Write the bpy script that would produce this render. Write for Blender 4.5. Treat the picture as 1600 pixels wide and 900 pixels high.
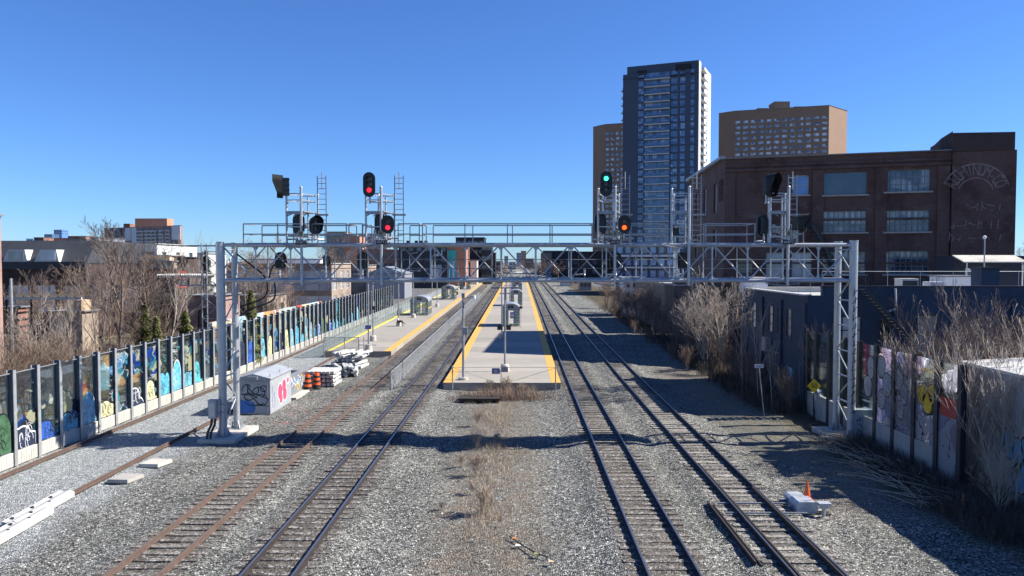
import bpy, math, random
from mathutils import Vector, Matrix
R = math.radians
C = bpy.context.scene.collection
for o in list(bpy.data.objects): bpy.data.objects.remove(o)

# ------------------------------------------------------------------ camera, world, sun, exposure
CAMH = 9.1; FPX = 1165.0
cam_d = bpy.data.cameras.new('camera'); cam = bpy.data.objects.new('camera', cam_d); C.objects.link(cam)
cam_d.sensor_width = 36; cam_d.lens = FPX/1600*36; cam_d.clip_end = 9000; cam_d.clip_start = .1
PITCH = math.atan(41/FPX); YAW = math.atan(11/FPX)
cam.location = (0, 0, CAMH); cam.rotation_euler = (R(90)-PITCH, 0, YAW)
sc = bpy.context.scene; sc.camera = cam
SUN_EL = R(39.2); SUN_AZ = R(5.9)          # azimuth: from +X towards +Y
S = Vector((math.cos(SUN_EL)*math.cos(SUN_AZ), math.cos(SUN_EL)*math.sin(SUN_AZ), math.sin(SUN_EL)))
w = bpy.data.worlds.new('World'); sc.world = w; w.use_nodes = True
wn = w.node_tree; bg = wn.nodes['Background']
sky = wn.nodes.new('ShaderNodeTexSky'); sky.sky_type = 'NISHITA'; sky.sun_disc = False
sky.sun_elevation = SUN_EL; sky.sun_rotation = R(90)-SUN_AZ
sky.air_density = 1.0; sky.dust_density = 0.0; sky.ozone_density = 4.0; sky.altitude = 100
tint = wn.nodes.new('ShaderNodeMix'); tint.data_type = 'RGBA'; tint.blend_type = 'MULTIPLY'; tint.inputs[0].default_value = 1
tint.inputs[7].default_value = (.60, .915, 1.45, 1)
wn.links.new(sky.outputs[0], tint.inputs[6]); wn.links.new(tint.outputs[2], bg.inputs[0]); bg.inputs[1].default_value = 0.053
sl = bpy.data.lights.new('sun', 'SUN'); sl.energy = 5.0; sl.angle = R(.53); sl.color = (1, .95, .87)
so = bpy.data.objects.new('sun', sl); C.objects.link(so); so.rotation_euler = S.to_track_quat('Z', 'Y').to_euler()
so.location = (60, 0, 80)
sc.view_settings.view_transform = 'Standard'; sc.view_settings.look = 'None'
sc.view_settings.exposure = 1.1; sc.view_settings.gamma = 1
try:
    sc.cycles.max_bounces = 8; sc.cycles.transparent_max_bounces = 24
except Exception: pass

# ------------------------------------------------------------------ helpers
_cp, _sp, _cy, _sy = math.cos(PITCH), math.sin(PITCH), math.cos(YAW), math.sin(YAW)
def ray(x, y):
    u = (x-800)/FPX; v = (y-450)/FPX
    a = _cp - v*_sp
    return Vector((u*_cy - a*_sy, u*_sy + a*_cy, -_sp - v*_cp))
def W(x, y, Y):                      # the point at distance Y that the photo shows at pixel x, y
    d = ray(x, y); t = Y/d.y
    return Vector((d.x*t, Y, CAMH + d.z*t))
def G(x, y, z=0.0):                  # the point at height z seen at pixel x, y
    d = ray(x, y); t = (z-CAMH)/d.z
    return Vector((d.x*t, d.y*t, z))
def gz(y): return 0.0085*min(max(y-60, 0), 340)
GL = -0.27                           # ground level under the rails
rnd = random.Random(7)

WL = {}
def tag(o, label=None, cat=None, group=None, kind=None):
    if label: o['label'] = label
    if cat: o['category'] = cat
    if group: o['group'] = group
    if kind: o['kind'] = kind
    return o
def thing(name, label, cat, loc=(0, 0, 0), rz=0, group=None):
    o = bpy.data.objects.new(name, None); C.objects.link(o); o.empty_display_size = .3
    o.location = loc; o.rotation_euler = (0, 0, rz); WL[o] = Vector(loc)
    return tag(o, label, cat, group)
def dup(root, loc=None, rz=None, label=None, scale=None, skip=()):
    r = root.copy(); C.objects.link(r)
    if loc is not None: r.location = loc
    if rz is not None: r.rotation_euler = (0, 0, rz)
    if scale is not None: r.scale = scale if hasattr(scale, '__len__') else (scale,)*3
    if label: r['label'] = label
    def rec(a, b):
        for ch in list(KIDS.get(a, [])):
            if ch.name.split('.')[0] in skip: continue
            c = ch.copy(); C.objects.link(c); c.parent = b; KIDS.setdefault(b, []).append(c); rec(ch, c)
    rec(root, r)
    return r
KIDS = {}
class MB:
    def __init__(s): s.v = []; s.f = []; s.mi = []; s.m = 0
    def face(s, pts):
        n = len(s.v); s.v += [tuple(p) for p in pts]; s.f.append(tuple(range(n, n+len(pts)))); s.mi.append(s.m)
    def _hex(s, P):
        n = len(s.v); s.v += [tuple(p) for p in P]
        for q in ((0,3,2,1),(4,5,6,7),(0,1,5,4),(1,2,6,5),(2,3,7,6),(3,0,4,7)):
            s.f.append(tuple(n+i for i in q)); s.mi.append(s.m)
        return s
    def box(s, x0, x1, y0, y1, z0, z1):
        return s._hex([(x0,y0,z0),(x1,y0,z0),(x1,y1,z0),(x0,y1,z0),(x0,y0,z1),(x1,y0,z1),(x1,y1,z1),(x0,y1,z1)])
    def obox(s, c, size, rz=0, tilt=0):
        M = Matrix.Rotation(rz, 3, 'Z') @ Matrix.Rotation(tilt, 3, 'X'); c = Vector(c); hx, hy, hz = [k/2 for k in size]
        P = [c + M @ Vector(q) for q in ((-hx,-hy,-hz),(hx,-hy,-hz),(hx,hy,-hz),(-hx,hy,-hz),(-hx,-hy,hz),(hx,-hy,hz),(hx,hy,hz),(-hx,hy,hz))]
        return s._hex(P)
    def bar(s, a, b, wd, ht, up=(0,0,1)):
        a = Vector(a); b = Vector(b); d = (b-a).normalized(); up = Vector(up)
        if abs(d.dot(up)) > .98: up = Vector((0,1,0))
        r = d.cross(up).normalized(); u = r.cross(d)
        P = []
        for p in (a, b):
            P.append([p-r*wd/2-u*ht/2, p+r*wd/2-u*ht/2, p+r*wd/2+u*ht/2, p-r*wd/2+u*ht/2])
        n = len(s.v); s.v += [tuple(q) for q in P[0]+P[1]]
        for q in ((3,2,1,0),(4,5,6,7),(0,1,5,4),(1,2,6,5),(2,3,7,6),(3,0,4,7)):
            s.f.append(tuple(n+i for i in q)); s.mi.append(s.m)
        return s
    def tube(s, pts, r, n=6, cap=True):
        pts = [Vector(p) for p in pts]; k = len(pts)
        rs = r if hasattr(r, '__len__') else [r]*k
        base = len(s.v); prev = None
        for i, p in enumerate(pts):
            d = (pts[min(i+1, k-1)] - pts[max(i-1, 0)])
            d = d.normalized() if d.length > 1e-9 else Vector((0,0,1))
            if prev is None:
                a = Vector((0,0,1)) if abs(d.z) < .9 else Vector((1,0,0))
                x = d.cross(a).normalized()
            else:
                x = (prev - d*prev.dot(d)); x = x.normalized() if x.length > 1e-6 else d.orthogonal().normalized()
            prev = x; y = d.cross(x)
            for j in range(n):
                t = 2*math.pi*j/n; s.v.append(tuple(p + (x*math.cos(t)+y*math.sin(t))*rs[i]))
        for i in range(k-1):
            for j in range(n):
                a = base+i*n+j; b = base+i*n+(j+1) % n
                s.f.append((a, b, b+n, a+n)); s.mi.append(s.m)
        if cap:
            s.f.append(tuple(base+j for j in reversed(range(n)))); s.mi.append(s.m)
            s.f.append(tuple(base+(k-1)*n+j for j in range(n))); s.mi.append(s.m)
        return s
    def prism(s, pts, vec):
        pts = [Vector(p) for p in pts]; vec = Vector(vec); n = len(s.v); k = len(pts)
        s.v += [tuple(p) for p in pts] + [tuple(p+vec) for p in pts]
        s.f.append(tuple(n+i for i in reversed(range(k)))); s.mi.append(s.m)
        s.f.append(tuple(n+k+i for i in range(k))); s.mi.append(s.m)
        for i in range(k):
            j = (i+1) % k; s.f.append((n+i, n+j, n+k+j, n+k+i)); s.mi.append(s.m)
        return s
    def disc(s, c, r, n=16, depth=.03, rx=None, ax='Y'):
        rx = rx or r; P = []
        for i in range(n):
            t = 2*math.pi*i/n
            P.append(Vector(c) + (Vector((rx*math.cos(t), 0, r*math.sin(t))) if ax == 'Y' else Vector((0, rx*math.cos(t), r*math.sin(t))) if ax == 'X' else Vector((rx*math.cos(t), r*math.sin(t), 0))))
        return s.prism(P, {'Y': (0, depth, 0), 'X': (depth, 0, 0), 'Z': (0, 0, depth)}[ax])
    def mesh(s, name, off=Vector((0,0,0)), smooth=False):
        me = bpy.data.meshes.new(name)
        me.from_pydata([(a-off.x, b-off.y, c-off.z) for a, b, c in s.v], [], s.f)
        me.polygons.foreach_set('material_index', s.mi)
        if smooth: me.polygons.foreach_set('use_smooth', [True]*len(s.f))
        me.update(); return me
    def build(s, name, mat, parent=None, loc=None, smooth=False):
        # world coordinates in; children are stored relative to their thing
        off = WL[parent] if parent is not None else Vector(loc or (0,0,0))
        me = s.mesh(name, off, smooth)
        for m in (mat if isinstance(mat, (list, tuple)) else [mat]): me.materials.append(m)
        return link(name, me, parent, None if parent is not None else off)
def link(name, me, parent=None, loc=None, rz=0):
    o = bpy.data.objects.new(name, me); C.objects.link(o)
    if parent is not None:
        o.parent = parent; WL[o] = WL.get(parent, Vector((0,0,0))); KIDS.setdefault(parent, []).append(o)
    if loc is not None: o.location = loc; WL.setdefault(o, Vector(loc))
    if rz: o.rotation_euler = (0, 0, rz)
    return o
def text(s, size, loc, mat, parent, name='lettering', rot=(R(90), 0, 0), depth=.01, align='CENTER', sx=1):
    cu = bpy.data.curves.new('t', 'FONT'); cu.body = s; cu.size = size; cu.extrude = depth; cu.align_x = align; cu.align_y = 'CENTER'
    t = bpy.data.objects.new('t', cu); C.objects.link(t)
    me = bpy.data.meshes.new_from_object(t.evaluated_get(bpy.context.evaluated_depsgraph_get()))
    bpy.data.objects.remove(t); me.materials.clear(); me.materials.append(mat)
    o = bpy.data.objects.new(name, me); C.objects.link(o)
    o.parent = parent; KIDS.setdefault(parent, []).append(o)
    o.location = Vector(loc) - WL[parent]; o.rotation_euler = rot; o.scale = (sx, 1, 1); return o

# ------------------------------------------------------------------ materials
class NT:
    def __init__(s, name):
        s.m = bpy.data.materials.new(name); s.m.use_nodes = True; s.t = s.m.node_tree
        s.p = s.t.nodes['Principled BSDF']; s.out = s.t.nodes['Material Output']
    def n(s, typ, **kw):
        nd = s.t.nodes.new('ShaderNode'+typ)
        for k, v in kw.items(): setattr(nd, k, v)
        return nd
    def l(s, a, b): s.t.links.new(a, b)
    def pos(s): return s.n('NewGeometry').outputs['Position']
    def math(s, op, a, b=None, c=None):
        nd = s.n('Math', operation=op)
        for i, q in enumerate((a, b, c)):
            if q is None: continue
            if isinstance(q, (int, float)): nd.inputs[i].default_value = q
            else: s.l(q, nd.inputs[i])
        return nd.outputs[0]
    def mix(s, f, a, b, mode='MIX'):
        nd = s.n('Mix', data_type='RGBA', blend_type=mode)
        for i, q in ((0, f), (6, a), (7, b)):
            if isinstance(q, (int, float)): nd.inputs[i].default_value = q
            elif isinstance(q, tuple): nd.inputs[i].default_value = (*q, 1)[:4]
            else: s.l(q, nd.inputs[i])
        return nd.outputs[2]
    def noise(s, vec, scale, detail=4, rough=.55):
        nd = s.n('TexNoise'); nd.inputs['Scale'].default_value = scale; nd.inputs['Detail'].default_value = detail; nd.inputs['Roughness'].default_value = rough
        if vec is not None: s.l(vec, nd.inputs['Vector'])
        return nd.outputs[0]
    def vor(s, vec, scale, feature='F1', out=0):
        nd = s.n('TexVoronoi', feature=feature); nd.inputs['Scale'].default_value = scale
        if vec is not None: s.l(vec, nd.inputs['Vector'])
        return nd.outputs[out]
    def ramp(s, f, stops, const=False):
        nd = s.n('ValToRGB'); cr = nd.color_ramp
        if const: cr.interpolation = 'CONSTANT'
        while len(cr.elements) < len(stops): cr.elements.new(.5)
        for e, (p, c) in zip(cr.elements, stops):
            e.position = p; e.color = (*c, 1) if len(c) == 3 else c
        s.l(f, nd.inputs[0]); return nd.outputs[0]
    def step(s, v, a, b):
        nd = s.n('MapRange'); nd.interpolation_type = 'SMOOTHSTEP'
        nd.inputs[1].default_value = a; nd.inputs[2].default_value = b; s.l(v, nd.inputs[0]); return nd.outputs[0]
    def bump(s, h, st=.3, dist=.02):
        nd = s.n('Bump'); nd.inputs['Strength'].default_value = st; nd.inputs['Distance'].default_value = dist
        s.l(h, nd.inputs['Height']); s.l(nd.outputs[0], s.p.inputs['Normal'])
    def col(s, c): s.l(c, s.p.inputs['Base Color'])
    def set(s, **kw):
        for k, v in kw.items(): s.p.inputs[k].default_value = v
        return s
def flat(name, c, rough=.6, metal=0, var=.18, scale=1.5, grime=None, bump=0, spec=.5):
    t = NT(name); t.set(Roughness=rough, Metallic=metal); t.p.inputs['Specular IOR Level'].default_value = spec
    c = tuple(k*.8 for k in c); grime = tuple(k*.8 for k in grime) if grime else None
    p = t.pos(); n = t.noise(p, scale, 6, .65)
    a = tuple(k*(1-var) for k in c); b = tuple(min(1, k*(1+var)) for k in c)
    col = t.ramp(n, [(.3, a), (.7, b)])
    if grime:
        n2 = t.noise(p, scale*.35, 8, .75)
        col = t.mix(t.step(n2, .5, .72), col, grime)
    t.col(col)
    if bump: t.bump(t.noise(p, scale*12, 4), bump, .02)
    return t.m
def emis(name, c, st):
    t = NT(name); t.set(Roughness=.3); t.p.inputs['Base Color'].default_value = (*c, 1)
    t.p.inputs['Emission Color'].default_value = (*c, 1); t.p.inputs['Emission Strength'].default_value = st; return t.m
def brick(name, c1, c2, mortar=(.3,.28,.26), stain=None, scale=1, stain_c=(.3,.29,.28)):
    c1 = tuple(k*.8 for k in c1); c2 = tuple(k*.8 for k in c2); mortar = tuple(k*.8 for k in mortar)
    t = NT(name); t.set(Roughness=.88); p = t.pos(); s = t.n('SeparateXYZ'); t.l(p, s.inputs[0])
    u = t.math('ADD', s.outputs[0], s.outputs[1]); cb = t.n('CombineXYZ'); t.l(u, cb.inputs[0]); t.l(s.outputs[2], cb.inputs[1])
    b = t.n('TexBrick'); t.l(cb.outputs[0], b.inputs['Vector']); b.inputs['Scale'].default_value = 1/scale
    b.inputs['Brick Width'].default_value = .22; b.inputs['Row Height'].default_value = .075; b.inputs['Mortar Size'].default_value = .008
    b.inputs['Color1'].default_value = (*c1, 1); b.inputs['Color2'].default_value = (*c2, 1); b.inputs['Mortar'].default_value = (*mortar, 1)
    col = t.mix(t.step(t.noise(p, .35, 8, .7), .42, .7), b.outputs[0], tuple(k*.5 for k in c1))
    if stain:
        col = t.mix(t.math('MULTIPLY', t.step(t.noise(cb.outputs[0], .9, 10, .8), .54, .66), stain), col, stain_c)
    t.col(col); t.bump(b.outputs['Fac'], -.4, .01); return t.m
def glass_dark(name, c=(.03,.045,.06), rough=.06, var=True):
    t = NT(name); t.set(Roughness=rough); t.p.inputs['Specular IOR Level'].default_value = 1.0
    oi = t.n('ObjectInfo').outputs['Random']
    n = t.math('MULTIPLY_ADD', t.noise(t.pos(), .6, 2), .6, t.math('MULTIPLY', oi, .5))
    t.col(t.ramp(n, [(.25, tuple(k*.5 for k in c)), (.75, tuple(min(1, k*2) for k in c))]))
    return t.m
def curtain_glass(name):
    t = NT(name); t.set(Roughness=.08); t.p.inputs['Specular IOR Level'].default_value = .9
    p = t.pos(); s = t.n('SeparateXYZ'); t.l(p, s.inputs[0])
    wv = t.math('SINE', t.math('MULTIPLY', s.outputs[0], 11)); m = t.step(t.noise(p, .42, 1), .5, .56)
    cur = t.ramp(wv, [(0, (.2,.21,.23)), (1, (.38,.39,.41))])
    t.col(t.mix(m, t.ramp(t.noise(p, 1.2, 5), [(.35, (.02,.03,.045)), (.75, (.13,.16,.2))]), cur)); return t.m

M = {}
M['galv'] = flat('galvanised steel', (.52,.54,.56), .42, .55, .14, 3)
M['galv2'] = flat('galvanised steel dull', (.36,.38,.41), .5, .45, .16, 3)
M['black'] = flat('black signal paint', (.012,.014,.016), .35, 0, .2, 3)
M['blackmatte'] = flat('matt black', (.01,.01,.011), .7)
M['cable'] = flat('cable rubber', (.02,.02,.022), .5)
M['conc'] = flat('concrete', (.42,.40,.36), .85, 0, .14, 1.2, (.28,.26,.23), .3)
M['conc_light'] = flat('pale concrete', (.56,.53,.46), .85, 0, .12, 1.6, (.36,.34,.30), .3)
M['tie_conc'] = flat('white concrete tie', (.52,.52,.50), .8, 0, .08, 4, (.5,.48,.45), .2)
M['white'] = flat('white paint', (.74,.75,.76), .5, 0, .06, 2)
M['offwhite'] = flat('off white', (.6,.6,.57), .7, 0, .1, 1, (.42,.4,.37))
M['roof_grey'] = flat('grey roofing', (.22,.23,.25), .85, 0, .2, .5)
M['roof_pale'] = flat('pale roofing', (.5,.5,.48), .85, 0, .15, .6, (.35,.34,.32))
M['roof_dark'] = flat('dark roofing', (.045,.05,.062), .8, 0, .2, .5)
M['navy'] = flat('navy painted brick', (.018,.042,.085), .7, 0, .2, 1.5, (.03,.055,.1), .4)
M['navy_dark'] = flat('dark navy trim', (.012,.018,.035), .6)
M['frame_white'] = flat('white window frame', (.55,.56,.57), .5)
M['frame_dark'] = flat('dark window frame', (.03,.03,.034), .5)
M['frame_grey'] = flat('grey window frame', (.2,.22,.24), .5)
M['glass'] = glass_dark('window glass')
M['glass_blue'] = glass_dark('blue tower glass', (.07,.14,.30), .07)
M['glass_balcony'] = flat('blue balcony glass', (.05,.09,.17), .1, 0, .2, .5, None, 0, 1.0)
M['glass_curtain'] = curtain_glass('window glass with curtains')
def varied_panes(name, stops, size):
    t = NT(name); t.set(Roughness=.1); p = t.pos(); sc_ = t.n('VectorMath', operation='SCALE'); t.l(p, sc_.inputs[0]); sc_.inputs['Scale'].default_value = 1/size
    fl = t.n('VectorMath', operation='FLOOR'); t.l(sc_.outputs[0], fl.inputs[0]); wn_ = t.n('TexWhiteNoise', noise_dimensions='3D'); t.l(fl.outputs[0], wn_.inputs['Vector'])
    t.p.inputs['Specular IOR Level'].default_value = .9; t.col(t.ramp(wn_.outputs[0], stops, True)); return t.m
M['slab_panes'] = varied_panes('slab tower panes with blinds', [(0, (.10,.12,.15)), (.3, (.24,.27,.31)), (.6, (.42,.45,.49)), (.85, (.62,.63,.64))], 1.4)
M['glass_blue2'] = varied_panes('condominium panes', [(0, (.05,.09,.19)), (.3, (.09,.16,.32)), (.6, (.14,.24,.44)), (.88, (.30,.38,.50))], 1.5)
M['glass_pale'] = glass_dark('pale window glass', (.27,.30,.33), .12)
M['tower_dark'] = flat('dark tower cladding', (.045,.062,.10), .45, 0, .12, .08)
M['tower_white'] = flat('white tower cladding', (.7,.69,.66), .6, 0, .05, .1)
M['brown_tower'] = flat('brown tower brick', (.31,.19,.12), .85, 0, .07, .15)
M['dark_clad'] = flat('black cladding', (.022,.025,.034), .6, 0, .15, .2)
M['orange_clad'] = flat('orange brick', (.55,.25,.15), .8, 0, .08, .2)
M['tan_clad'] = flat('tan cladding', (.42,.34,.26), .8, 0, .1, .4, (.3,.25,.2))
M['peach'] = flat('peach panel', (.62,.45,.30), .7, 0, .08, .5)
M['red_clad'] = flat('red cladding', (.45,.05,.03), .6, 0, .12, .6)
M['redbrick'] = brick('red brick', (.32,.12,.08), (.25,.09,.06), scale=1)
M['factory'] = brick('sooty factory brick', (.135,.058,.044), (.075,.034,.028), (.19,.155,.14), stain=.55, stain_c=(.17,.15,.145))
M['factory_dark'] = brick('dark parapet brick', (.075,.04,.034), (.05,.03,.027), (.10,.085,.08))
M['ghost'] = flat('faded sign paint', (.26,.21,.19), .9, 0, .35, 2.5, (.08,.045,.038))
M['pinkbrick'] = brick('pink brick', (.42,.24,.19), (.36,.19,.15), (.4,.36,.33))
M['tanbrick'] = brick('tan brick', (.38,.28,.21), (.33,.235,.17), (.4,.35,.3))
M['darkbrick'] = brick('dark brick', (.07,.035,.03), (.05,.027,.025), (.1,.09,.09))
M['teal'] = flat('teal mural', (.05,.55,.50), .6, 0, .25, .12)
M['cyan'] = flat('cyan mural', (.06,.5,.7), .6, 0, .15, .2)
M['yellow_line'] = flat('yellow platform strip', (.74,.40,.075), .75, 0, .1, 2, (.6,.37,.13), .3)
M['yellow_bright'] = flat('bright yellow strip', (.85,.72,.10), .7, 0, .1, 2)
M['orange'] = flat('orange plastic', (.85,.13,.03), .45, 0, .1, 5)
M['orange_faded'] = flat('faded orange plastic', (.5,.2,.06), .6, 0, .2, 5)
M['sign_yellow'] = flat('yellow sign', (.85,.55,.02), .5, 0, .05, 2)
M['sign_purple'] = flat('purple sign', (.22,.2,.42), .5)
M['cab_grey'] = flat('grey cabinet paint', (.40,.42,.44), .5, .1, .1, 1.2, (.3,.31,.33))
M['cab_white'] = flat('silver machine paint', (.55,.58,.62), .4, .25, .1, 3, (.36,.36,.36))
M['rust'] = flat('rusty rail', (.13,.085,.065), .75, .15, .25, 5, (.09,.06,.045), .2)
M['rust_top'] = flat('worn rusty rail head', (.22,.16,.125), .5, .4, .15, 6)
M['rail_side'] = flat('dark rail side', (.045,.035,.032), .65, .2, .3, 5)
M['rail_top'] = flat('polished rail head', (.36,.36,.40), .3, .85, .08, 6)
M['bluepaint'] = flat('blue spray paint', (.03,.16,.5), .5, 0, .2, 2)
M['pinkpaint'] = flat('pink spray paint', (.75,.08,.16), .5, 0, .12, 3)
M['blackpaint'] = flat('black spray paint', (.012,.012,.014), .5)
M['whitepaint'] = flat('white spray paint', (.7,.7,.72), .5, 0, .1, 2)
M['lightblue'] = flat('pale blue spray paint', (.16,.38,.55), .5, 0, .2, 2)
M['dirt_timber'] = flat('rotten timber', (.055,.045,.036), .9, 0, .3, 8, (.025,.02,.018), .5)
M['platform'] = None
M['lens_off'] = flat('unlit lens', (.09,.09,.09), .25)
M['red_on'] = emis('lit red lens', (1, .012, .028), 1.5)
M['green_on'] = emis('lit green lens', (.05, 1, .62), 1.5)
M['amber_on'] = emis('lit amber lens', (1, .055, .004), 2.2)
M['skin'] = flat('skin', (.35,.2,.14), .6)
M['cloth_white'] = flat('white shirt', (.65,.63,.64), .85)
M['cloth_black'] = flat('black trousers', (.015,.015,.02), .85)
M['hair'] = flat('dark hair', (.015,.012,.01), .7)
M['plate_r'] = flat('worn letter plate', (.36,.36,.27), .6)

def make_platform_mat():
    t = NT('platform concrete'); t.set(Roughness=.85); p = t.pos(); s = t.n('SeparateXYZ'); t.l(p, s.inputs[0])
    fr = t.math('FRACT', t.math('MULTIPLY', s.outputs[1], .25)); seam = t.math('LESS_THAN', fr, .012)
    slab = t.n('TexWhiteNoise', noise_dimensions='1D'); t.l(t.math('FLOOR', t.math('MULTIPLY', s.outputs[1], .25)), slab.inputs['W'])
    c = t.ramp(t.math('MULTIPLY_ADD', slab.outputs[0], .35, t.math('MULTIPLY', t.noise(p, .8, 8, .7), .65)), [(.25, (.235,.212,.18)), (.75, (.33,.30,.255))])
    t.col(t.mix(t.math('MULTIPLY', seam, .45), c, (.2,.19,.17))); t.bump(t.noise(p, 30, 4), .2, .01); return t.m
M['platform'] = make_platform_mat()
def make_tie_mat(name, dark, light, lo=.0):
    t = NT(name); t.set(Roughness=.9); p = t.pos(); mp = t.n('Mapping'); mp.inputs['Scale'].default_value = (1.5, 22, 10); t.l(p, mp.inputs[0])
    g = t.noise(mp.outputs[0], 1.4, 6, .7); oi = t.n('ObjectInfo').outputs['Random']
    n2 = t.n('TexWhiteNoise', noise_dimensions='1D'); sp = t.n('SeparateXYZ'); t.l(p, sp.inputs[0])
    t.l(t.math('FLOOR', t.math('MULTIPLY', sp.outputs[1], 1/.55)), n2.inputs['W'])
    f = t.math('ADD', t.math('MULTIPLY', g, .55), t.math('MULTIPLY', n2.outputs[0], .5))
    c = t.ramp(f, [(.3, dark), (.62, tuple((a+b)/2 for a, b in zip(dark, light))), (.86, light)])
    c = t.mix(t.step(t.noise(p, .6, 3), .55, .8), c, tuple(k*.7 for k in dark))
    rs = t.n('SeparateColor'); t.l(t.vor(p, 17, out=1), rs.inputs[0])      # stray ballast lying on the ties
    gm = t.step(t.math('MULTIPLY_ADD', rs.outputs[1], .35, t.noise(p, 1.6, 5, .7)), .66, .70)
    t.col(t.mix(gm, c, t.ramp(rs.outputs[0], [(0, (.05,.046,.042)), (.5, (.15,.14,.125)), (1, (.38,.36,.33))]))); t.bump(g, .5, .02); return t.m
M['tie'] = make_tie_mat('weathered tie', (.05,.04,.033), (.20,.17,.14))
M['tie_dark'] = make_tie_mat('dark creosote tie', (.032,.027,.024), (.11,.09,.075))
M['tie_light'] = make_tie_mat('bleached tie', (.07,.06,.05), (.42,.38,.32))

def make_ground():
    t = NT('ballast and dirt'); t.set(Roughness=.95); t.p.inputs['Specular IOR Level'].default_value = .15
    p = t.pos(); s = t.n('SeparateXYZ'); t.l(p, s.inputs[0]); X, Y = s.outputs[0], s.outputs[1]
    wob = t.math('MULTIPLY_ADD', t.noise(p, .35, 4), 2.4, -1.2); XW = t.math('ADD', X, wob)
    cell = t.vor(p, 17, out=1); cs = t.n('SeparateColor'); t.l(cell, cs.inputs[0]); r1 = cs.outputs[0]; r2 = cs.outputs[1]
    dist = t.vor(p, 17); fine = t.noise(p, 60, 2)
    grey = t.ramp(r1, [(0, (.03,.03,.029)), (.3, (.11,.108,.103)), (.65, (.27,.266,.252)), (.92, (.46,.452,.43)), (1, (.85,.84,.80))])
    big = t.noise(p, .23, 5, .6)
    grey = t.mix(1.0, grey, t.ramp(big, [(.3, (.565,.575,.545)), (.7, (.88,.89,.85))]), 'MULTIPLY')
    newb = t.ramp(r1, [(0, (.10,.108,.11)), (.4, (.25,.262,.26)), (.8, (.36,.372,.366)), (1, (.56,.57,.57))])
    fz = t.math('MULTIPLY', t.step(XW, -23.9, -23.4), t.math('SUBTRACT', 1, t.step(XW, -17.4, -15.3)))
    c = t.mix(fz, grey, newb)
    # darker, fresher stone tipped along the shoulder of the third track
    k = t.math('MULTIPLY', t.step(XW, .9, 2.0), t.math('SUBTRACT', 1, t.step(XW, 3.2, 4.2)))
    c = t.mix(t.math('MULTIPLY', k, .45), c, t.ramp(r1, [(0, (.015,.016,.016)), (.55, (.10,.10,.098)), (.9, (.33,.33,.32)), (1, (.6,.6,.58))]))
    # oily dark brown beds under the tracks
    for xc, amt in ((-11.3, .42), (-7.35, .62), (4.55, .5), (8.8, .25)):
        dx = t.math('ABSOLUTE', t.math('SUBTRACT', X, xc)); k = t.math('MULTIPLY', t.math('SUBTRACT', 1, t.step(dx, .75, 1.6)), amt)
        c = t.mix(k, c, t.mix(r2, (.045,.036,.03), (.16,.13,.105)))
    # dry earth and dead grass between the running lines
    dc = t.ramp(t.math('ADD', t.math('MULTIPLY', r2, .5), t.math('MULTIPLY', t.noise(p, 3, 8, .75), .5)), [(.25, (.07,.053,.04)), (.55, (.19,.152,.115)), (.8, (.32,.27,.205))])
    dd = t.math('ABSOLUTE', t.math('ADD', XW, 1.15)); k = t.math('SUBTRACT', 1, t.step(dd, .9, 3.0))
    k = t.math('MULTIPLY', k, t.math('SUBTRACT', 1, t.step(Y, 53, 56)))
    k = t.math('MULTIPLY', k, t.math('MULTIPLY', t.step(t.noise(p, 1.5, 9, .8), .36, .6), .85))
    c = t.mix(k, c, dc)
    # service track of trodden earth on the right
    k = t.math('MULTIPLY', t.step(XW, 10.6, 12.4), t.math('SUBTRACT', 1, t.step(Y, 60, 75)))
    k = t.math('MULTIPLY', k, t.step(Y, 25, 31)); k = t.math('MULTIPLY', k, t.math('MULTIPLY_ADD', t.step(t.noise(p, 1.1, 7, .7), .35, .6), .7, .3))
    c = t.mix(k, c, t.ramp(t.noise(p, 5, 9, .8), [(.3, (.12,.10,.078)), (.7, (.32,.275,.22))]))
    soil = t.ramp(t.noise(p, 2.5, 9, .75), [(.3, (.05,.042,.03)), (.6, (.12,.10,.065)), (.8, (.22,.18,.11))])
    c = t.mix(t.step(XW, 14.5, 17), c, soil)
    lsoil = t.ramp(t.noise(p, 1.6, 9, .75), [(.3, (.11,.095,.055)), (.6, (.26,.22,.14)), (.8, (.36,.31,.21))])
    c = t.mix(t.math('SUBTRACT', 1, t.step(X, -24.0, -23.4)), c, lsoil)
    asph = t.ramp(t.noise(p, 1.2, 8, .7), [(.3, (.10,.10,.10)), (.7, (.2,.195,.19))])
    far = t.math('MULTIPLY', t.step(Y, 110, 125), t.step(t.math('ABSOLUTE', X), 22, 26))
    c = t.mix(far, c, asph)
    # rusty red dribbles of marking paint beside the shed
    rp = t.math('MULTIPLY', t.step(t.noise(p, 1.7, 6, .8), .60, .64), t.math('MULTIPLY', t.math('LESS_THAN', t.math('ABSOLUTE', t.math('ADD', X, 14.2)), 1.6), t.math('LESS_THAN', t.math('ABSOLUTE', t.math('SUBTRACT', Y, 46.5)), 5)))
    c = t.mix(rp, c, (.5,.08,.07))
    t.col(c)
    h = t.math('ADD', t.math('MULTIPLY', dist, -1.2), t.math('MULTIPLY', r1, .5)); t.bump(t.math('ADD', h, t.math('MULTIPLY', fine, .25)), .9, .06)
    return t.m
M['ground'] = make_ground()

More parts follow.
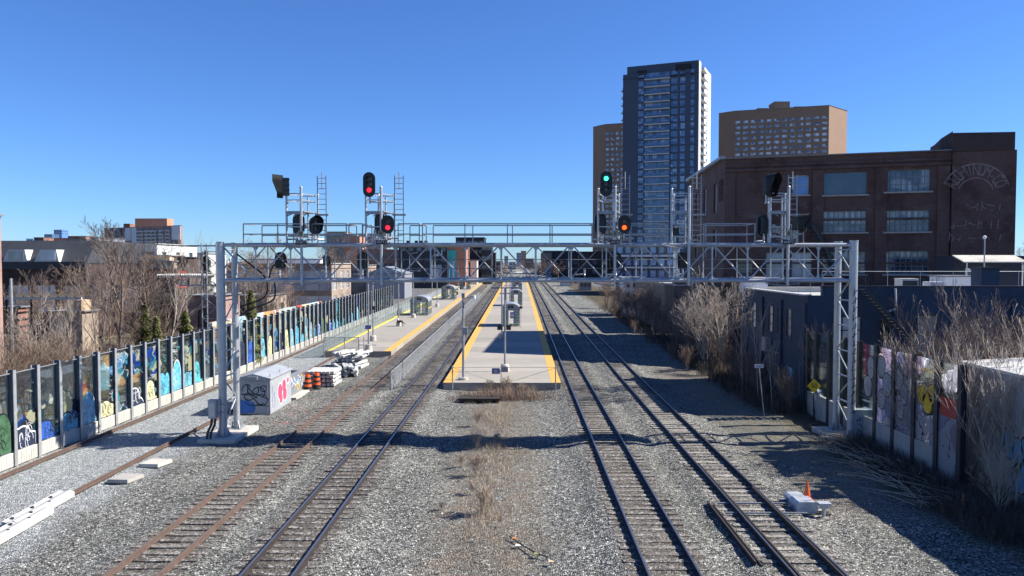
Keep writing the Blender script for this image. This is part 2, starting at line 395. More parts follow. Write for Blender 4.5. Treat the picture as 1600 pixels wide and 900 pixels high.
def graffiti(name, palette, base=None, cover=.5, sc1=.5, lines=.035, see=(.95,.98,.97)):
    """spray paint in shapes over glass (base None) or over a painted wall"""
    t = NT(name); t.set(Roughness=.45); p = t.pos(); s = t.n('SeparateXYZ'); t.l(p, s.inputs[0])
    u = t.math('ADD', s.outputs[0], s.outputs[1]); wb = t.noise(p, .9, 2); wb2 = t.noise(p, 2.1, 1)
    cb = t.n('CombineXYZ'); t.l(t.math('MULTIPLY_ADD', wb, 1.6, u), cb.inputs[0]); t.l(t.math('MULTIPLY_ADD', wb2, .8, s.outputs[2]), cb.inputs[1])
    v = cb.outputs[0]
    cc = t.n('SeparateColor'); t.l(t.vor(v, sc1, out=1), cc.inputs[0])
    st = [(i/len(palette), c) for i, c in enumerate(palette)]
    col = t.ramp(cc.outputs[0], st, True)
    cc2 = t.n('SeparateColor'); t.l(t.vor(v, sc1*3.2, out=1), cc2.inputs[0])
    col2 = t.ramp(cc2.outputs[1], st, True)
    col = t.mix(t.math('GREATER_THAN', cc2.outputs[0], .72), col, col2)
    e = t.vor(v, sc1*3.2, 'DISTANCE_TO_EDGE'); ln = t.math('LESS_THAN', e, lines)
    lm = t.math('MULTIPLY', ln, t.math('GREATER_THAN', t.noise(p, .55, 2), .47))
    col = t.mix(lm, col, t.mix(t.math('GREATER_THAN', cc.outputs[1], .6), (.015,.015,.02), (.7,.7,.72)))
    t.col(col)
    if base is not None:
        m = t.step(t.noise(v, .5, 3), .5-(cover-.5)*.5, .52-(cover-.5)*.5)
        t.col(t.mix(m, base, col)); return t.m
    # the paint is denser near the foot of each pane
    hgt = t.math('MULTIPLY_ADD', s.outputs[2], -.045, .62)
    nm = t.math('ADD', t.noise(v, .42, 3), t.math('SUBTRACT', hgt, .5)); mask = t.step(nm, .56-(cover-.5)*.5, .575-(cover-.5)*.5)
    tr = t.n('BsdfTransparent'); tr.inputs[0].default_value = (*see, 1)
    gl = t.n('BsdfGlossy'); gl.inputs['Roughness'].default_value = .03; gl.inputs[0].default_value = (.8,.9,.95,1)
    fr = t.n('LayerWeight'); fr.inputs[0].default_value = .25
    mg = t.n('MixShader'); t.l(t.math('MULTIPLY_ADD', fr.outputs['Fresnel'], .6, .07), mg.inputs[0]); t.l(tr.outputs[0], mg.inputs[1]); t.l(gl.outputs[0], mg.inputs[2])
    df = t.n('BsdfTranslucent'); t.l(col, df.inputs[0]); mp = t.n('MixShader'); mp.inputs[0].default_value = .7
    t.l(t.p.outputs[0], mp.inputs[1]); t.l(df.outputs[0], mp.inputs[2])
    ms = t.n('MixShader'); t.l(mask, ms.inputs[0]); t.l(mg.outputs[0], ms.inputs[1]); t.l(mp.outputs[0], ms.inputs[2])
    t.l(ms.outputs[0], t.out.inputs['Surface']); return t.m
M['pane_left'] = graffiti('graffitied glass', [(.08,.34,.45),(.02,.05,.11),(.10,.42,.50),(.6,.6,.42),(.03,.1,.14),(.30,.42,.46),(.16,.38,.58),(.02,.10,.40),(.05,.05,.06),(.6,.33,.08)], None, .47)
M['pane_right'] = graffiti('graffitied glass on the right', [(.62,.6,.68),(.40,.42,.58),(.65,.65,.68),(.5,.42,.48),(.45,.48,.62),(.72,.7,.74),(.55,.5,.6),(.5,.5,.6)], None, .8, .3, .012)
M['pane_clear'] = graffiti('lightly tagged glass', [(.10,.42,.50),(.6,.6,.62),(.5,.06,.05),(.16,.38,.58)], None, .22, .4, .016)
M['graf_wall'] = graffiti('graffiti wall paint', [(.55,.5,.3),(.35,.5,.55),(.55,.3,.12),(.65,.62,.55),(.5,.06,.04),(.3,.3,.25),(.2,.35,.4),(.6,.48,.2)], (.42,.35,.24), .75, .4, .04)
def backlit(name, c):
    t = NT(name); t.p.inputs['Base Color'].default_value = (*c, 1); t.set(Roughness=.5); df = t.n('BsdfTranslucent'); df.inputs[0].default_value = (*c, 1)
    ms = t.n('MixShader'); ms.inputs[0].default_value = .65; t.l(t.p.outputs[0], ms.inputs[1]); t.l(df.outputs[0], ms.inputs[2]); t.l(ms.outputs[0], t.out.inputs['Surface']); return t.m
M['white_thin'] = backlit('thin white spray on glass', (.75,.74,.76))
def mesh_wire(name, a=.3, c=(.4,.42,.44)):
    t = NT(name); t.set(Roughness=.5, Metallic=.3); t.p.inputs['Base Color'].default_value = (*c, 1)
    p = t.pos(); s = t.n('SeparateXYZ'); t.l(p, s.inputs[0]); u = t.math('ADD', s.outputs[0], s.outputs[1])
    A = t.math('FRACT', t.math('MULTIPLY', t.math('ADD', u, s.outputs[2]), 12)); B = t.math('FRACT', t.math('MULTIPLY', t.math('SUBTRACT', u, s.outputs[2]), 12))
    m = t.math('MAXIMUM', t.math('LESS_THAN', A, a*.55), t.math('LESS_THAN', B, a*.55))
    tr = t.n('BsdfTransparent'); ms = t.n('MixShader'); t.l(m, ms.inputs[0]); t.l(tr.outputs[0], ms.inputs[1]); t.l(t.p.outputs[0], ms.inputs[2])
    t.l(ms.outputs[0], t.out.inputs['Surface']); return t.m
M['chain'] = mesh_wire('chain link', .34); M['chain_thin'] = mesh_wire('chain link thin', .2)
def shelter_glass():
    t = NT('shelter glass'); tr = t.n('BsdfTransparent'); tr.inputs[0].default_value = (.7,.78,.76,1)
    t.set(Roughness=.1); t.p.inputs['Base Color'].default_value = (.35,.4,.4,1); ms = t.n('MixShader'); ms.inputs[0].default_value = .3
    t.l(tr.outputs[0], ms.inputs[1]); t.l(t.p.outputs[0], ms.inputs[2]); t.l(ms.outputs[0], t.out.inputs['Surface']); return t.m
M['clear'] = shelter_glass()
def bark(name, c):
    t = NT(name); t.set(Roughness=.9); p = t.pos()
    t.col(t.ramp(t.math('MULTIPLY_ADD', t.noise(p, 6, 5, .7), .7, t.math('MULTIPLY', t.n('ObjectInfo').outputs['Random'], .3)), [(.3, tuple(k*.55 for k in c)), (.7, c)])); return t.m
M['bark'] = bark('grey bark', (.24,.185,.155)); M['bark_pale'] = bark('pale bark', (.40,.335,.275)); M['bark_brown'] = bark('brown twigs', (.24,.17,.125)); M['twig_tan'] = bark('tan twigs', (.42,.33,.25))
def leafm(name, a, b):
    t = NT(name); t.set(Roughness=.8); p = t.pos(); t.col(t.ramp(t.noise(p, 3, 4), [(.35, a), (.65, b)])); return t.m
M['cedar'] = leafm('cedar foliage', (.08,.095,.03), (.24,.24,.085)); M['spruce'] = leafm('dark conifer foliage', (.012,.03,.016), (.04,.07,.03))
M['straw'] = leafm('dead grass', (.22,.16,.10), (.52,.42,.29)); M['brush'] = leafm('dead undergrowth', (.045,.034,.026), (.13,.10,.07)); M['hay'] = leafm('dry slope grass', (.11,.09,.05), (.26,.22,.14))
# ------------------------------------------------------------------ ground, tracks, platforms
def build_ground():
    r = random.Random(3)
    xs = [-5000,-2500,-1000,-400,-200,-100,-60,-40,-30] + [-26+.25*i for i in range(197)] + [24,30,40,60,100,200,400,1000,2500,5000]
    ys = [-400,-100,-20,5,12] + [14+.25*i for i in range(185)] + [61+1.0*i for i in range(60)] + [125,140,170,200,260,330,400,600,1000,2000,4000,8000]
    cent = (-11.3,-7.35,4.55,8.8)
    from mathutils import noise as N
    vs = []; 
    for y in ys:
        for x in xs:
            d = min(abs(x-c) for c in cent); t = min(max((d-1.35)/.9, 0), 1); t = t*t*(3-2*t)
            z = -.182 - .126*t
            if -26 < x < 24 and 14 <= y < 130:
                amp = .028 + .035*t
                z += N.noise(Vector((x*1.3, y*1.3, 0)))*amp + N.noise(Vector((x*.4, y*.4, 5)))*amp*1.2 - amp*.5
            if x > 16: z -= 0
            vs.append((x, y, z + gz(y)))
    nx = len(xs); fs = []
    for j in range(len(ys)-1):
        for i in range(nx-1):
            a = j*nx+i; fs.append((a, a+1, a+1+nx, a+nx))
    me = bpy.data.meshes.new('ground'); me.from_pydata(vs, [], fs); me.materials.append(M['ground'])
    me.polygons.foreach_set('use_smooth', [True]*len(fs)); me.update()
    o = bpy.data.objects.new('ground', me); C.objects.link(o); tag(o, kind='structure')
build_ground()

YB = [10, 60, 400, 700]
def rail_mb(x, mb, y0=10, y1=700, w=.075, foot=.15, h=.172):
    ys = [y0] + [y for y in (60, 400) if y0 < y < y1] + [y1]
    prof = [(-foot/2, -h), (foot/2, -h), (foot/2, -h+.018), (.012, -h+.035), (.012, -.045), (w/2, -.036), (w/2, -.006), (w/2-.012, 0), (-w/2+.012, 0), (-w/2, -.006), (-w/2, -.036), (-.012, -.045), (-.012, -h+.035), (-foot/2, -h+.018)]
    k = len(prof)
    for a, b in zip(ys[:-1], ys[1:]):
        for i in range(k):
            j = (i+1) % k; p, q = prof[i], prof[j]
            mb.m = 1 if (p[1] > -.01 and q[1] > -.01) else 0
            mb.face([(x+p[0], a, p[1]+gz(a)), (x+q[0], a, q[1]+gz(a)), (x+q[0], b, q[1]+gz(b)), (x+p[0], b, p[1]+gz(b))][::-1])
    for a, s_ in ((y0, 1), (y1, -1)):
        P = [(x+p[0], a, p[1]+gz(a)) for p in prof]; mb.face(P[::s_])
def track(xc, label, side, top, tiem, y0=11.0, seed=1):
    r = random.Random(seed)
    t = thing('railway_track', label, 'railway track', (xc, y0, GL), 0, 'running lines through the station')
    for s_ in (-1, 1):
        mb = MB(); rail_mb(xc+s_*.755, mb, y0); mb.build('rail', [side, top], t)
    # tie meshes
    ms = []
    for k in range(4):
        mb = MB(); L = 1.3 + r.uniform(-.03, .05); w_ = .115; 
        n = 7; P = []
        x0 = -L; sk = r.uniform(-.02, .02)
        mb.prism([(-L, -w_, -.17), (-L+.01, -w_-.004, 0), (0, -w_+.006, .004), (L-.01, -w_+.003, 0), (L, -w_, -.17)], (0, 2*w_, 0))
        for q in (-1, 1): mb.box(q*.755-.18, q*.755+.18, -.085, .085, .002, .014)
        me = mb.mesh('tie'); me.materials.append(tiem); ms.append(me)
    y = y0+.3; i = 0; rest = MB()
    start = 19.0
    while y < 330:
        jx = r.uniform(-.06, .06); dz = r.uniform(-.012, .012); a = r.uniform(-.012, .012)
        if y >= start and i < 100:
            o = link('tie', ms[i % 4], t, (jx, y-y0, -.178+.006+dz-GL+gz(y)), a); i += 1
        else:
            if y > 150 and False: pass
            rest.box(xc+jx-1.3, xc+jx+1.3, y-.115, y+.115, -.3+gz(y), -.176+dz+gz(y))
        y += .55 + r.uniform(-.015, .015)
    ro = rest.build('tie_row', tiem, t); ro['kind'] = 'stuff'
    return t
track(-11.3, 'rusty railway track furthest left, beside the left platform', M['rust'], M['rust_top'], M['tie'], seed=1)
track(-7.35, 'railway track with dark ties left of the island platform', M['rail_side'], M['rail_top'], M['tie_dark'], seed=2)
track(4.55, 'railway track immediately right of the island platform', M['rail_side'], M['rail_top'], M['tie'], seed=3)
t4 = track(8.8, 'rightmost railway track, with bleached ties beside the switch machine', M['rail_side'], M['rail_top'], M['tie_light'], seed=4)
# closure rail inside the rightmost track (switch blade)
mb = MB(); mb.bar((8.20, 11.5, -.05), (8.12, 33.5, -.055), .06, .13); mb.bar((9.36, 11.5, -.05), (9.46, 30, -.055), .06, .13)
mb.build('switch_blade', M['rail_side'], t4)
mb = MB()
for yy in (27.2, 28.3): mb.bar((7.6, yy, -.13), (10.9, yy, -.13), .06, .05)
mb.build('switch_rod', M['galv2'], t4)

def loose_rail(x, y0, y1, label):
    mb = MB(); rail_mb(x, mb, y0, y1, .08, .15, .172); mb.v = [(a, b, c-.085) for a, b, c in mb.v]
    o = mb.build('loose_rail', [M['rust'], M['rust_top']], None, (x, y0, GL)); tag(o, label, 'rail', 'single rusty rails laid on the pale ballast')
loose_rail(-22.35, 20, 118, 'single rusty rail lying along the foot of the left glass barrier')
loose_rail(-17.9, 20, 72, 'single rusty rail on pale ballast, between the barrier and the grey shed')
mb = MB(); rail_mb(7.25, mb, 22.6, 28.4, .07, .13, .15); mb.bar((7.42, 22.5, -.12), (7.42, 28.2, -.12), .05, .1)
mb.v = [(a, b, c-.08) for a, b, c in mb.v]
tag(mb.build('spare_rail', [M['rail_side'], M['rail_side']], None, (7.25, 22.6, GL)), 'short double rail lying just left of the rightmost track', 'rail')

def sheet(name, pts, z, mat, th=.0):
    mb = MB(); mb.prism([(p[0], p[1], z+gz(p[1])) for p in pts], (0, 0, .004))
    o = mb.build(name, mat, None, (pts[0][0], pts[0][1], z)); tag(o, kind='structure'); return o
def platform(x0, x1, y0, y1, zt, name):
    ys = [y for y in (y0, 60, 400, y1) if y0 <= y <= y1]; ys = sorted(set(ys))
    mb = MB(); 
    for a, b in zip(ys[:-1], ys[1:]):
        P = [(x0,a,-.6),(x1,a,-.6),(x1,b,-.6),(x0,b,-.6),(x0,a,zt+gz(a)),(x1,a,zt+gz(a)),(x1,b,zt+gz(b)),(x0,b,zt+gz(b))]
        mb._hex(P)
    o = mb.build(name, M['platform'], None, (x0, y0, GL)); tag(o, kind='structure')
    return o
def strip(name, xa, xb, y0, y1, z, mat):
    ys = sorted(set([y for y in (y0, 60, y1, 400) if y0 <= y <= y1])); mb = MB()
    for a, b in zip(ys[:-1], ys[1:]):
        mb._hex([(xa,a,z+gz(a)),(xb,a,z+gz(a)),(xb,b,z+gz(b)),(xa,b,z+gz(b)),(xa,a,z+.006+gz(a)),(xb,a,z+.006+gz(a)),(xb,b,z+.006+gz(b)),(xa,b,z+.006+gz(b))])
    o = mb.build(name, mat, None, (xa, y0, z)); tag(o, kind='structure')
PZ = .25; CY0 = 54.3
platform(-5.55, 3.05, CY0, 330, PZ, 'platform')
strip('platform_edge_strip', -5.56, -4.85, CY0+.004, 330, PZ+.002, M['yellow_line'])
strip('platform_edge_strip', 2.38, 3.06, CY0+.004, 330, PZ+.002, M['yellow_line'])
LY0 = 72.5
platform(-18.95, -12.5, LY0, 340, PZ, 'platform')
strip('platform_edge_strip', -13.2, -12.51, LY0+.004, 340, PZ+.002, M['yellow_line'])
strip('platform_edge_strip', -18.9, -18.45, LY0+.004, 340, PZ+.002, M['yellow_bright'])

# ------------------------------------------------------------------ building helper
_wc = {}
def win_meshes(w_, h, nx, ny, fm, pm, bar=.06, simple=False):
    key = (round(w_, 3), round(h, 3), nx, ny, fm, pm, simple)
    if key in _wc: return _wc[key]
    f = MB(); p = MB()
    if not simple:
        e = .07
        f.box(0, e, -.0, .08, 0, h); f.box(w_-e, w_, 0, .08, 0, h); f.box(e, w_-e, 0, .08, 0, e); f.box(e, w_-e, 0, .08, h-e, h)
        for i in range(1, nx): f.box(w_*i/nx-bar/2, w_*i/nx+bar/2, .012, .06, e, h-e)
        for i in range(1, ny): f.box(e, w_-e, .016, .056, h*i/ny-bar/2, h*i/ny+bar/2)
    p.box(.01, w_-.01, .085, .1, .01, h-.01)
    fme = f.mesh('window'); fme.materials.append(M[fm]); pme = p.mesh('pane'); pme.materials.append(M[pm])
    _wc[key] = (fme, pme, f, p); return _wc[key]
def building(name, label, cat, foot, z0, z1, wm, rm='roof_grey', wins=None, fm='frame_grey', pm='glass', grid=(2, 2), simple=False, nocop=(),
             recess=.15, coping=None, group=None, rise=0, extra=None, rr=None):
    cx = sum(p[0] for p in foot)/len(foot); cy = sum(p[1] for p in foot)/len(foot)
    t = thing(name, label, cat, (cx, cy, z0), 0, group); wl = MB(); n = len(foot); wins = wins or {}
    allw = []
    for i in range(n):
        a = Vector((*foot[i], 0)); b = Vector((*foot[(i+1) % n], 0)); U = (b-a); L = U.length; U.normalize(); N_ = Vector((U.y, -U.x, 0))
        ops = wins.get(i, [])
        us = sorted(set([0, L] + [q for o in ops for q in (max(0, o[0]), min(L, o[0]+o[2]))])); zs = sorted(set([z0, z1] + [q for o in ops for q in (o[1], o[1]+o[3])]))
        # merge rows of cells without openings
        def P(u, z, d=0): return a + U*u - N_*d + Vector((0, 0, z))
        for zi in range(len(zs)-1):
            za, zb = zs[zi], zs[zi+1]; zm = (za+zb)/2; row = [o for o in ops if o[1] < zm < o[1]+o[3]]; run = 0.0
            cuts = sorted((o[0], o[0]+o[2]) for o in row)
            for c0, c1 in cuts + [(L, L)]:
                if c0 > run+1e-6: wl.face([P(run, za), P(c0, za), P(c0, zb), P(run, zb)])
                run = c1
        for o in ops:
            u, z, w_, h = o[:4]; d = recess
            wl.face([P(u, z), P(u, z, d), P(u, z+h, d), P(u, z+h)][::-1]); wl.face([P(u+w_, z), P(u+w_, z, d), P(u+w_, z+h, d), P(u+w_, z+h)])
            wl.face([P(u, z), P(u+w_, z), P(u+w_, z, d), P(u, z, d)]); wl.face([P(u, z+h), P(u+w_, z+h), P(u+w_, z+h, d), P(u, z+h, d)][::-1])
            allw.append((P(u, z, d), U, w_, h, o[4] if len(o) > 4 else None, P(u+w_/2, z+h/2).length))
        if coping: wl.m = 0
    wl.build('wall', M[wm] if isinstance(wm, str) else wm, t)
    rf = MB(); ins = []
    zr = z1-.35 if rise == 0 else z1
    rf.face([(p[0], p[1], zr) for p in foot]); 
    if rise == 0:
        for i in range(n):
            a = foot[i]; b = foot[(i+1) % n]
            if i not in nocop: rf.bar((a[0], a[1], z1+.02), (b[0], b[1], z1+.02), .5, .1)
            U = (Vector(b)-Vector(a)).normalized(); N_ = Vector((U.y, -U.x))
            rf.face([(a[0]-N_.x*.2, a[1]-N_.y*.2, zr), (a[0]-N_.x*.2, a[1]-N_.y*.2, z1), (b[0]-N_.x*.2, b[1]-N_.y*.2, z1), (b[0]-N_.x*.2, b[1]-N_.y*.2, zr)])
    rf.build('roof', [M[rm]], t)
    # nearest hundred windows as parts, the rest as one
    allw.sort(key=lambda q: q[5])
    restf, restp = MB(), MB()
    for k, (p, U, w_, h, st, _) in enumerate(allw):
        g = grid; pmm = pm; fmm = fm
        if st: g = st.get('grid', grid); pmm = st.get('pm', pm); fmm = st.get('fm', fm)
        fme, pme, f_, p_ = win_meshes(w_, h, g[0], g[1], fmm, pmm, simple=simple)
        ang = math.atan2(U.y, U.x)
        if k < 100:
            if simple: link('window', pme, t, p-WL[t]-Vector((U.y, -U.x, 0))*-.06, ang)
            else:
                fo = link('window', fme, t, p-WL[t]+Vector((U.y, -U.x, 0))*.09, ang)
                po = link('pane', pme, fo, (0, 0, 0))
        else:
            Rm = Matrix.Rotation(ang, 3, 'Z'); off = p+Vector((U.y, -U.x, 0))*.06
            for src, dst in ((f_, restf), (p_, restp)):
                b0 = len(dst.v); dst.v += [tuple(Rm @ Vector(v) + off) for v in src.v]; dst.f += [tuple(i+b0 for i in q) for q in src.f]; dst.mi += src.mi
    if restp.f:
        if restf.f: o = restf.build('window_frames', M[fm], t); o['kind'] = 'stuff'
        o = restp.build('window_panes', M[pm], t); o['kind'] = 'stuff'
    return t
def rect(x0, x1, y0, y1): return [(x0, y0), (x1, y0), (x1, y1), (x0, y1)]
def wgrid(L, nx, z0, ny, dz, w_, h, u0=None, u1=None):
    u0 = 0 if u0 is None else u0; u1 = L if u1 is None else u1; st = (u1-u0)/nx
    return [(u0+st*(i+.5)-w_/2, z0+dz*j, w_, h) for j in range(ny) for i in range(nx)]
def F(x, Y): p = W(x, 409, Y); return (p.x, p.y)

# ------------------------------------------------------------------ right side: factory
def factory():
    A, B = (20.3, 74.0), (39.2, 68.4); Dv = Vector((B[0]-A[0], B[1]-A[1])); D = Dv.normalized()
    E = (44.3, 66.9); zt = 19.2
    foot = [A, B, (48, 92), (21.4, 94.4)]
    L = Dv.length
    def uof(px): # along the front for a photo column
        r = ray(px, 409); k = r.x/r.y; # X = k*Y ; A + u*D
        return (k*A[1]-A[0])/(D.x-k*D.y)
    ops = []
    for (xa, xb, rows) in ((1285, 1353, ((270, 305), (330, 363), (393, 428))), (1381, 1452, ((266, 300), (329, 362), (392, 428)))):
        ua, ub = uof(xa), uof(xb); um = (ua+ub)/2; Y = A[1]+um*D.y
        for j, (ya, yb) in enumerate(rows):
            za = CAMH-(yb-409)/FPX*Y; zb = CAMH-(ya-409)/FPX*Y
            ops.append((ua, za, ub-ua, zb-za, {'grid': (8, 3) if not (xa == 1285 and j == 0) else (2, 1), 'pm': 'glass_curtain' if j or xa == 1381 else 'glass', 'fm': 'frame_grey'}))
    ua, ub = uof(1237), uof(1262); Y = 72; ops.append((ua, CAMH-(305-409)/FPX*Y, ub-ua, 30/FPX*Y, {'grid': (1, 2), 'pm': 'glass_blue', 'fm': 'frame_white'}))
    ops.append((ua, CAMH-(362-409)/FPX*Y, ub-ua, 26/FPX*Y, {'grid': (1, 2), 'pm': 'glass', 'fm': 'frame_dark'}))
    ua, ub = uof(1152), uof(1168)
    ops.append((ua, CAMH-(440-409)/FPX*73, 1.5, 2.4, {'grid': (1, 1), 'pm': 'glass', 'fm': 'frame_dark'}))
    ops.append((uof(1197), 7.4, 1.6, 2.6, {'grid': (1, 1), 'pm': 'glass_pale', 'fm': 'frame_white'}))
    ops.append((uof(1237), 7.4, 1.8, 2.6, {'grid': (2, 1), 'pm': 'glass_pale', 'fm': 'frame_white'}))
    # side wall facing the tracks: edge 3 runs from far (21.4,94.4) to near (20.3,74)
    side = [(20.4-5.4, 14.2, 1.7, 3.1), (20.4-5.4, 9.6, 1.7, 2.8), (20.4-11, 14.2, 1.7, 3.1), (20.4-11, 9.6, 1.7, 2.8), (20.4-16, 14.2, 1.7, 3.1), (20.4-16, 9.6, 1.7, 2.8),
            (20.4-2.6, 15.2, .5, 2.2), (20.4-1.9, 15.2, .5, 2.2), (20.4-1.2, 15.2, .5, 2.2)]
    t = building('brick_factory', 'long dark brick factory with gridded windows and a faded painted arch sign', 'factory', foot, -.4, zt, 'factory', 'roof_grey',
                 {0: ops, 3: [(u, z, w_, h, {'grid': (3, 4), 'pm': 'glass_pale', 'fm': 'frame_white'}) for u, z, w_, h in side]}, recess=.3)
    N_ = Vector((D.y, -D.x))
    def P(u, z, o=0): return (A[0]+D.x*u+N_.x*o, A[1]+D.y*u+N_.y*o, z)
    # brick piers, string courses and window sills
    pr = MB()
    for px in (1131, 1268, 1366, 1462):
        u = uof(px); 
        pr.bar(P(u+.5, -.4, .06), P(u+.5, zt-1.3, .06), .22, 1.0, (N_.x, N_.y, 0)) if False else None
        a, b = P(u, 0, 0), P(u+1.0, 0, 0); c, d = P(u+1.0, 0, .18), P(u, 0, .18)
        pr._hex([(q[0], q[1], -.4) for q in (d, c, b, a)] + [(q[0], q[1], zt-1.35) for q in (d, c, b, a)])
    for z, h, o in ((zt-1.3, .25, .22), (zt-.85, .2, .16), (13.0, .16, .1), (8.9, .16, .1)):
        a, b = P(.0, 0, .004), P(L, 0, .004); c, d = P(L, 0, o), P(0, 0, o)
        pr._hex([(q[0], q[1], z) for q in (d, c, b, a)] + [(q[0], q[1], z+h) for q in (d, c, b, a)])
    pr.build('pier', M['factory'], t)
    for o in ops[:7]:
        sl_ = MB(); a, b = P(o[0]-.15, 0, .002), P(o[0]+o[2]+.15, 0, .002); c, d = P(o[0]+o[2]+.15, 0, .26), P(o[0]-.15, 0, .26); z = o[1]-.16
        sl_._hex([(q[0], q[1], z) for q in (d, c, b, a)] + [(q[0], q[1], z+.14) for q in (d, c, b, a)]); sl_.build('window_sill', M['conc'], t)
    # grey metal coping along the track side
    cp = MB(); cp.bar((20.05, 73.9, zt+.15), (21.2, 94.4, zt+.15), .5, .28); cp.build('coping', M['galv2'], t)
    # stair tower at the right end
    tw = MB(); Lt = uof(1583); tz = 20.75
    a, b = P(L+.05, 0, .35), P(Lt, 0, .35); c = (b[0]+2.6, b[1]+8.5); d = (a[0]+2.6, a[1]+8.5)
    tw._hex([(a[0], a[1], -.4), (b[0], b[1], -.4), (c[0], c[1], -.4), (d[0], d[1], -.4), (a[0], a[1], 19.0), (b[0], b[1], 19.0), (c[0], c[1], 19.0), (d[0], d[1], 19.0)])
    tw.build('stair_tower', M['factory'], t)
    tp = MB(); e = .12; a, b = P(L+.05, 0, .35+e), P(uof(1579), 0, .35+e)
    tp._hex([(a[0], a[1], 19.0), (b[0], b[1], 19.0), (c[0]-.2, c[1], 19.0), (d[0], d[1], 19.0), (a[0], a[1], tz-.05), (b[0], b[1], tz-.2), (c[0]-.2, c[1], tz-.2), (d[0], d[1], tz-.05)])
    tp.build('tower_parapet', M['factory_dark'], t)
    dm = MB(); uu = uof(1481); pth = [P(uu-.05, 17.9, .3), P(uu-.9, 17.9, -.6)]
    dm._hex([(*P(L-.5, 0, -1.6)[:2], 18.6), (*P(L+.06, 0, .2)[:2], 18.6), (*P(L+.06, 0, -4)[:2], 18.6), (*P(L-.5, 0, -4)[:2], 18.6),
             (*P(L-.5, 0, -1.6)[:2], 20.3), (*P(L+.06, 0, .2)[:2], 20.9), (*P(L+.06, 0, -4)[:2], 20.9), (*P(L-.5, 0, -4)[:2], 20.3)]); dm.build('tower_return', M['factory_dark'], t)
    # faded lettering in an arch, blocks radiating like the ghost sign, and worn line below
    cu = uof(1520); cz = CAMH+(409-303)/FPX*67.5
    word = 'ALUMINUM-CO'; n = len(word); ang = math.atan2(D.y, D.x)
    for i, ch in enumerate(word):
        th = R(158-136*i/(n-1)); rr_ = 2.05
        u = cu+math.cos(th)*rr_*1.0; z = cz+math.sin(th)*rr_
        p = Vector(P(u, z, .35+.012))
        o = text(ch, 1.45, p, M['ghost'], t, 'painted_letter', depth=.004, sx=.52)
        o.rotation_mode = 'QUATERNION'; o.rotation_quaternion = (Matrix.Rotation(ang, 3, 'Z') @ Matrix.Rotation(R(90), 3, 'X') @ Matrix.Rotation(th-R(90), 3, 'Z')).to_quaternion()
    ar = MB()
    for rr_, w_ in ((2.68, .12), (1.42, .1)):
        pp = [(cu+math.cos(R(k))*rr_, cz-.05+math.sin(R(k))*rr_) for k in range(16, 166, 6)]
        for (u1, z1), (u2, z2) in zip(pp[:-1], pp[1:]):
            ar.bar(P(u1, z1, .356), P(u2, z2, .356), w_, .006, (N_.x, N_.y, 0))
    rr2 = random.Random(5)
    for row, z in enumerate((14.0, 12.4, 11.3)):
        u = uof(1480)
        while u < uof(1570)-.3:
            w_ = rr2.uniform(.25, .8)
            if rr2.random() < .6: ar.bar(P(u, z+rr2.uniform(-.25, .3), .356), P(u+w_, z+rr2.uniform(-.3, .3), .356), .07, .006, (N_.x, N_.y, 0))
            if rr2.random() < .5: ar.bar(P(u, z-.35, .356), P(u+.08, z+rr2.uniform(.1,.5), .356), .08, .006, (N_.x, N_.y, 0))
            u += w_
    ar.build('painted_sign', M['ghost'], t)
    # fire escape
    fe = MB()
    a = Vector(P(uof(1262), 12.6, .5)); b = Vector(P(uof(1320), 6.6, .5))
    for o in (.0, .9): fe.bar(a-Vector((0, o, 0)), b-Vector((0, o, 0)), .06, .25); fe.bar(a-Vector((0, o, -1)), b-Vector((0, o, -1)), .05, .05)
    for k in range(18):
        q = a.lerp(b, k/17); fe.box(q.x-.14, q.x+.14, q.y-.9, q.y, q.z-.02, q.z+.02)
    for k in range(7):
        q = a.lerp(b, k/6); fe.bar(q-Vector((0, .9, 0)), q+Vector((0, -.9, 1)), .04, .04)
    lb = Vector(P(uof(1240), 12.6, .0)); fe.box(lb.x-.3, a.x+.2, a.y-.95, lb.y+.2, 12.45, 12.55)
    fe.build('fire_escape', M['frame_dark'], t)
    return t
factory()

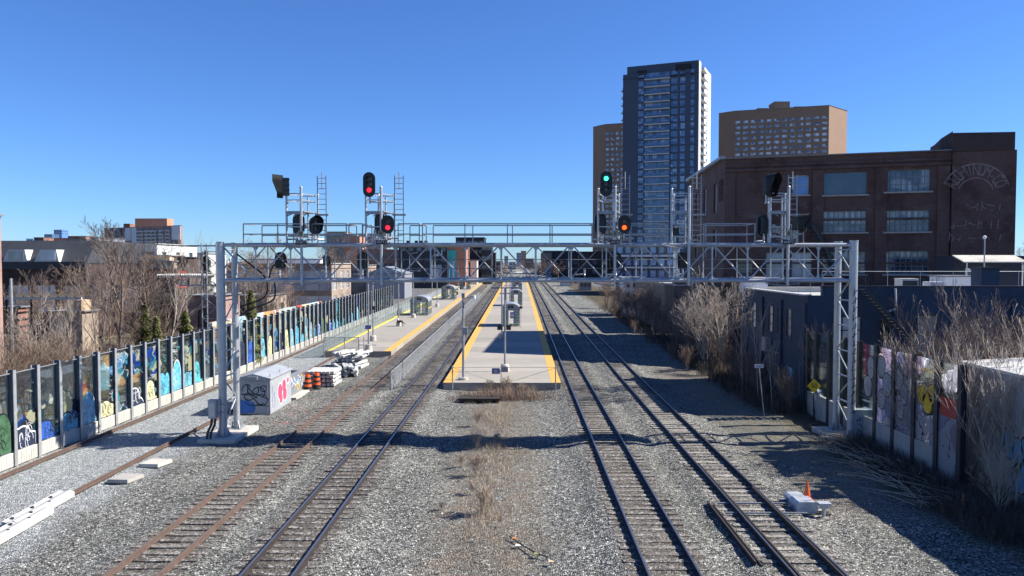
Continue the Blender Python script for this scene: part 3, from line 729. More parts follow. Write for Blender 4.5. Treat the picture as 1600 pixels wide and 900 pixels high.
def blue_building():
    x0, y0, y1 = 18.0, 46.6, 60.5
    side = []
    Ls = y1-y0      # edge 3 runs from far (x0,y1) to near (x0,y0)
    for px in (1232.5, 1218, 1204, 1190, 1178, 1168.5):
        Y = x0/((px-811)/FPX); u = y1-Y
        side.append((u-.5, 4.05, 1.0, 1.95, {'grid': (1, 3), 'pm': 'glass_pale', 'fm': 'frame_dark'}))
    side += [(Ls-3.0, -.1, .9, 2.1, {'grid': (1, 1), 'pm': 'glass_pale', 'fm': 'frame_grey'}), (Ls-6.2, .9, 1.0, 1.9), (Ls-1.2, .7, .8, 1.9)]
    front = []
    for xa, xb, ya, yb, st in ((1300, 1346, 494, 560, (3, 3)), (1373, 1392, 499, 532, (1, 3)), (1431, 1466, 492, 548, (1, 2)), (1500, 1530, 496, 548, (1, 2)), (1570, 1600, 496, 548, (1, 2))):
        a = W(xa, yb, y0); b = W(xb, ya, y0)
        front.append((a.x-x0, a.z, b.x-a.x, b.z-a.z, {'grid': st, 'pm': 'glass_pale' if xa in (1300, 1431) else 'glass', 'fm': 'frame_dark'}))
    t = building('painted_workshop', 'low navy blue painted brick workshop in front of the brick factory', 'building', rect(x0, 40, y0, y1), -.4, 7.0, 'navy', 'roof_pale', {0: front, 3: side}, recess=.06, nocop=(0, 1))
    # taller front parapet with broken corner, pilasters
    pp = MB(); pp.box(18.9, 40, y0-.012, y0+.3, 6.9, 7.52); pp.build('parapet', M['navy'], t)
    cp = MB(); cp.box(18.85, 40, y0-.06, y0+.36, 7.52, 7.6); cp.build('coping', M['navy_dark'], t)
    pl = MB()
    for yy in (46.7, 50.95, 54.9, 58.6): pl.box(x0-.14, x0-.002, yy, yy+.5, -.4, 6.5)
    for xx in (23.3, 27.2, 30.6): pl.box(xx, xx+.3, y0-.13, y0-.014, -.4, 6.85)
    pl.build('pilaster', M['navy'], t)
    dp = MB(); a = W(1399, 451, y0-.15); b = W(1399, 483, y0-.15); c = W(1381, 488, y0-.15)
    dp.tube([a, W(1400, 480, y0-.15), b, c], .07, 8); dp.build('drain_pipe', M['offwhite'], t)
    vb = MB(); a = W(1196, 530, 1); vb.box(17.55, 17.98, 53.2, 54.0, 2.7, 3.7); vb.build('vent_box', M['galv2'], t)
    dr = MB(); dr.box(x0-.05, x0-.003, 49.0, 49.9, -.2, 2.1); dr.build('door', M['lightblue'], t)
    # stair down the front wall
    st = MB(); a = W(1343, 452, y0-.7); b = W(1432, 548, y0-.7)
    for o in (0, -.8): st.bar(a+Vector((0, o, 0)), b+Vector((0, o, 0)), .05, .2); st.bar(a+Vector((0, o, .9)), b+Vector((0, o, .9)), .045, .045); st.bar(a+Vector((0, o, .5)), b+Vector((0, o, .5)), .03, .03)
    for k in range(20): q = a.lerp(b, k/19); st.box(q.x-.12, q.x+.12, q.y-.8, q.y, q.z-.02, q.z+.02)
    for k in range(6): q = a.lerp(b, k/5); st.bar(q+Vector((0, -.8, 0)), q+Vector((0, -.8, .9)), .04, .04)
    st.build('outside_stair', M['frame_dark'], t)
    rl = MB()
    for k in range(9): x = 20.5+k*2.2; rl.tube([(x, y0+4, 6.66), (x, y0+4, 8.45)], .018, 5)
    rl.tube([(20.5, y0+4, 8.45), (38, y0+4, 8.45)], .016, 5)
    for k in range(7): y = y0+.6+k*2.1; rl.tube([(19.2, y, 6.66), (19.2, y, 7.8)], .018, 5)
    rl.build('roof_railing', M['galv2'], t)
    pa = MB(); pa.box(x0-.1, 40, y0+.5, y1-.2, 6.65, 6.66)
    return t
blue_building()

def on_roof():
    zr = 6.66
    def at(xa, xb, Y): a = W(xa, 450, Y); b = W(xb, 450, Y); return a.x, b.x
    # air conditioner
    x0, x1 = at(1409, 1435, 51); t = thing('air_conditioner', 'grey boxed air conditioner standing on the navy workshop roof', 'air conditioner', ((x0+x1)/2, 51.5, zr))
    mb = MB(); mb.box(x0, x1, 51, 52, zr+.1, zr+1.25); mb.box(x0-.02, x1+.02, 50.98, 52.02, zr+1.25, zr+1.3); mb.build('casing', M['offwhite'], t)
    mb = MB(); mb.box(x0+.07, x1-.07, 50.97, 50.999, zr+.2, zr+1.15); mb.build('grille', M['frame_dark'], t)
    mb = MB(); [mb.box(q, q+.1, 51, 52, zr, zr+.1) for q in (x0+.05, x1-.15)]; mb.build('leg', M['galv2'], t)
    x0, x1 = at(1356, 1385, 50); t = thing('roof_hatch', 'white domed skylight box on the navy workshop roof', 'skylight', ((x0+x1)/2, 50.6, zr))
    mb = MB(); mb.box(x0, x1, 50, 51.2, zr, zr+.45); mb.build('curb', M['offwhite'], t)
    mb = MB(); c = ((x0+x1)/2); mb.prism([(x0-.03, 49.97, zr+.45), (x1+.03, 49.97, zr+.45), (c+.35, 49.97, zr+.78), (c-.35, 49.97, zr+.78)], (0, 1.26, 0)); mb.build('dome', M['white'], t)
    x0, x1 = at(1453, 1476, 50); mb = MB(); mb.box(x0, x1, 50, 50.9, zr, zr+1.1)
    t = thing('roof_cabinet', 'white two-door cabinet on the navy workshop roof', 'cabinet', (x0, 50, zr)); mb.build('body', M['white'], t)
    mb = MB(); m_ = (x0+x1)/2; mb.box(x0+.04, m_-.02, 49.97, 49.998, zr+.08, zr+1.02); mb.box(m_+.02, x1-.04, 49.97, 49.998, zr+.08, zr+1.02); mb.build('door', M['lens_off'] if 0 else M['frame_white'], t)
    x0, x1 = at(1476, 1520, 54); t = thing('white_low_shed', 'long low white shed behind the cabinet on the workshop roof', 'shed', (x0, 54, zr))
    mb = MB(); mb.box(x0, x1, 54, 56, zr, zr+1.35); mb.build('wall', M['white'], t); mb = MB(); mb.box(x0-.1, x1+.1, 53.9, 56.1, zr+1.35, zr+1.45); mb.build('roof', M['roof_grey'], t)
    x0, x1 = at(1527, 1555, 48); t = thing('chimney', 'square dark painted chimney rising from the workshop parapet', 'chimney', (x0, 48, zr))
    mb = MB(); mb.box(x0, x1, 47.6, 48.7, zr, zr+1.95); mb.build('stack', M['navy'], t); mb = MB(); mb.box(x0-.06, x1+.06, 47.54, 48.76, zr+1.95, zr+2.1); mb.build('cap', M['navy_dark'], t)
    # rooftop hut with pale awning
    x0, x1 = at(1485, 1573, 58); t = thing('rooftop_hut', 'dark rooftop hut with a pale sloping awning below the faded arch sign', 'hut', (x0, 58, zr))
    mb = MB(); mb.box(x0, x1+1.2, 57.5, 60.2, zr, zr+2.9); mb.build('wall', M['navy_dark'], t)
    mb = MB(); mb.prism([(x0-.2, 57.5, zr+2.95), (x0-.2, 56.0, zr+2.45), (x0-.2, 56.0, zr+2.37), (x0-.2, 57.5, zr+2.87)], (x1-x0+.4, 0, 0)); mb.build('awning', M['conc_light'], t)
    mb = MB(); a, b = at(1507, 1518, 57.5); mb.box(a, b, 57.42, 57.49, zr, zr+1.95); d = mb.build('door', M['white'], t)
    mb = MB(); mb.box(a+.12, b-.12, 57.39, 57.418, zr+1.0, zr+1.7); WL[d] = WL[t]; mb.build('pane', M['glass'], d)
    mb = MB(); [mb.tube([(q, 56.1, zr), (q, 56.1, zr+2.4)], .05, 6) for q in (x0+.1, x1-.1)]; mb.build('awning_post', M['offwhite'], t)
    x, _ = at(1537, 1540, 54); t = thing('lamp_post', 'slim lamp post with small round head on the workshop roof', 'lamp post', (x, 54, zr))
    mb = MB(); mb.tube([(x, 54, zr), (x, 54, zr+4.1)], [.06, .04], 8); mb.build('pole', M['galv2'], t)
    mb = MB(); mb.tube([(x-.02, 54, zr+4.1), (x-.05, 53.95, zr+4.22), (x-.06, 53.9, zr+4.3)], [.08, .14, .06], 10); mb.build('lamp_head', M['white'], t)
    for px, h in ((1452, 2.1), (1457, 1.4), (1464, 2.4), (1470, 1.7)):
        x, _ = at(px, px, 60); 
    x0, x1 = at(1215, 1258, 60); t = thing('roof_table', 'white rooftop storage boxes behind the gantry truss', 'storage box', (x0-2, 59, zr))
    mb = MB(); x0, x1 = at(1152, 1172, 59); mb.box(x0+.5, x1+1.4, 59, 60, zr, zr+1.15); mb.build('box', M['white'], t)
    mb = MB(); mb.box(x0+.4, x1+1.5, 58.95, 60.05, zr+1.15, zr+1.22); mb.build('lid', M['offwhite'], t)
on_roof()

# rows further along on the right
building('brick_annex', 'narrow dark brick annex between the shrubs and the factory side wall', 'building', rect(18.5, 20.1, 75.2, 89), -.3, 6.6, 'darkbrick', 'roof_dark', {0: [(.4, 2.2, .8, 1.6)], 3: wgrid(13.8, 5, 3.4, 1, 3, 1, 1.8)}, fm='frame_dark')
def corr(name, label, foot, z1, c):
    t = building(name, label, 'building', foot, -.2, z1, c, 'roof_pale'); x0 = foot[0][0]; y0 = foot[0][1]; y1 = foot[2][1]
    mb = MB(); k = 0
    while y0+.2+k*.45 < y1: mb.box(x0-.06, x0-.002, y0+.1+k*.45, y0+.28+k*.45, -.1, z1-.3); k += 1
    k = 0
    while x0+.1+k*.45 < foot[1][0]: mb.box(x0+.1+k*.45, x0+.28+k*.45, y0-.06, y0-.002, -.1, z1-.3); k += 1
    mb.build('corrugation', M[c], t)
corr('metal_warehouse', 'tan ribbed metal warehouse beyond the factory, near the right tracks', rect(18.7, 30, 96, 120), 6.3, 'tan_clad')
building('white_trailer', 'white boxy site office behind the bare shrubs on the right', 'site office', rect(17.3, 20.5, 122, 128), .2, 6.5, 'white', 'roof_pale', {0: wgrid(3.2, 3, 1.7, 3, 1.6, .6, .8)}, fm='frame_grey')
mid = building('balcony_block', 'mid-rise block with white balcony bands seen through the gantry truss', 'apartment building', [F(962, 190), F(1052, 186), F(1062, 204), F(975, 208)], -.2, 13.6, 'tower_dark', 'roof_pale', {0: wgrid(14.6, 7, 2.2, 4, 3, 1.4, 1.7)}, pm='glass_blue', simple=True)
for k in range(5):
    mb = MB(); a = Vector((*F(960, 188.4), 0)); b = Vector((*F(1053, 184.4), 0)); mb.bar((a.x, a.y, 1.6+3*k), (b.x, b.y, 1.6+3*k), 1.2, .5); mb.build('balcony', M['tower_white'], mid)
building('dark_sheds', 'dark brown flat-roofed hall right of the far tracks', 'building', [F(862, 330), F(962, 320), F(962, 350), F(868, 350)], 0, 13.5, 'darkbrick', 'roof_dark', {0: wgrid(26, 6, 4, 2, 4, 2, 1.6)}, simple=True)
building('tan_sheds', 'tan low hall beside the dark hall, right of the far tracks', 'building', [F(845, 420), F(880, 420), F(880, 440), F(848, 440)], 0, 14, 'tanbrick', 'roof_grey', {0: wgrid(12, 4, 5, 2, 4, 1.6, 1.4)}, simple=True)
building('glass_office', 'dark glass-topped office over the tan hall on the horizon', 'office building', [F(848, 600), F(900, 600), F(900, 620), F(850, 620)], 0, 18, 'tower_dark', 'roof_grey', {0: wgrid(26, 9, 12, 1, 3, 2, 3)}, pm='glass_blue', simple=True)

# ------------------------------------------------------------------ towers
def dist2(a, b): return math.hypot(a[0]-b[0], a[1]-b[1])
def condo():
    foot = [F(972, 308), F(1089, 297), F(1107, 320), F(995, 336)]
    L = dist2(foot[0], foot[1]); nf = 26; dz = 3.0; z0 = 8.0; wins = []
    L3 = dist2(foot[1], foot[2])
    s = L/117.0
    for j in range(nf):
        z = z0+dz*j
        wins += [(24*s, z, 9*s, 2.3, {'grid': (3, 2), 'pm': 'glass_blue2', 'fm': 'tower_dark'}), (75*s, z, 10.5*s, 2.4, {'grid': (3, 2), 'pm': 'glass_blue2', 'fm': 'tower_dark'}),
                 (89*s, z, 8*s, 2.4, {'grid': (2, 2), 'pm': 'glass_blue2', 'fm': 'tower_dark'}), (105*s, z, 6*s, 2.4, {'grid': (2, 2), 'pm': 'glass_blue2', 'fm': 'tower_dark'}), (35*s, z, 38.5*s, 2.3, {'grid': (10, 1), 'pm': 'glass_blue2', 'fm': 'tower_dark'})]
    side = [(3, z0+dz*j, 1.6, 1.9) for j in range(nf)]
    t = building('condo_tower', 'tall dark blue condominium tower with white balcony edges and white right flank', 'tower block', foot, -.3, 83.5, 'tower_dark', 'roof_dark', {0: wins, }, fm='frame_grey', pm='glass_blue2', recess=.35)
    a, b = Vector((*foot[0], 0)), Vector((*foot[1], 0)); U = (b-a).normalized(); N_ = Vector((U.y, -U.x, 0)); V = -N_
    # mechanical crown set back at left
    mb = MB(); p = [a+U*6*s-N_*.6, b+U*.0-N_*.6, b+V*17-N_*0, a+U*6*s+V*17]
    mb.prism([(q.x, q.y, 83.2) for q in p], (0, 0, 5.4)); mb.build('crown', M['tower_dark'], t)
    mb = MB(); 
    for u0, u1, z0_, z1_ in ((22, 37, 84.6, 86.6), (82, 106, 84.8, 87.6)):
        q0 = a+U*u0*s-N_*.5; q1 = a+U*u1*s-N_*.5; mb = MB(); mb.bar((q0.x, q0.y, (z0_+z1_)/2), (q1.x, q1.y, (z0_+z1_)/2), .3, z1_-z0_); mb.build('louvre', M['blackmatte'], t)
    pass
    for j in range(nf):
        z = z0+dz*j-.75; mb = MB(); q0 = a+U*35*s+N_*.75; q1 = a+U*74.5*s+N_*.75
        mb.bar((q0.x, q0.y, z+.12), (q1.x, q1.y, z+.12), 1.5, .25); mb.build('balcony', M['tower_white'], t)
    for j in range(nf):                            # glass balustrades
        z = z0+dz*j-.75; mb = MB(); q0 = a+U*35*s+N_*1.45; q1 = a+U*74.5*s+N_*1.45
        mb.bar((q0.x, q0.y, z+.6), (q1.x, q1.y, z+.6), .04, .8); mb.build('balustrade', M['glass_balcony'], t)
    # right flank: white wall plates and stacked balconies
    c = Vector((*foot[2], 0)); U2 = (c-b).normalized(); N2 = Vector((U2.y, -U2.x, 0)); L2 = (c-b).length
    mb = MB()
    for u0, u1, off in ((.0, .16*L2, .25), (.44*L2, L2+.5, .25)):
        q0 = b+U2*u0+N2*off/2; q1 = b+U2*u1+N2*off/2; mb.bar((q0.x, q0.y, 43.9), (q1.x, q1.y, 43.9), off, 88.9)
    mb.build('white_fin', M['tower_white'], t)
    q0 = b+U2*.0+N2*.12
    for j in range(nf+1):
        z = z0+dz*j-.6; mb = MB(); q0 = b+U2*.17*L2+N2*.8; q1 = b+U2*.43*L2+N2*.8
        mb.bar((q0.x, q0.y, z), (q1.x, q1.y, z), 1.6, .4); mb.build('side_balcony', M['tower_white'], t)
    for j in range(nf):
        q = b+U2*.62*L2+N2*.26; z = z0+dz*j; mb = MB(); q1 = q+U2*2.6; mb.bar((q.x, q.y, z+1), (q1.x, q1.y, z+1), .06, 1.7); mb.build('side_window', M['glass_blue2'], t)
    for j in range(nf-1):                          # balconies poking out on the left
        z = z0+dz*j-.5; q0 = a-U*1.4+V*4; q1 = a+U*.0+V*4; mb = MB(); mb.bar((q0.x, q0.y, z), (q1.x, q1.y, z), 3.5, .25); mb.bar((q0.x+.02, q0.y-1.7, z+.55), (q1.x, q1.y-1.7, z+.55), .05, .9); mb.build('end_balcony', M['offwhite'], t)
condo()
def brown(name, label, pts, z1, n0, L0, edge, top=None):
    foot = pts; L = dist2(foot[edge], foot[edge+1]); r = random.Random(n0); wins = []
    for (u, z, w_, h) in wgrid(L, n0, 8, int((z1-11)/2.8), 2.8, L/n0*.66, 1.5):
        wins.append((u, z, w_, h, {'grid': (2, 1), 'pm': 'slab_panes', 'fm': 'frame_grey'}))
    t = building(name, label, 'tower block', foot, -.3, z1, 'brown_tower', 'roof_grey', {edge: wins}, pm='slab_panes', simple=True, recess=.2)
    return t, L
tR, LR = brown('slab_tower', 'broad brown brick slab tower right of the dark condominium, sunlit right end', [F(1121, 398), F(1145, 392), F(1292, 378), F(1320, 392), F(1310, 425), F(1150, 430)], 87.5, 12, 0, 1)
mb = MB(); a, b = F(1205, 395), F(1231, 393); mb.box(a[0], b[0], 393, 402, 87.2, 92.6); a, b = F(1181, 395), F(1199, 393); mb.box(a[0], b[0], 395, 402, 87.2, 89.6); a, b = F(1238, 393), F(1262, 391); mb.box(a[0], b[0], 393, 400, 87.2, 90.0); mb.build('penthouse', M['brown_tower'], tR)
brown('slab_tower', 'brown brick tower half hidden behind the left edge of the dark condominium', [F(926, 418), F(944, 410), F(992, 404), F(992, 430), F(935, 440)], 84, 6, 0, 1)

# ------------------------------------------------------------------ left side and far buildings
building('brick_house', 'tall pink brick building end cut off at the left edge of the photo', 'building', rect(-46, -34.9, 42, 50), -.4, 12.2, 'pinkbrick', 'roof_grey', {1: [(3, 8, 1, 1.8), (3, 3.5, 1, 1.8)]}, fm='frame_white')
def mansard():
    y = 86; a = W(4, 452, y); b = W(133, 378, y)
    t = building('long_low_building', 'long dark low building with blue-black mansard roof and dormers', 'building', rect(a.x-8, b.x, y, y+14), -.3, 8.9, 'darkbrick', 'roof_dark',
                 {0: [(q*3.2+8.6, 2.6+.6, 2.4, 3.2, {'grid': (3, 2), 'pm': 'glass_pale', 'fm': 'frame_grey'}) for q in range(5)]}, rise=1)
    mb = MB(); zr = 11.6; mb.prism([(a.x-8.1, y-.1, 8.9), (a.x-8.1, y+2.2, zr), (a.x-8.1, y+12, zr), (a.x-8.1, y+14, 8.9)], (b.x-a.x+8.2, 0, 0)); mb.build('mansard', M['roof_dark'], t)
    mb = MB(); mb.box(a.x-8.1, b.x+.1, y-.35, y-.02, 8.2, 9.1); mb.build('fascia', M['dark_clad'], t)
    for px in (17, 66):
        q = W(px, 395, y).x; d = MB(); d.prism([(q-.8, y-.3, 9.1), (q+2.1, y-.3, 9.1), (q+1.8, y-.3, 10.5), (q-.1, y-.3, 10.5)], (0, 2.2, 0)); dd = d.build('dormer', M['offwhite'], t)
        g = MB(); g.box(q-.1, q+1.7, y-.36, y-.302, 9.25, 10.3); g.build('pane', M['glass_pale'], dd)
mansard()
def fh(x0, x1, ytop, Y): a = W(x0, ytop, Y); b = W(x1, ytop, Y); return a.x, b.x, a.z
def block(name, label, x0, x1, ytop, Y, depth, wm, rm='roof_grey', nw=0, nf=0, ww=1.2, wh=1.4, dz=3.0, zw=None, z0=None, **kw):
    a, b, z = fh(x0, x1, ytop, Y); ws = {}
    base = (gz(Y)-.35) if z0 is None else z0
    if nw:
        g = wgrid(b-a, nw, zw if zw is not None else z-1.2-wh-(nf-1)*dz, nf, dz, ww, wh); ws[0] = g; ws[1] = wgrid(depth, max(2, int(depth/4)), g[0][1], nf, dz, ww, wh)
    return building(name, label, kw.pop('cat', 'building'), rect(a, b, Y, Y+depth), base, z, wm, rm, ws, **kw)
wb = block('white_building', 'white rendered building with a deck, behind the tallest bare trees', 130, 245, 381, 112, 14, 'offwhite', 'roof_pale', 5, 1, 1.3, 1.6)
mb = MB(); a, b, z = fh(188, 210, 400, 111); mb.prism([(a, 111, 9.0), (b+.9, 111, 9.0), (b, 111, 11.0), (a, 111, 11.0)], (0, .9, 0)); mb.build('bay', M['frame_dark'], wb)
dk = block('roof_deck', 'pale yellow glazed roof deck in front of the white building', 160, 265, 399, 106, 5, 'peach', 'roof_pale'); 
block('tan_fascia_building', 'low building with a peach coloured roof band above dark brick', 160, 272, 408, 98, 8, 'peach', 'roof_pale')
block('dark_brick_block', 'dark brick block below the peach band, behind bare branches', 120, 225, 420, 96, 1.9, 'darkbrick', 'roof_dark', 6, 1, 1.5, 1.8)
rb = block('red_shopfront', 'bright red clad shop front with openings below the peach band', 225, 276, 420.5, 95, 2.9, 'red_clad', 'roof_dark', 2, 1, 1.5, .9, z0=5.7)
mb = MB(); a, b, z = fh(225, 276, 449, 95); mb.box(a+.02, b-.02, 95.02, 97.8, -.3, 5.69); mb.build('base', M['darkbrick'], rb)
mb = MB(); a, b, z = fh(227, 274, 449, 94.98); mb.box(a, b, 94.85, 94.98, -.3, z); mb.build('dark_base_plate', M['frame_dark'], rb)  # dark plate added over the lower front, not a real window
block('dark_stair_block', 'narrow dark stair block right of the red shop front', 272, 293, 402, 99, 6, 'darkbrick', 'roof_dark')
block('pale_long_building', 'long low white building with strip windows on the left skyline', 245, 318, 395.5, 130, 10, 'offwhite', 'roof_pale', 9, 1, 1.2, 1.2, fm='frame_dark')
block('small_brick_house', 'small pink brick house with grey roof edge left of the gantry leg', 293, 338, 462, 72, 6, 'pinkbrick', 'roof_grey', 1, 1, .9, 1.9, fm='frame_dark')
tb = block('tan_brick_works', 'tan brick works with tall gridded windows behind the gantry', 372, 518, 412, 122, 14, 'tanbrick', 'roof_pale', 7, 2, 2.2, 3.2, 4.1, fm='frame_white', pm='glass_pale', grid=(4, 5))
mb = MB(); a, b, z = fh(395, 500, 404, 124); mb.box(a, b, 124, 130, z-1.2, z); mb.build('roof_light', M['white'], tb)
block('long_grey_roof', 'low houses with grey roofs behind the tan brick works', 505, 575, 414, 175, 10, 'tanbrick', 'roof_grey', 5, 1, 1.3, 1.5)
gs = block('blue_grey_shed', 'blue grey metal shed with a shallow roof left of the black building', 572, 632, 428, 170, 12, 'galv2', 'roof_grey')
mb = MB(); a, b, z = fh(570, 634, 428, 170); m_ = (a+b)/2; mb.prism([(a, 169.9, z+.03), (b, 169.9, z+.03), (m_, 169.9, z+1.7)], (0, 12, 0)); mb.build('gable', M['galv2'], gs)
block('orange_factory', 'orange brick block with grey top storey left of the black building', 560, 625, 390, 240, 16, 'orange_clad', 'roof_grey', 7, 2, 1.2, 1.4, 3.2)
block('orange_block', 'small orange block on the skyline between the two signal towers', 538, 562, 369, 330, 14, 'orange_clad')
block('water_tank_building', 'brown skyline building with rooftop tank behind the left gantry', 510, 540, 362, 345, 14, 'tan_clad', 'roof_grey', 5, 2)
block('grey_slab', 'grey slab between the orange skyline blocks', 560, 604, 365, 360, 14, 'galv2', 'roof_grey', 4, 3)
bk = block('black_building', 'black clad building with a white 21 on its corner', 623, 699, 381, 225, 20, 'dark_clad', 'roof_dark', 6, 3, 1.4, 1.0, 3.1)
p = W(687, 396, 224.8); text('21', 2.6, (p.x, 224.7, p.z), M['white'], bk, 'number')
p = W(684, 404, 224.8); text('STUDIO', .9, (p.x, 224.7, p.z), M['galv2'], bk, 'small_lettering') if False else None
mb = MB(); a, b, z = fh(672, 690, 422, 224.9); mb.box(a, b, 224.8, 224.98, z-2.5, z+1.6); mb.build('louvre', M['galv2'], bk)
mb = MB(); 
for q in (635, 648, 656, 663): a, b, z = fh(q, q+4, 379, 226); mb.box(a, b, 226, 228, z-1, z+.6)
mb.build('roof_units', M['blackmatte'], bk)
tq = block('mural_building', 'grey building with a teal to cyan painted end wall', 697, 727, 382, 228, 18, 'orange_clad', 'roof_pale')
a, b, z = fh(698, 712, 391, 227.8); mb = MB(); zb = W(700, 440, 227.8).z; zm_ = W(700, 408, 227.8).z
mb.box(a, b, 227.75, 227.98, zm_, z); mb.build('mural', M['teal'], tq); mb = MB(); mb.box(a, b, 227.75, 227.98, zb, zm_-.01); mb.build('mural', M['cyan'], tq)
mb = MB(); c_ = (a+b)/2; mb.box(c_+.4, c_+.9, 227.7, 227.745, zb, z-2.5); mb.build('mural', M['whitepaint'], tq)
bt = block('black_tower_block', 'tall black office block behind the mural building', 712, 756, 371, 262, 18, 'dark_clad', 'roof_dark', 5, 4, 1.5, 1.2, 3.2)
block('black_annex', 'lower black annex right of the tall black office block', 752, 768, 380, 255, 14, 'dark_clad', 'roof_dark', 2, 4, 1.5, 1.2, 3.2)
block('small_black_hut', 'small black flat-roofed block right of the black annex', 768, 774, 395, 280, 10, 'dark_clad', 'roof_dark')
block('cream_house', 'cream low building in front of the tall black block', 735, 745, 407, 240, 8, 'offwhite')
def apartment():
    Y = 640
    foot = [F(165, 650), F(192, 640), F(283, 600), F(286, 625), F(175, 670)]
    w1 = [(4, 4+2.9*j, 9, 1.2) for j in range(9)]
    L = dist2(foot[1], foot[2]); r = random.Random(4); w2 = wgrid(L, 13, 4, 11, 2.9, 2.6, 1.5)
    t = building('apartment_block', 'distant red and white apartment block with balconies on the left skyline', 'apartment building', foot, -.3, 38.5, 'pinkbrick', 'roof_grey', {0: w1, 1: w2}, simple=True)
    a, b = Vector((*foot[1], 0)), Vector((*foot[2], 0)); U = (b-a).normalized(); N_ = Vector((U.y, -U.x, 0))
    def plate(name, u0, u1, z0, z1, mat, off=.25, th=.3):
        q0 = a+U*u0+N_*off; q1 = a+U*u1+N_*off; m_ = MB(); m_.bar((q0.x, q0.y, (z0+z1)/2), (q1.x, q1.y, (z0+z1)/2), th, z1-z0); return m_.build(name, mat, t)
    plate('white_panel', .06*L, .16*L, 27, 38, M['tower_white']); plate('white_panel', .17*L, .26*L, 24, 38, M['tower_white']); plate('white_panel', .86*L, 1.0*L, 27, 38, M['tower_white'])
    for u0, u1 in ((.28, .40), (.42, .62), (.66, .74), (.78, .84)):
        for j in range(11): plate('balcony', u0*L, u1*L, 5+2.9*j, 6.1+2.9*j, M['offwhite'], 1.0, 1.6)
    mb = MB(); p0, p1 = F(212, 634), F(262, 634); mb.box(p0[0], p1[0], 634, 646, 38, 46); mb.build('penthouse', M['orange_clad'], t)
    mb = MB(); p0, p1 = F(192, 640), F(202, 640); mb.box(p0[0], p1[0], 642, 652, 38, 42); mb.build('penthouse', M['redbrick'], t)
    mb = MB(); q0 = Vector((*foot[0], 0)); q1 = Vector((*foot[1], 0)); mb.bar((q0.x, q0.y-.4, 22), (q1.x-1, q1.y-.4, 22), .4, 32); mb.build('painted_shade', M['tower_dark'], t)  # dark sheet that paints the shade onto the left face
apartment()
sk = [('skyline block of red brick at the far left', 8, 40, 378, 300, 'redbrick'), ('small blue glass block on the left skyline', 41, 52, 373, 700, 'glass_blue'), ('red brick stack with rooftop dishes on the left skyline', 53, 68, 371, 320, 'redbrick'),
      ('short blue office slab on the left skyline', 69, 81, 366, 900, 'glass_blue'), ('tall thin blue glass tower on the left skyline', 84, 96.5, 359, 950, 'glass_blue'), ('green edged low building on the left skyline', 68, 84, 373, 330, 'galv2'),
      ('long orange brick building on the left skyline', 84, 115, 372, 310, 'orange_clad'), ('red brick building with dark side left of the white building', 106, 134, 369, 305, 'redbrick'), ('grey rooftop plant room behind the white building', 141, 152, 371, 200, 'galv2'),
      ('grey apartment slab on the horizon just right of the gantry centre', 807, 816, 395, 900, 'galv2'), ('pink tower on the horizon above the far tracks', 814, 822, 392, 1000, 'orange_clad'), ('small teal block on the horizon above the platform', 788, 794, 400, 1100, 'galv2'),
      ('low stepped block right of the pink horizon tower', 820, 834, 404, 700, 'tanbrick'), ('low pale block far along the tracks', 795, 806, 409, 600, 'offwhite'), ('brown flats between trees far along the line', 770, 786, 408, 500, 'tanbrick')]
for lab, x0, x1, yt, Y, m_ in sk:
    block('distant_building', lab, x0, x1, yt, Y, 14, m_, 'roof_grey', max(2, int((x1-x0)/4)), 2, 2.0, 1.4, simple=True)
# low sheds and houses that fill the yard left of the tracks
r = random.Random(11)
yard = [(525, 452, 215, 'offwhite'), (545, 444, 250, 'tanbrick'), (606, 441, 215, 'offwhite'), (640, 443, 260, 'galv2'), (668, 438, 290, 'offwhite'), (700, 436, 310, 'tanbrick'), (728, 430, 340, 'offwhite'), (748, 424, 380, 'offwhite'), (862, 424, 330, 'galv2'), (885, 436, 240, 'offwhite'), (915, 440, 210, 'galv2')]
names = ['low white shed in the yard left of the parked cars', 'low tan shed behind the yard cars', 'white flat shed beside the blue grey shed', 'grey lock-up shed in front of the black building', 'pale lock-up below the number 21',
         'small tan house below the mural', 'white low house right of the mural', 'white canopy building beside the far platform', 'grey hut right of the far tracks', 'pale hut beside the right-hand yard', 'grey hut nearest the shrubs in the right-hand yard']
for (px, yt, Y, m_), nm in zip(yard, names): block('yard_shed', nm, px-9, px+9, yt, Y, 6, m_, 'roof_grey', 3, 1, .9, 1.0, zw=gz(Y)+.8, simple=True)
for lab, px, Y in (('long pale terrace between the bare trees and the tan works', 340, 150), ('weathered grey shed left of the tan works', 395, 95)):
    block('terrace', lab, px-22, px+22, 424 if Y > 100 else 462, Y, 8, 'tan_clad', 'roof_grey', 4, 1, 1.1, 1.3, simple=True)
# pergola and terraces behind the left trees
def pergola(x0, x1, y, Y, n, label, rm):
    a, b = W(x0, y, Y), W(x1, y, Y); t = thing('pergola', label, 'pergola', (a.x, Y, -.3))
    mb = MB(); mb.bar(a, b, .12, .25); mb.bar(a+Vector((0, 2.5, 0)), b+Vector((0, 2.5, 0)), .12, .25); mb.build('beam', M['offwhite'], t)
    mb = MB()
    for k in range(n): q = a.lerp(b, (k+.5)/n); mb.bar(q+Vector((0, -.4, .18)), q+Vector((0, 2.9, .18)), .08, .14)
    mb.build('rafters', M[rm], t)
    mb = MB()
    for k in range(4): q = a.lerp(b, k/3*.96+.02); mb.tube([(q.x, q.y, -.3), (q.x, q.y, q.z-.1)], .09, 8)
    mb.build('posts', M['dirt_timber'], t)
pergola(246, 320, 432, 78, 22, 'timber pergola with white rafters in front of the red shop front', 'offwhite')
pergola(8, 128, 466, 66, 9, 'low weathered pergola behind the leftmost bare tree', 'dirt_timber')
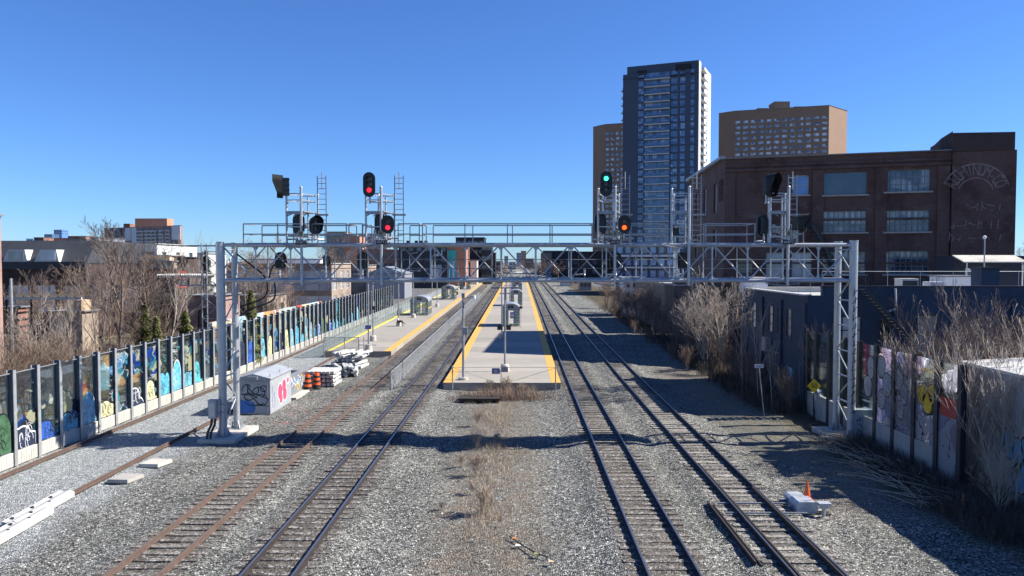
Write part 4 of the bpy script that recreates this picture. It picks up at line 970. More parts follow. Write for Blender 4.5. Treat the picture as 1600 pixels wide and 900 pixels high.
bx = block('terrace_wall', 'weathered pale terrace wall below the left pergola', 76, 128, 487, 65, 2.5, 'tan_clad', 'roof_grey')
mb = MB(); a, b, z = fh(116, 128, 469, 65); mb.box(a, b, 64.9, 66.5, z-1, z); mb.build('pillar', M['peach'], bx)
block('red_garage', 'small red garage behind the leftmost bare tree', 5, 28, 480, 66.5, 1.4, 'redbrick', 'roof_grey')
# ------------------------------------------------------------------ signal gantry
GY0, GY1 = 39.0, 40.9; ZT, ZB = 9.98, 8.12
def gantry():
    xl, xr = W(345, 400, GY0).x, W(1334, 400, GY0).x
    t = thing('signal_gantry', 'galvanised steel lattice signal gantry spanning all the tracks, with walkway and railings', 'signal gantry', ((xl+xr)/2, 40, GL))
    for y in (GY0, GY1):
        for x, top in ((xl, ZT+.12), (xr, ZT+.18)):
            mb = MB(); mb.tube([(x, y, -.12), (x, y, top)], .205 if y == GY0 else .17, 16); mb.disc((x, y, top), .225, 16, .05, ax='Z'); m_ = mb.build('mast', M['galv'], t, smooth=False)
            mb = MB(); mb.box(x-.35, x+.35, y-.35, y+.35, -.12, -.07)
            for k in range(4):
                a = R(45+90*k); mb.prism([(x+math.cos(a)*.2, y+math.sin(a)*.2, -.07), (x+math.cos(a)*.42, y+math.sin(a)*.42, -.07), (x+math.cos(a)*.2, y+math.sin(a)*.2, .35)], (.03*math.sin(a), -.03*math.cos(a), 0))
            mb.build('base_plate', M['galv2'], m_)
        for z in (ZT, ZB):
            mb = MB(); mb.tube([(xl, y, z), (xr, y, z)], .098 if y == GY0 else .085, 12); mb.build('chord', M['galv'], t)
    for x in (xl, xr):     # lattice between the two legs
        mb = MB(); z = .3; k = 0
        while z < ZT-1.2:
            y0, y1 = (GY0, GY1) if k % 2 == 0 else (GY1, GY0)
            mb.tube([(x, y0, z), (x, y1, z+1.35)], .042, 6); mb.tube([(x, GY0, z+1.35), (x, GY1, z+1.35)], .042, 6); z += 1.35; k += 1
        mb.build('leg_bracing', M['galv'], t)
    for x in (xl, xr):
        mb = MB(); mb.box(x-1.0, x+.95, GY0-.9, GY1+.75, -.45, -.12); mb.build('footing', M['conc_light'], t)
    # extra end frame left and right
    P_ = 1.83; n = int(round((xr-xl)/P_)); P_ = (xr-xl)/n
    for y in (GY0, GY1):
        for i in range(1, n):
            x = xl+P_*i; mb = MB(); mb.tube([(x, y, ZB), (x, y, ZT)], .04 if y == GY0 else .033, 6); mb.build('vertical', M['galv'], t)
        for i in range(n):
            x = xl+P_*i; up = (i % 2 == 0) if y == GY0 else (i % 2 == 1)
            a, b = ((x+.1, y, ZT-.05), (x+P_-.12, y, ZB+.05)) if up else ((x+.1, y, ZB+.05), (x+P_-.12, y, ZT-.05))
            md = MB(); md.tube([a, b], .042 if y == GY0 else .032, 6); md.build('diagonal', M['galv'], t)
    for i in range(1, n):
        for z, s_ in ((ZT, -1), (ZB, 1)):
            x = xl+P_*i; mb = MB(); z1 = z+s_*.09; mb.prism([(x-.16, GY0-.012, z1), (x+.16, GY0-.012, z1), (x+.07, GY0-.012, z1+s_*.17), (x-.07, GY0-.012, z1+s_*.17)], (0, .024, 0)); mb.build('gusset_plate', M['galv2'], t)
    mb = MB()
    for i in range(n+1):
        x = xl+P_*i
        for z in (ZT, ZB): mb.tube([(x, GY0, z), (x, GY1, z)], .035, 6)
        if i < n: mb.tube([(x, GY0 if i % 2 else GY1, ZT), (x+P_, GY1 if i % 2 else GY0, ZT)], .025, 5); mb.tube([(x, GY0 if i % 2 else GY1, ZB), (x+P_, GY1 if i % 2 else GY0, ZB)], .025, 5)
    mb.build('cross_members', M['galv2'], t)
    # inner grating walkway and hand rails within the truss
    mb = MB(); mb.box(xl+.3, xr-.3, GY0+.35, GY1-.35, ZB+.08, ZB+.12); 
    for x in range(60): mb.box(xl+.4+x*.54, xl+.44+x*.54, GY0+.3, GY1-.3, ZB+.04, ZB+.08)
    mb.build('walkway', M['galv2'], t)
    mb = MB()
    for z in (ZB+.62, ZB+1.1): mb.tube([(xl+.3, GY1-.2, z), (xr-.2, GY1-.2, z)], .022, 6)
    mb.build('inner_handrail', M['galv2'], t)
    # top deck railings, in sections
    secs = [(380, 541), (545, 566), (622, 655), (660, 926), (984, 1040), (1103, 1180), (1247, 1256)]
    for xa, xb in secs:
        mb = MB(); a, b = W(xa, 350, GY0).x, W(xb, 350, GY0).x; zt = W(0, 350, GY0).z; zm = W(0, 366, GY0).z
        k = max(1, int(round((b-a)/2.05)))
        for y, sh in ((GY0+.02, 0), (GY1-.05, .35)):
            aa, bb = a+sh, b+sh*.4
            for z in (zt, zm): mb.bar((aa, y, z), (bb, y, z), .05, .06)
            for i in range(k+1): q = aa+(bb-aa)*i/k; mb.bar((q, y, ZT), (q, y, zt-.03), .05, .05, (0, 1, 0))
        for z in (zt, zm): mb.bar((a, GY0+.02, z), (a, GY1-.05, z), .04, .04); mb.bar((b, GY0+.02, z), (b, GY1-.05, z), .04, .04)
        mb.build('railing', M['galv2'], t)
    mb = MB(); mb.box(W(380, 0, GY0).x, W(1256, 0, GY0).x, GY0+.25, GY1-.25, ZT+.09, ZT+.12); mb.build('top_deck', M['galv2'], t)
    # splice flanges
    for px in (472, 609, 663, 962, 990, 1229):
        x = W(px, 400, GY0).x; mb = MB()
        for z in (ZT, ZB): mb.disc((x-.03, GY0, z), .16, 10, .06, ax='X')
        mb.build('flange', M['galv2'], t)
    # black cables at the left leg
    for pts in (((-14.9, 39.3, 9.5), (-14.2, 39.5, 8.9), (-13.6, 39.9, 8.2), (-13.8, 40.3, 7.2), (-15.0, 40.2, 6.7)), ((-13.2, 39.1, 8.1), (-12.9, 39.1, 8.9), (-12.2, 39.2, 9.1)), ((-13.0, 39.5, 8.05), (-13.1, 39.6, 7.1), (-14.3, 39.9, 6.6), (-15.1, 40.1, 6.2)), ((4.5, 39.1, 8.2), (5.2, 39.1, 8.4), (5.5, 39.1, 9.0), (5.0, 39.1, 9.5))):
        mb = MB(); P = []; pts = [Vector(p) for p in pts]
        for i in range(len(pts)-1):
            p0, p1, p2, p3 = pts[max(i-1, 0)], pts[i], pts[i+1], pts[min(i+2, len(pts)-1)]
            for s_ in range(5):
                u = s_/5; P.append(.5*((2*p1)+(p2-p0)*u+(2*p0-5*p1+4*p2-p3)*u*u+(3*p1-p0-3*p2+p3)*u**3))
        P.append(pts[-1]); mb.tube(P, .045, 7); mb.build('cable', M['cable'], t)
    for px in (470, 600, 955, 1060, 1222):            # looped conduits at each signal tower
        x = W(px, 400, GY0).x; mb = MB()
        mb.tube([(x-.9+.18*k, GY0-.14, ZT+.02-.16*math.sin(math.pi*k/10)) for k in range(11)], .03, 6); mb.tube([(x-.9+.18*k, GY0-.14, ZB-.12-.12*math.sin(math.pi*k/10)) for k in range(11)], .035, 6)
        mb.build('conduit', M['galv2'], t)
    # spray tags down the right mast
    x = xr-.0; mb = MB(); rr = random.Random(8); z = 1.2
    while z < 7.6:
        y = GY0-.212; w_ = .12
        mb.bar((x-w_, y, z), (x+w_, y, z+rr.uniform(.05, .3)), .03, .012, (0, 1, 0)); mb.bar((x+rr.uniform(-.1,.1), y, z), (x+rr.uniform(-.1,.1), y, z+.34), .035, .012, (0, 1, 0)); z += .44
    mb.build('spray_tag', M['blackpaint'], t)
    mb = MB(); x = W(1326, 400, 40).x; mb.box(x-.09, x+.1, GY0+.5, GY0+.56, 3.1, 4.9); mb.build('red_tag', M['pinkpaint'], t)
    return t
gantry()

def stadium(cx, cz, w_, h, n=10):
    r_ = w_/2; P = []
    for i in range(n+1): t = math.pi*i/n; P.append((cx+r_*math.cos(t), cz+h/2-r_+r_*math.sin(t)))
    for i in range(n+1): t = math.pi+math.pi*i/n; P.append((cx+r_*math.cos(t), cz-h/2+r_+r_*math.sin(t)))
    return P
def head(parent, c, w_, h, lenses, yaw=0, back=False, snout=False):
    """signal head with oval back plate, lamp housing, lenses under hoods; c is the plate centre, facing -Y turned by yaw"""
    c = Vector(c); Rz = Matrix.Rotation(yaw, 3, 'Z'); WL_ = WL[parent]
    def fin(mb, name, mat, par):
        mb.v = [tuple(Rz @ Vector(v) + c) for v in mb.v]; return mb.build(name, mat, par)
    mb = MB(); P = stadium(0, 0, w_, h)
    mb.prism([(x, 0, z) for x, z in P], (0, .03, 0))
    Q = stadium(0, 0, w_*.93, h*.96)                      # flanged rim
    n = len(P)
    for i in range(n):
        j = (i+1) % n; mb.face([(P[i][0], 0, P[i][1]), (P[j][0], 0, P[j][1]), (P[j][0], -.07, P[j][1]), (P[i][0], -.07, P[i][1])]); mb.face([(P[i][0]*.96, 0, P[i][1]*.97), (P[j][0]*.96, 0, P[j][1]*.97), (P[j][0], -.07, P[j][1]), (P[i][0], -.07, P[i][1])][::-1])
    hd = fin(mb, 'signal_head', M['black'], parent)
    mb = MB(); mb.box(-w_*.27, w_*.27, .03, .34, -h*.38, h*.38)
    for k in range(4): mb.box(-w_*.3, w_*.3, .12, .36, -h*.36+k*h*.22, -h*.36+k*h*.22+.03)
    fin(mb, 'lamp_housing', M['black'], hd)
    mb = MB(); mb.tube([(0, .2, -h*.38), (0, .2, -h*.5-.22), (0, .25, -h*.5-.3)], .05, 8); mb.tube([(0, .2, -h*.5-.22), (.45 if w_ < .62 else .5, .3, -h*.5-.24)], .045, 8); fin(mb, 'bracket', M['galv'], hd)
    k = len(lenses); pitch = .28 if k == 3 else .33
    for i, m in enumerate(lenses):
        z = (k-1)/2*pitch-i*pitch - (0.0 if k == 3 else 0)
        mb = MB(); mb.disc((0, -.045, z), .115, 18, .03); fin(mb, 'lens', M[m], hd)
        mb = MB(); mb.m = 0
        for s_ in range(12):                               # tunnel hood, open below
            a0, a1 = R(-25+230*s_/12), R(-25+230*(s_+1)/12); r0 = .135
            mb.face([(r0*math.cos(a0), -.03, z+r0*math.sin(a0)), (r0*math.cos(a1), -.03, z+r0*math.sin(a1)), (r0*math.cos(a1), -.26, z+r0*math.sin(a1)), (r0*math.cos(a0), -.26, z+r0*math.sin(a0))])
        fin(mb, 'hood', M['blackmatte'], hd)
    if snout:
        mb = MB(); Q = stadium(0, .04, w_*1.0, h*.98); b0 = len(mb.v)
        n = len(P)
        for i in range(n):
            j = (i+1) % n
            def far(p): f = .28 if p[1] < 0 else .5; return (p[0]*1.05, -f, p[1]*1.02+.03)
            mb.face([(P[i][0], -.02, P[i][1]), (P[j][0], -.02, P[j][1]), far(P[j]), far(P[i])])
        fin(mb, 'visor', M['blackmatte'], hd)
    return hd
def tower(px, label, heads, r_plate=None, number=None, ladder=True, low=None, sgn=None):
    x0 = W(px, 400, GY0).x
    t = thing('signal_tower', label, 'signal tower', (x0, GY0, ZT+.12), 0, 'signal towers standing on the gantry')
    Y = GY0
    def X(q): return W(q+px-px, 300, GY0).x
    posts = [(0, -.2, ZB-.25, 2.98+ZT, .062), (-.85, .08, ZT+.1, ZT+2.9, .05), (-.45, 1.5, ZT+.1, ZT+2.75, .045), (.42, 1.5, ZT+.1, ZT+2.75, .045), (.05, .9, ZT+.1, ZT+2.5, .04)]
    for dx, dy, za, zb, rr in posts:
        mb = MB(); mb.tube([(x0+dx, Y+dy, za), (x0+dx, Y+dy, zb)], rr*1.15, 10); mb.tube([(x0+dx, Y+dy, zb), (x0+dx, Y+dy, zb+.06)], [rr*1.5, rr*.8], 10); mb.build('post', M['galv'], t)
    for z in (.45, .95, 2.35, 2.68):
        mb = MB(); P = [(-.85, .08), (0, -.0), (.42, 1.5), (-.45, 1.5), (-.85, .08)]
        for a, b in zip(P[:-1], P[1:]): mb.bar((x0+a[0], Y+a[1], ZT+z), (x0+b[0], Y+b[1], ZT+z), .04, .05)
        mb.build('rail_frame', M['galv'], t)
    mb = MB(); mb.prism([(x0-.88, Y-.02, ZT+1.72), (x0+.12, Y-.05, ZT+1.72), (x0+.5, Y+1.6, ZT+1.72), (x0-.5, Y+1.6, ZT+1.72)], (0, 0, .05)); mb.box(x0-.86, x0+.1, Y-.06, Y+.0, ZT+1.6, ZT+1.72)
    for k in range(3): mb.bar((x0-.85+.4*k, Y+.05, ZT+1.5), (x0-.75+.4*k, Y+.8, ZT+1.7), .03, .05)
    mb.build('platform_grating', M['galv2'], t)
    if ladder:
        mb = MB(); la, lb = x0+.48, x0+.95
        for q in (la, lb): mb.bar((q, Y+1.2, ZT+.1), (q, Y+1.2, ZT+3.75), .045, .05, (0, 1, 0))
        for k in range(13): mb.tube([(la, Y+1.2, ZT+.25+.28*k), (lb, Y+1.2, ZT+.25+.28*k)], .018, 6)
        mb.tube([((la+lb)/2, Y+1.25, ZT+3.0), ((la+lb)/2, Y+1.25, ZT+3.95)], .028, 6); mb.box(la-.1, lb+.15, Y+1.0, Y+1.3, ZT+1.6, ZT+1.68)
        mb.build('ladder', M['galv2'], t)
    for h in heads: head(t, (x0+h[0], Y+h[1], ZT+h[2]), h[3], h[4], h[5], h[6], False, len(h) > 7)
    # junction boxes and fittings that clutter the cage
    rr = random.Random(px); mb = MB()
    for k in range(6):
        q = (x0-.6+rr.uniform(0, .9), Y+rr.uniform(.2, 1.2), ZT+rr.uniform(.2, 1.2)); mb.box(q[0], q[0]+.14, q[1], q[1]+.1, q[2], q[2]+.2)
    for k in range(3):
        q = x0-.5+rr.uniform(0, .8); mb.tube([(q, Y+.3, ZT+.3), (q+.2, Y+.2, ZT+.25), (q+.5, Y+.1, ZT+.3)], .025, 6)
    mb.build('junction_box', M['galv2'], t)
    if r_plate:
        z = W(0, 366, GY0).z; mb = MB(); mb.box(x0-.14, x0+.14, Y-.31, Y-.28, z-.16, z+.16); pl = mb.build('letter_plate', M['plate_r'], t)
        text('R', .27, (x0, Y-.315, z), M['blackmatte'], pl, 'letter', depth=.004)
    if number:
        z = W(0, number[1], GY0).z; w_ = .17*len(number[0])*.5+.05; dx = number[2]
        wh = number[3] if len(number) > 3 else False
        mb = MB(); mb.box(x0+dx-w_*.62, x0+dx+w_*.62, Y-.345, Y-.325, z-.11, z+.11); pl = mb.build('number_plate', M['whitepaint'] if wh else M['blackmatte'], t)
        text(number[0], .2, (x0+dx, Y-.352, z), M['blackmatte'] if wh else M['whitepaint'], pl, 'number', depth=.004)
    return t
tower(473, 'leftmost signal tower, its hooded signals turned away to the left', [(-.92, -.35, 3.0, .62, 1.2, ['lens_off']*3, R(-72), 1), (-.42, .75, 1.12, .62, 1.15, [], R(180)), (.62, .2, 1.02, .64, .95, ['lens_off']*2, R(28), 1)], True, ('418T1', 379, .02))
tower(597, 'second signal tower from the left, showing two red lights', [(-.57, -.4, 3.1, .62, 1.28, ['lens_off', 'lens_off', 'red_on'], R(4)), (-.23, .75, 1.12, .6, 1.15, [], R(180)), (.37, -.35, 1.05, .64, .95, ['lens_off', 'red_on'], R(6))], True, ('407T2', 379, .05))
tower(960, 'signal tower showing one green light above one amber light', [(-.5, -.4, 3.12, .62, 1.28, ['green_on', 'lens_off', 'lens_off'], 0), (-.66, .75, 1.12, .62, 1.15, [], R(180)), (.46, -.35, 1.05, .64, .95, ['lens_off', 'amber_on'], R(-4))], True, ('4210', 379, -.02))
tower(1075, 'signal tower without lights, carrying only a white 43-1 plate', [(-.5, 1.1, .75, .5, .7, [], R(180))], False, ('43-1', 348, -.42, True))
tower(1229, 'rightmost signal tower, hooded signals turned away to the right', [(-.95, -.1, 3.05, .66, 1.2, ['lens_off']*3, R(38), 1), (-1.02, .75, 1.02, .6, 1.15, [], R(180)), (.72, .2, 1.12, .64, .95, ['lens_off']*2, R(60), 1)], True, ('418T2', 379, -.02))
# rear-facing signals hung inside the truss
for px, lab in ((438, 'black rear-facing signal hung in the truss left of the leftmost signal tower'), (510, 'small black rear-facing signal hung in the truss right of the leftmost signal tower'), (567, 'black oval rear-facing signal hung in the truss left of the second tower'),
                (913, 'black oval rear-facing signal hung in the truss left of the green light tower'), (962, 'black rear-facing signal hung in the truss beside the post of the green light tower'), (1066, 'black rear-facing signal hung in the truss below the 43-1 plate')):
    x = W(px, 405, GY1+.4).x; t = thing('hanging_signal', lab, 'railway signal', (x, GY1+.4, 8.9), 0, 'rear-facing signals hung in the truss')
    small = px == 510; z = 9.15
    head(t, (x, GY1+.45, z), .42 if small else .64, .62 if small else 1.0, ['lens_off']*(1 if small else 2), R(180))
    mb = MB(); mb.bar((x+.02, GY1+.1, ZB), (x+.02, GY1+.75, ZB), .06, .06); mb.tube([(x+.02, GY1+.3, ZB), (x+.02, GY1+.3, 9.5)], .03, 6); mb.build('hanger', M['galv2'], t)
# box on the left leg with ducts
x = W(334, 640, 38.6).x; t = thing('junction_cabinet', 'small grey steel box with black ducts strapped to the left gantry leg', 'electrical box', (x, 38.6, GL))
mb = MB(); mb.box(x-.2, x+.2, 38.35, 38.75, .95, 1.85); mb.box(x-.22, x+.22, 38.33, 38.77, 1.85, 1.9); mb.build('body', M['cab_grey'], t)
mb = MB(); mb.box(x-.15, x+.15, 38.33, 38.348, 1.05, 1.75); mb.build('door', M['galv'], t)
for dx in (-.08, .1): mb = MB(); mb.tube([(x+dx, 38.55, .95), (x+dx-.02, 38.5, .6), (x+dx-.18, 38.4, .2), (x+dx-.22, 38.35, -.4)], .065, 8); mb.build('duct', M['cable'], t)
mb = MB(); mb.bar((x+.2, 38.6, 1.6), (x+.5, 38.9, 1.6), .05, .05); mb.bar((x+.2, 38.6, 1.2), (x+.5, 38.9, 1.2), .05, .05); mb.build('bracket', M['galv2'], t)

# ------------------------------------------------------------------ noise barriers
def barrier_left():
    X = -23.25; P_ = 1.715; y = 28.6; n = 64
    t = thing('noise_barrier', 'long glass noise barrier covered in graffiti, left of the tracks', 'noise barrier', (X, y, GL))
    pm = MB(); pm.box(-.15, .15, -.02, .02, 0, 4.42); pm.m = 1; pm.box(-.17, -.14, -.1, .1, 0, 4.42); pm.box(.14, .17, -.1, .1, 0, 4.42)
    me = pm.mesh('post'); me.materials.append(flat('barrier post web', (.05,.065,.09), .5, .2, .15, 3)); me.materials.append(M['galv']); 
    gm = MB(); gm.box(-.012, .012, .04, P_-.04, 0, 3.58); gme = gm.mesh('pane'); gme.materials.append(M['pane_left'])
    cm = MB(); cm.box(-.09, .09, .03, P_-.03, 0, .62)
    for k in range(9): cm.box(.09, .105, .1+k*.175, .16+k*.175, .03, .58)
    cme = cm.mesh('concrete_panel'); cme.materials.append(M['conc_light'])
    sm = MB(); sm.box(-.03, .03, .04, P_-.04, 0, .05); 
    for i in range(n):
        yy = i*P_; z = gz(y+yy)
        link('post', me, t, (0, yy, z)); 
        if i < n-1: link('concrete_panel', cme, t, (0, yy, z)); link('pane', gme, t, (0, yy, z+.66))
    mb = MB()
    for i in range(n-1): yy = y+i*P_; mb.box(X-.025, X+.025, yy+.04, yy+P_-.04, GL+4.245+gz(yy), GL+4.28+gz(yy))
    mb.build('top_rail', M['galv2'], t)
    # bubble shapes sprayed over the lower half of the panes
    r_ = random.Random(77); fills = [(.10,.40,.56), (.62,.60,.34), (.16,.46,.60), (.03,.10,.40), (.05,.12,.06), (.02,.03,.06), (.34,.14,.04), (.55,.57,.55), (.10,.45,.48), (.30,.42,.50)]
    fm_ = [flat('graffiti fill %d' % k, c, .5, 0, .5, 3.5) for k, c in enumerate(fills)]
    seq = [3, 4, 5, 3, 0, 2, 1, 6, 5, 1, 0, 0, 2, 8, 9, 0]
    for i in range(1, 46):
        yy = y+i*P_; z0 = GL+.68+gz(yy); f = seq[(i-1) % 16]; top = r_.uniform(.9, 2.1); wd = r_.uniform(.55, .8)
        if r_.random() < .3: continue
        lob = [(r_.uniform(-.75, .75), r_.uniform(.3, .6), r_.uniform(.25, 1) * top) for _ in range(3)]; lob[0] = (r_.uniform(-.3, .3), .6, top)
        def arch(yc, w_, h, x):
            sh = top-h; out = [(x, yc-.8+sh, z0)]
            for k in range(23):
                u = -.8+sh+(1.6-2*sh)*k/22; hh = .12
                for c_, r0, t_ in lob:
                    d = (u-c_)/max(r0-sh*.5, .1)
                    if abs(d) < 1: hh = max(hh, (t_-sh)*(.45+.55*math.sqrt(1-d*d)))
                out.append((x, yc+u, z0+hh))
            return out+[(x, yc+.8-sh, z0)]
        yc = yy+P_/2; mb = MB(); mb.prism(arch(yc, wd, top, X+.014), (.004, 0, 0)); mb.m = 1; mb.prism(arch(yc+r_.uniform(-.04, .04), wd-.06, top-.08, X+.020), (.003, 0, 0)); mb.m = 0
        for k in range(6):
            a0 = (yc+r_.uniform(-.35, .35), z0+r_.uniform(.2, top*.7)); n = 8; rx, rz = r_.uniform(.1, .22), r_.uniform(.15, .4)
            for q in range(n): t0, t1 = 5*q/n, 5*(q+1)/n; mb.bar((X+.026, a0[0]+rx*math.cos(t0), a0[1]+rz*math.sin(t0)), (X+.026, a0[0]+rx*math.cos(t1), a0[1]+rz*math.sin(t1)), .028, .004, (1, 0, 0))
        mb.build('graffiti', [M['blackpaint'] if i % 3 else M['whitepaint'], fm_[f]], t)
barrier_left()
def barrier_right():
    X = 18.0; ys = [30.3, 32.0, 33.85, 35.7, 37.5, 39.4, 41.3, 43.2, 45.1, 46.4]
    t = thing('noise_barrier', 'glass noise barrier with white and yellow graffiti beside the right gantry leg', 'noise barrier', (X, 30, GL))
    dm = flat('dark steel post', (.05,.055,.065), .5, .3, .2, 3)
    for i, y in enumerate(ys):
        mb = MB(); mb.box(X-.1, X+.1, y-.03, y+.03, GL-.1, 4.92); mb.box(X-.12, X-.095, y-.14, y+.14, GL-.1, 4.92); mb.box(X+.095, X+.12, y-.14, y+.14, GL-.1, 4.92); mb.build('post', dm, t)
        if i < len(ys)-1:
            y2 = ys[i+1]; mb = MB(); mb.box(X-.08, X+.08, y+.05, y2-.05, GL-.1, 1.1 if i else -.1); mb.build('concrete_panel', M['conc'], t)
            mb = MB(); mb.box(X-.02, X+.02, y+.05, y2-.05, 1.12 if i else -.08, 4.85); mb.build('pane', M['pane_right'] if i < 4 else M['pane_clear'], t)
    # bubble letters sprayed across the panes
    def blob(yc, zc, ry, rz, mat, name, off):
        mb = MB(); mb.prism([(X-off, yc+ry*math.cos(a)*(1+.08*math.sin(3*a)), zc+rz*math.sin(a)*(1+.06*math.cos(2*a))) for a in [2*math.pi*k/20 for k in range(20)]], (.003, 0, 0)); mb.build(name, mat, t)
    for yc, zc, ry, rz in ((37.0, 3.9, .38, .55), (36.4, 3.1, .42, .6), (36.9, 2.3, .35, .5), (38.1, 3.7, .33, .6), (38.4, 2.7, .4, .55), (35.2, 3.6, .3, .6), (34.8, 2.9, .32, .5), (35.1, 2.1, .3, .45)):
        blob(yc, zc, ry+.05, rz+.06, M['blackpaint'], 'graffiti_outline', .026); blob(yc, zc, ry, rz, M['white_thin'], 'graffiti_letter', .03)
    yp = flat('yellow spray paint', (.8,.5,.02), .5)
    for yc, zc, ry, rz in ((32.4, 3.35, .35, .42), (32.8, 2.9, .36, .5), (33.3, 3.2, .32, .42)): blob(yc, zc, ry, rz, yp, 'graffiti_letter', .028)
    mb = MB(); mb.box(X-.03, X-.022, 30.45, 31.8, 2.6, 3.4); mb.build('graffiti_patch', M['red_clad'], t)
barrier_right()
def grey_wall_building():
    x0 = 19.5
    t = thing('concrete_shed', 'grey concrete flank with blue bubble graffiti behind the thicket at the right edge', 'building', (x0+4, 26, GL))
    mb = MB(); mb._hex([(x0, 18, -.5), (x0+9, 18, -.5), (x0+9, 32.8, -.5), (x0, 32.8, -.5), (x0, 18, 4.6), (x0+9, 18, 5.1), (x0+9, 32.8, 5.1), (x0, 32.8, 4.6)]); mb.build('wall', M['cab_grey'], t)
    mb = MB(); mb._hex([(x0-.12, 18, 4.62), (x0+9, 18, 5.12), (x0+9, 32.9, 5.12), (x0-.12, 32.9, 4.62), (x0-.12, 18, 4.74), (x0+9, 18, 5.24), (x0+9, 32.9, 5.24), (x0-.12, 32.9, 4.74)]); mb.build('roof', M['offwhite'], t)
    for (yc, zc, ry, rz) in ((29.6, 1.9, .3, .62), (29.1, 1.5, .32, .7), (28.6, 1.9, .3, .45), (28.9, .7, .45, .6), (28.2, .6, .4, .62), (27.8, 1.2, .3, .5), (27.5, .5, .34, .6)):
        for g_, m_, o_, nm in ((.07, M['blackpaint'], .004, 'graffiti_outline'), (0, M['lightblue'], .008, 'graffiti_letter')):
            mb = MB(); mb.prism([(x0-o_, yc+(ry+g_)*math.cos(a)*(1+.1*math.sin(3*a)), zc+(rz+g_)*math.sin(a)) for a in [2*math.pi*k/18 for k in range(18)]], (.003, 0, 0)); mb.build(nm, m_, t)
grey_wall_building()
# painted wall on the slope behind the left barrier
mb = MB(); 
mb.prism([(-33.5, 30, -.4), (-33.2, 30, -.4), (-29.0, 66, -.4), (-29.3, 66, -.4)], (0, 0, 2.6)); o = mb.build('graffiti_wall', M['graf_wall'], None, (-31, 48, -.4)); tag(o, 'low yellowish wall covered in graffiti, seen through the left glass barrier', 'wall')
mb = MB(); mb.prism([(-27.6, 66, -.2), (-27.3, 66, -.2), (-26.0, 98, -.0), (-26.3, 98, 0)], (0, 0, 3.9)); o = mb.build('graffiti_wall', M['graf_wall'], None, (-27, 80, -.3)); tag(o, 'long wall with blue and red graffiti behind the middle of the left barrier', 'wall')

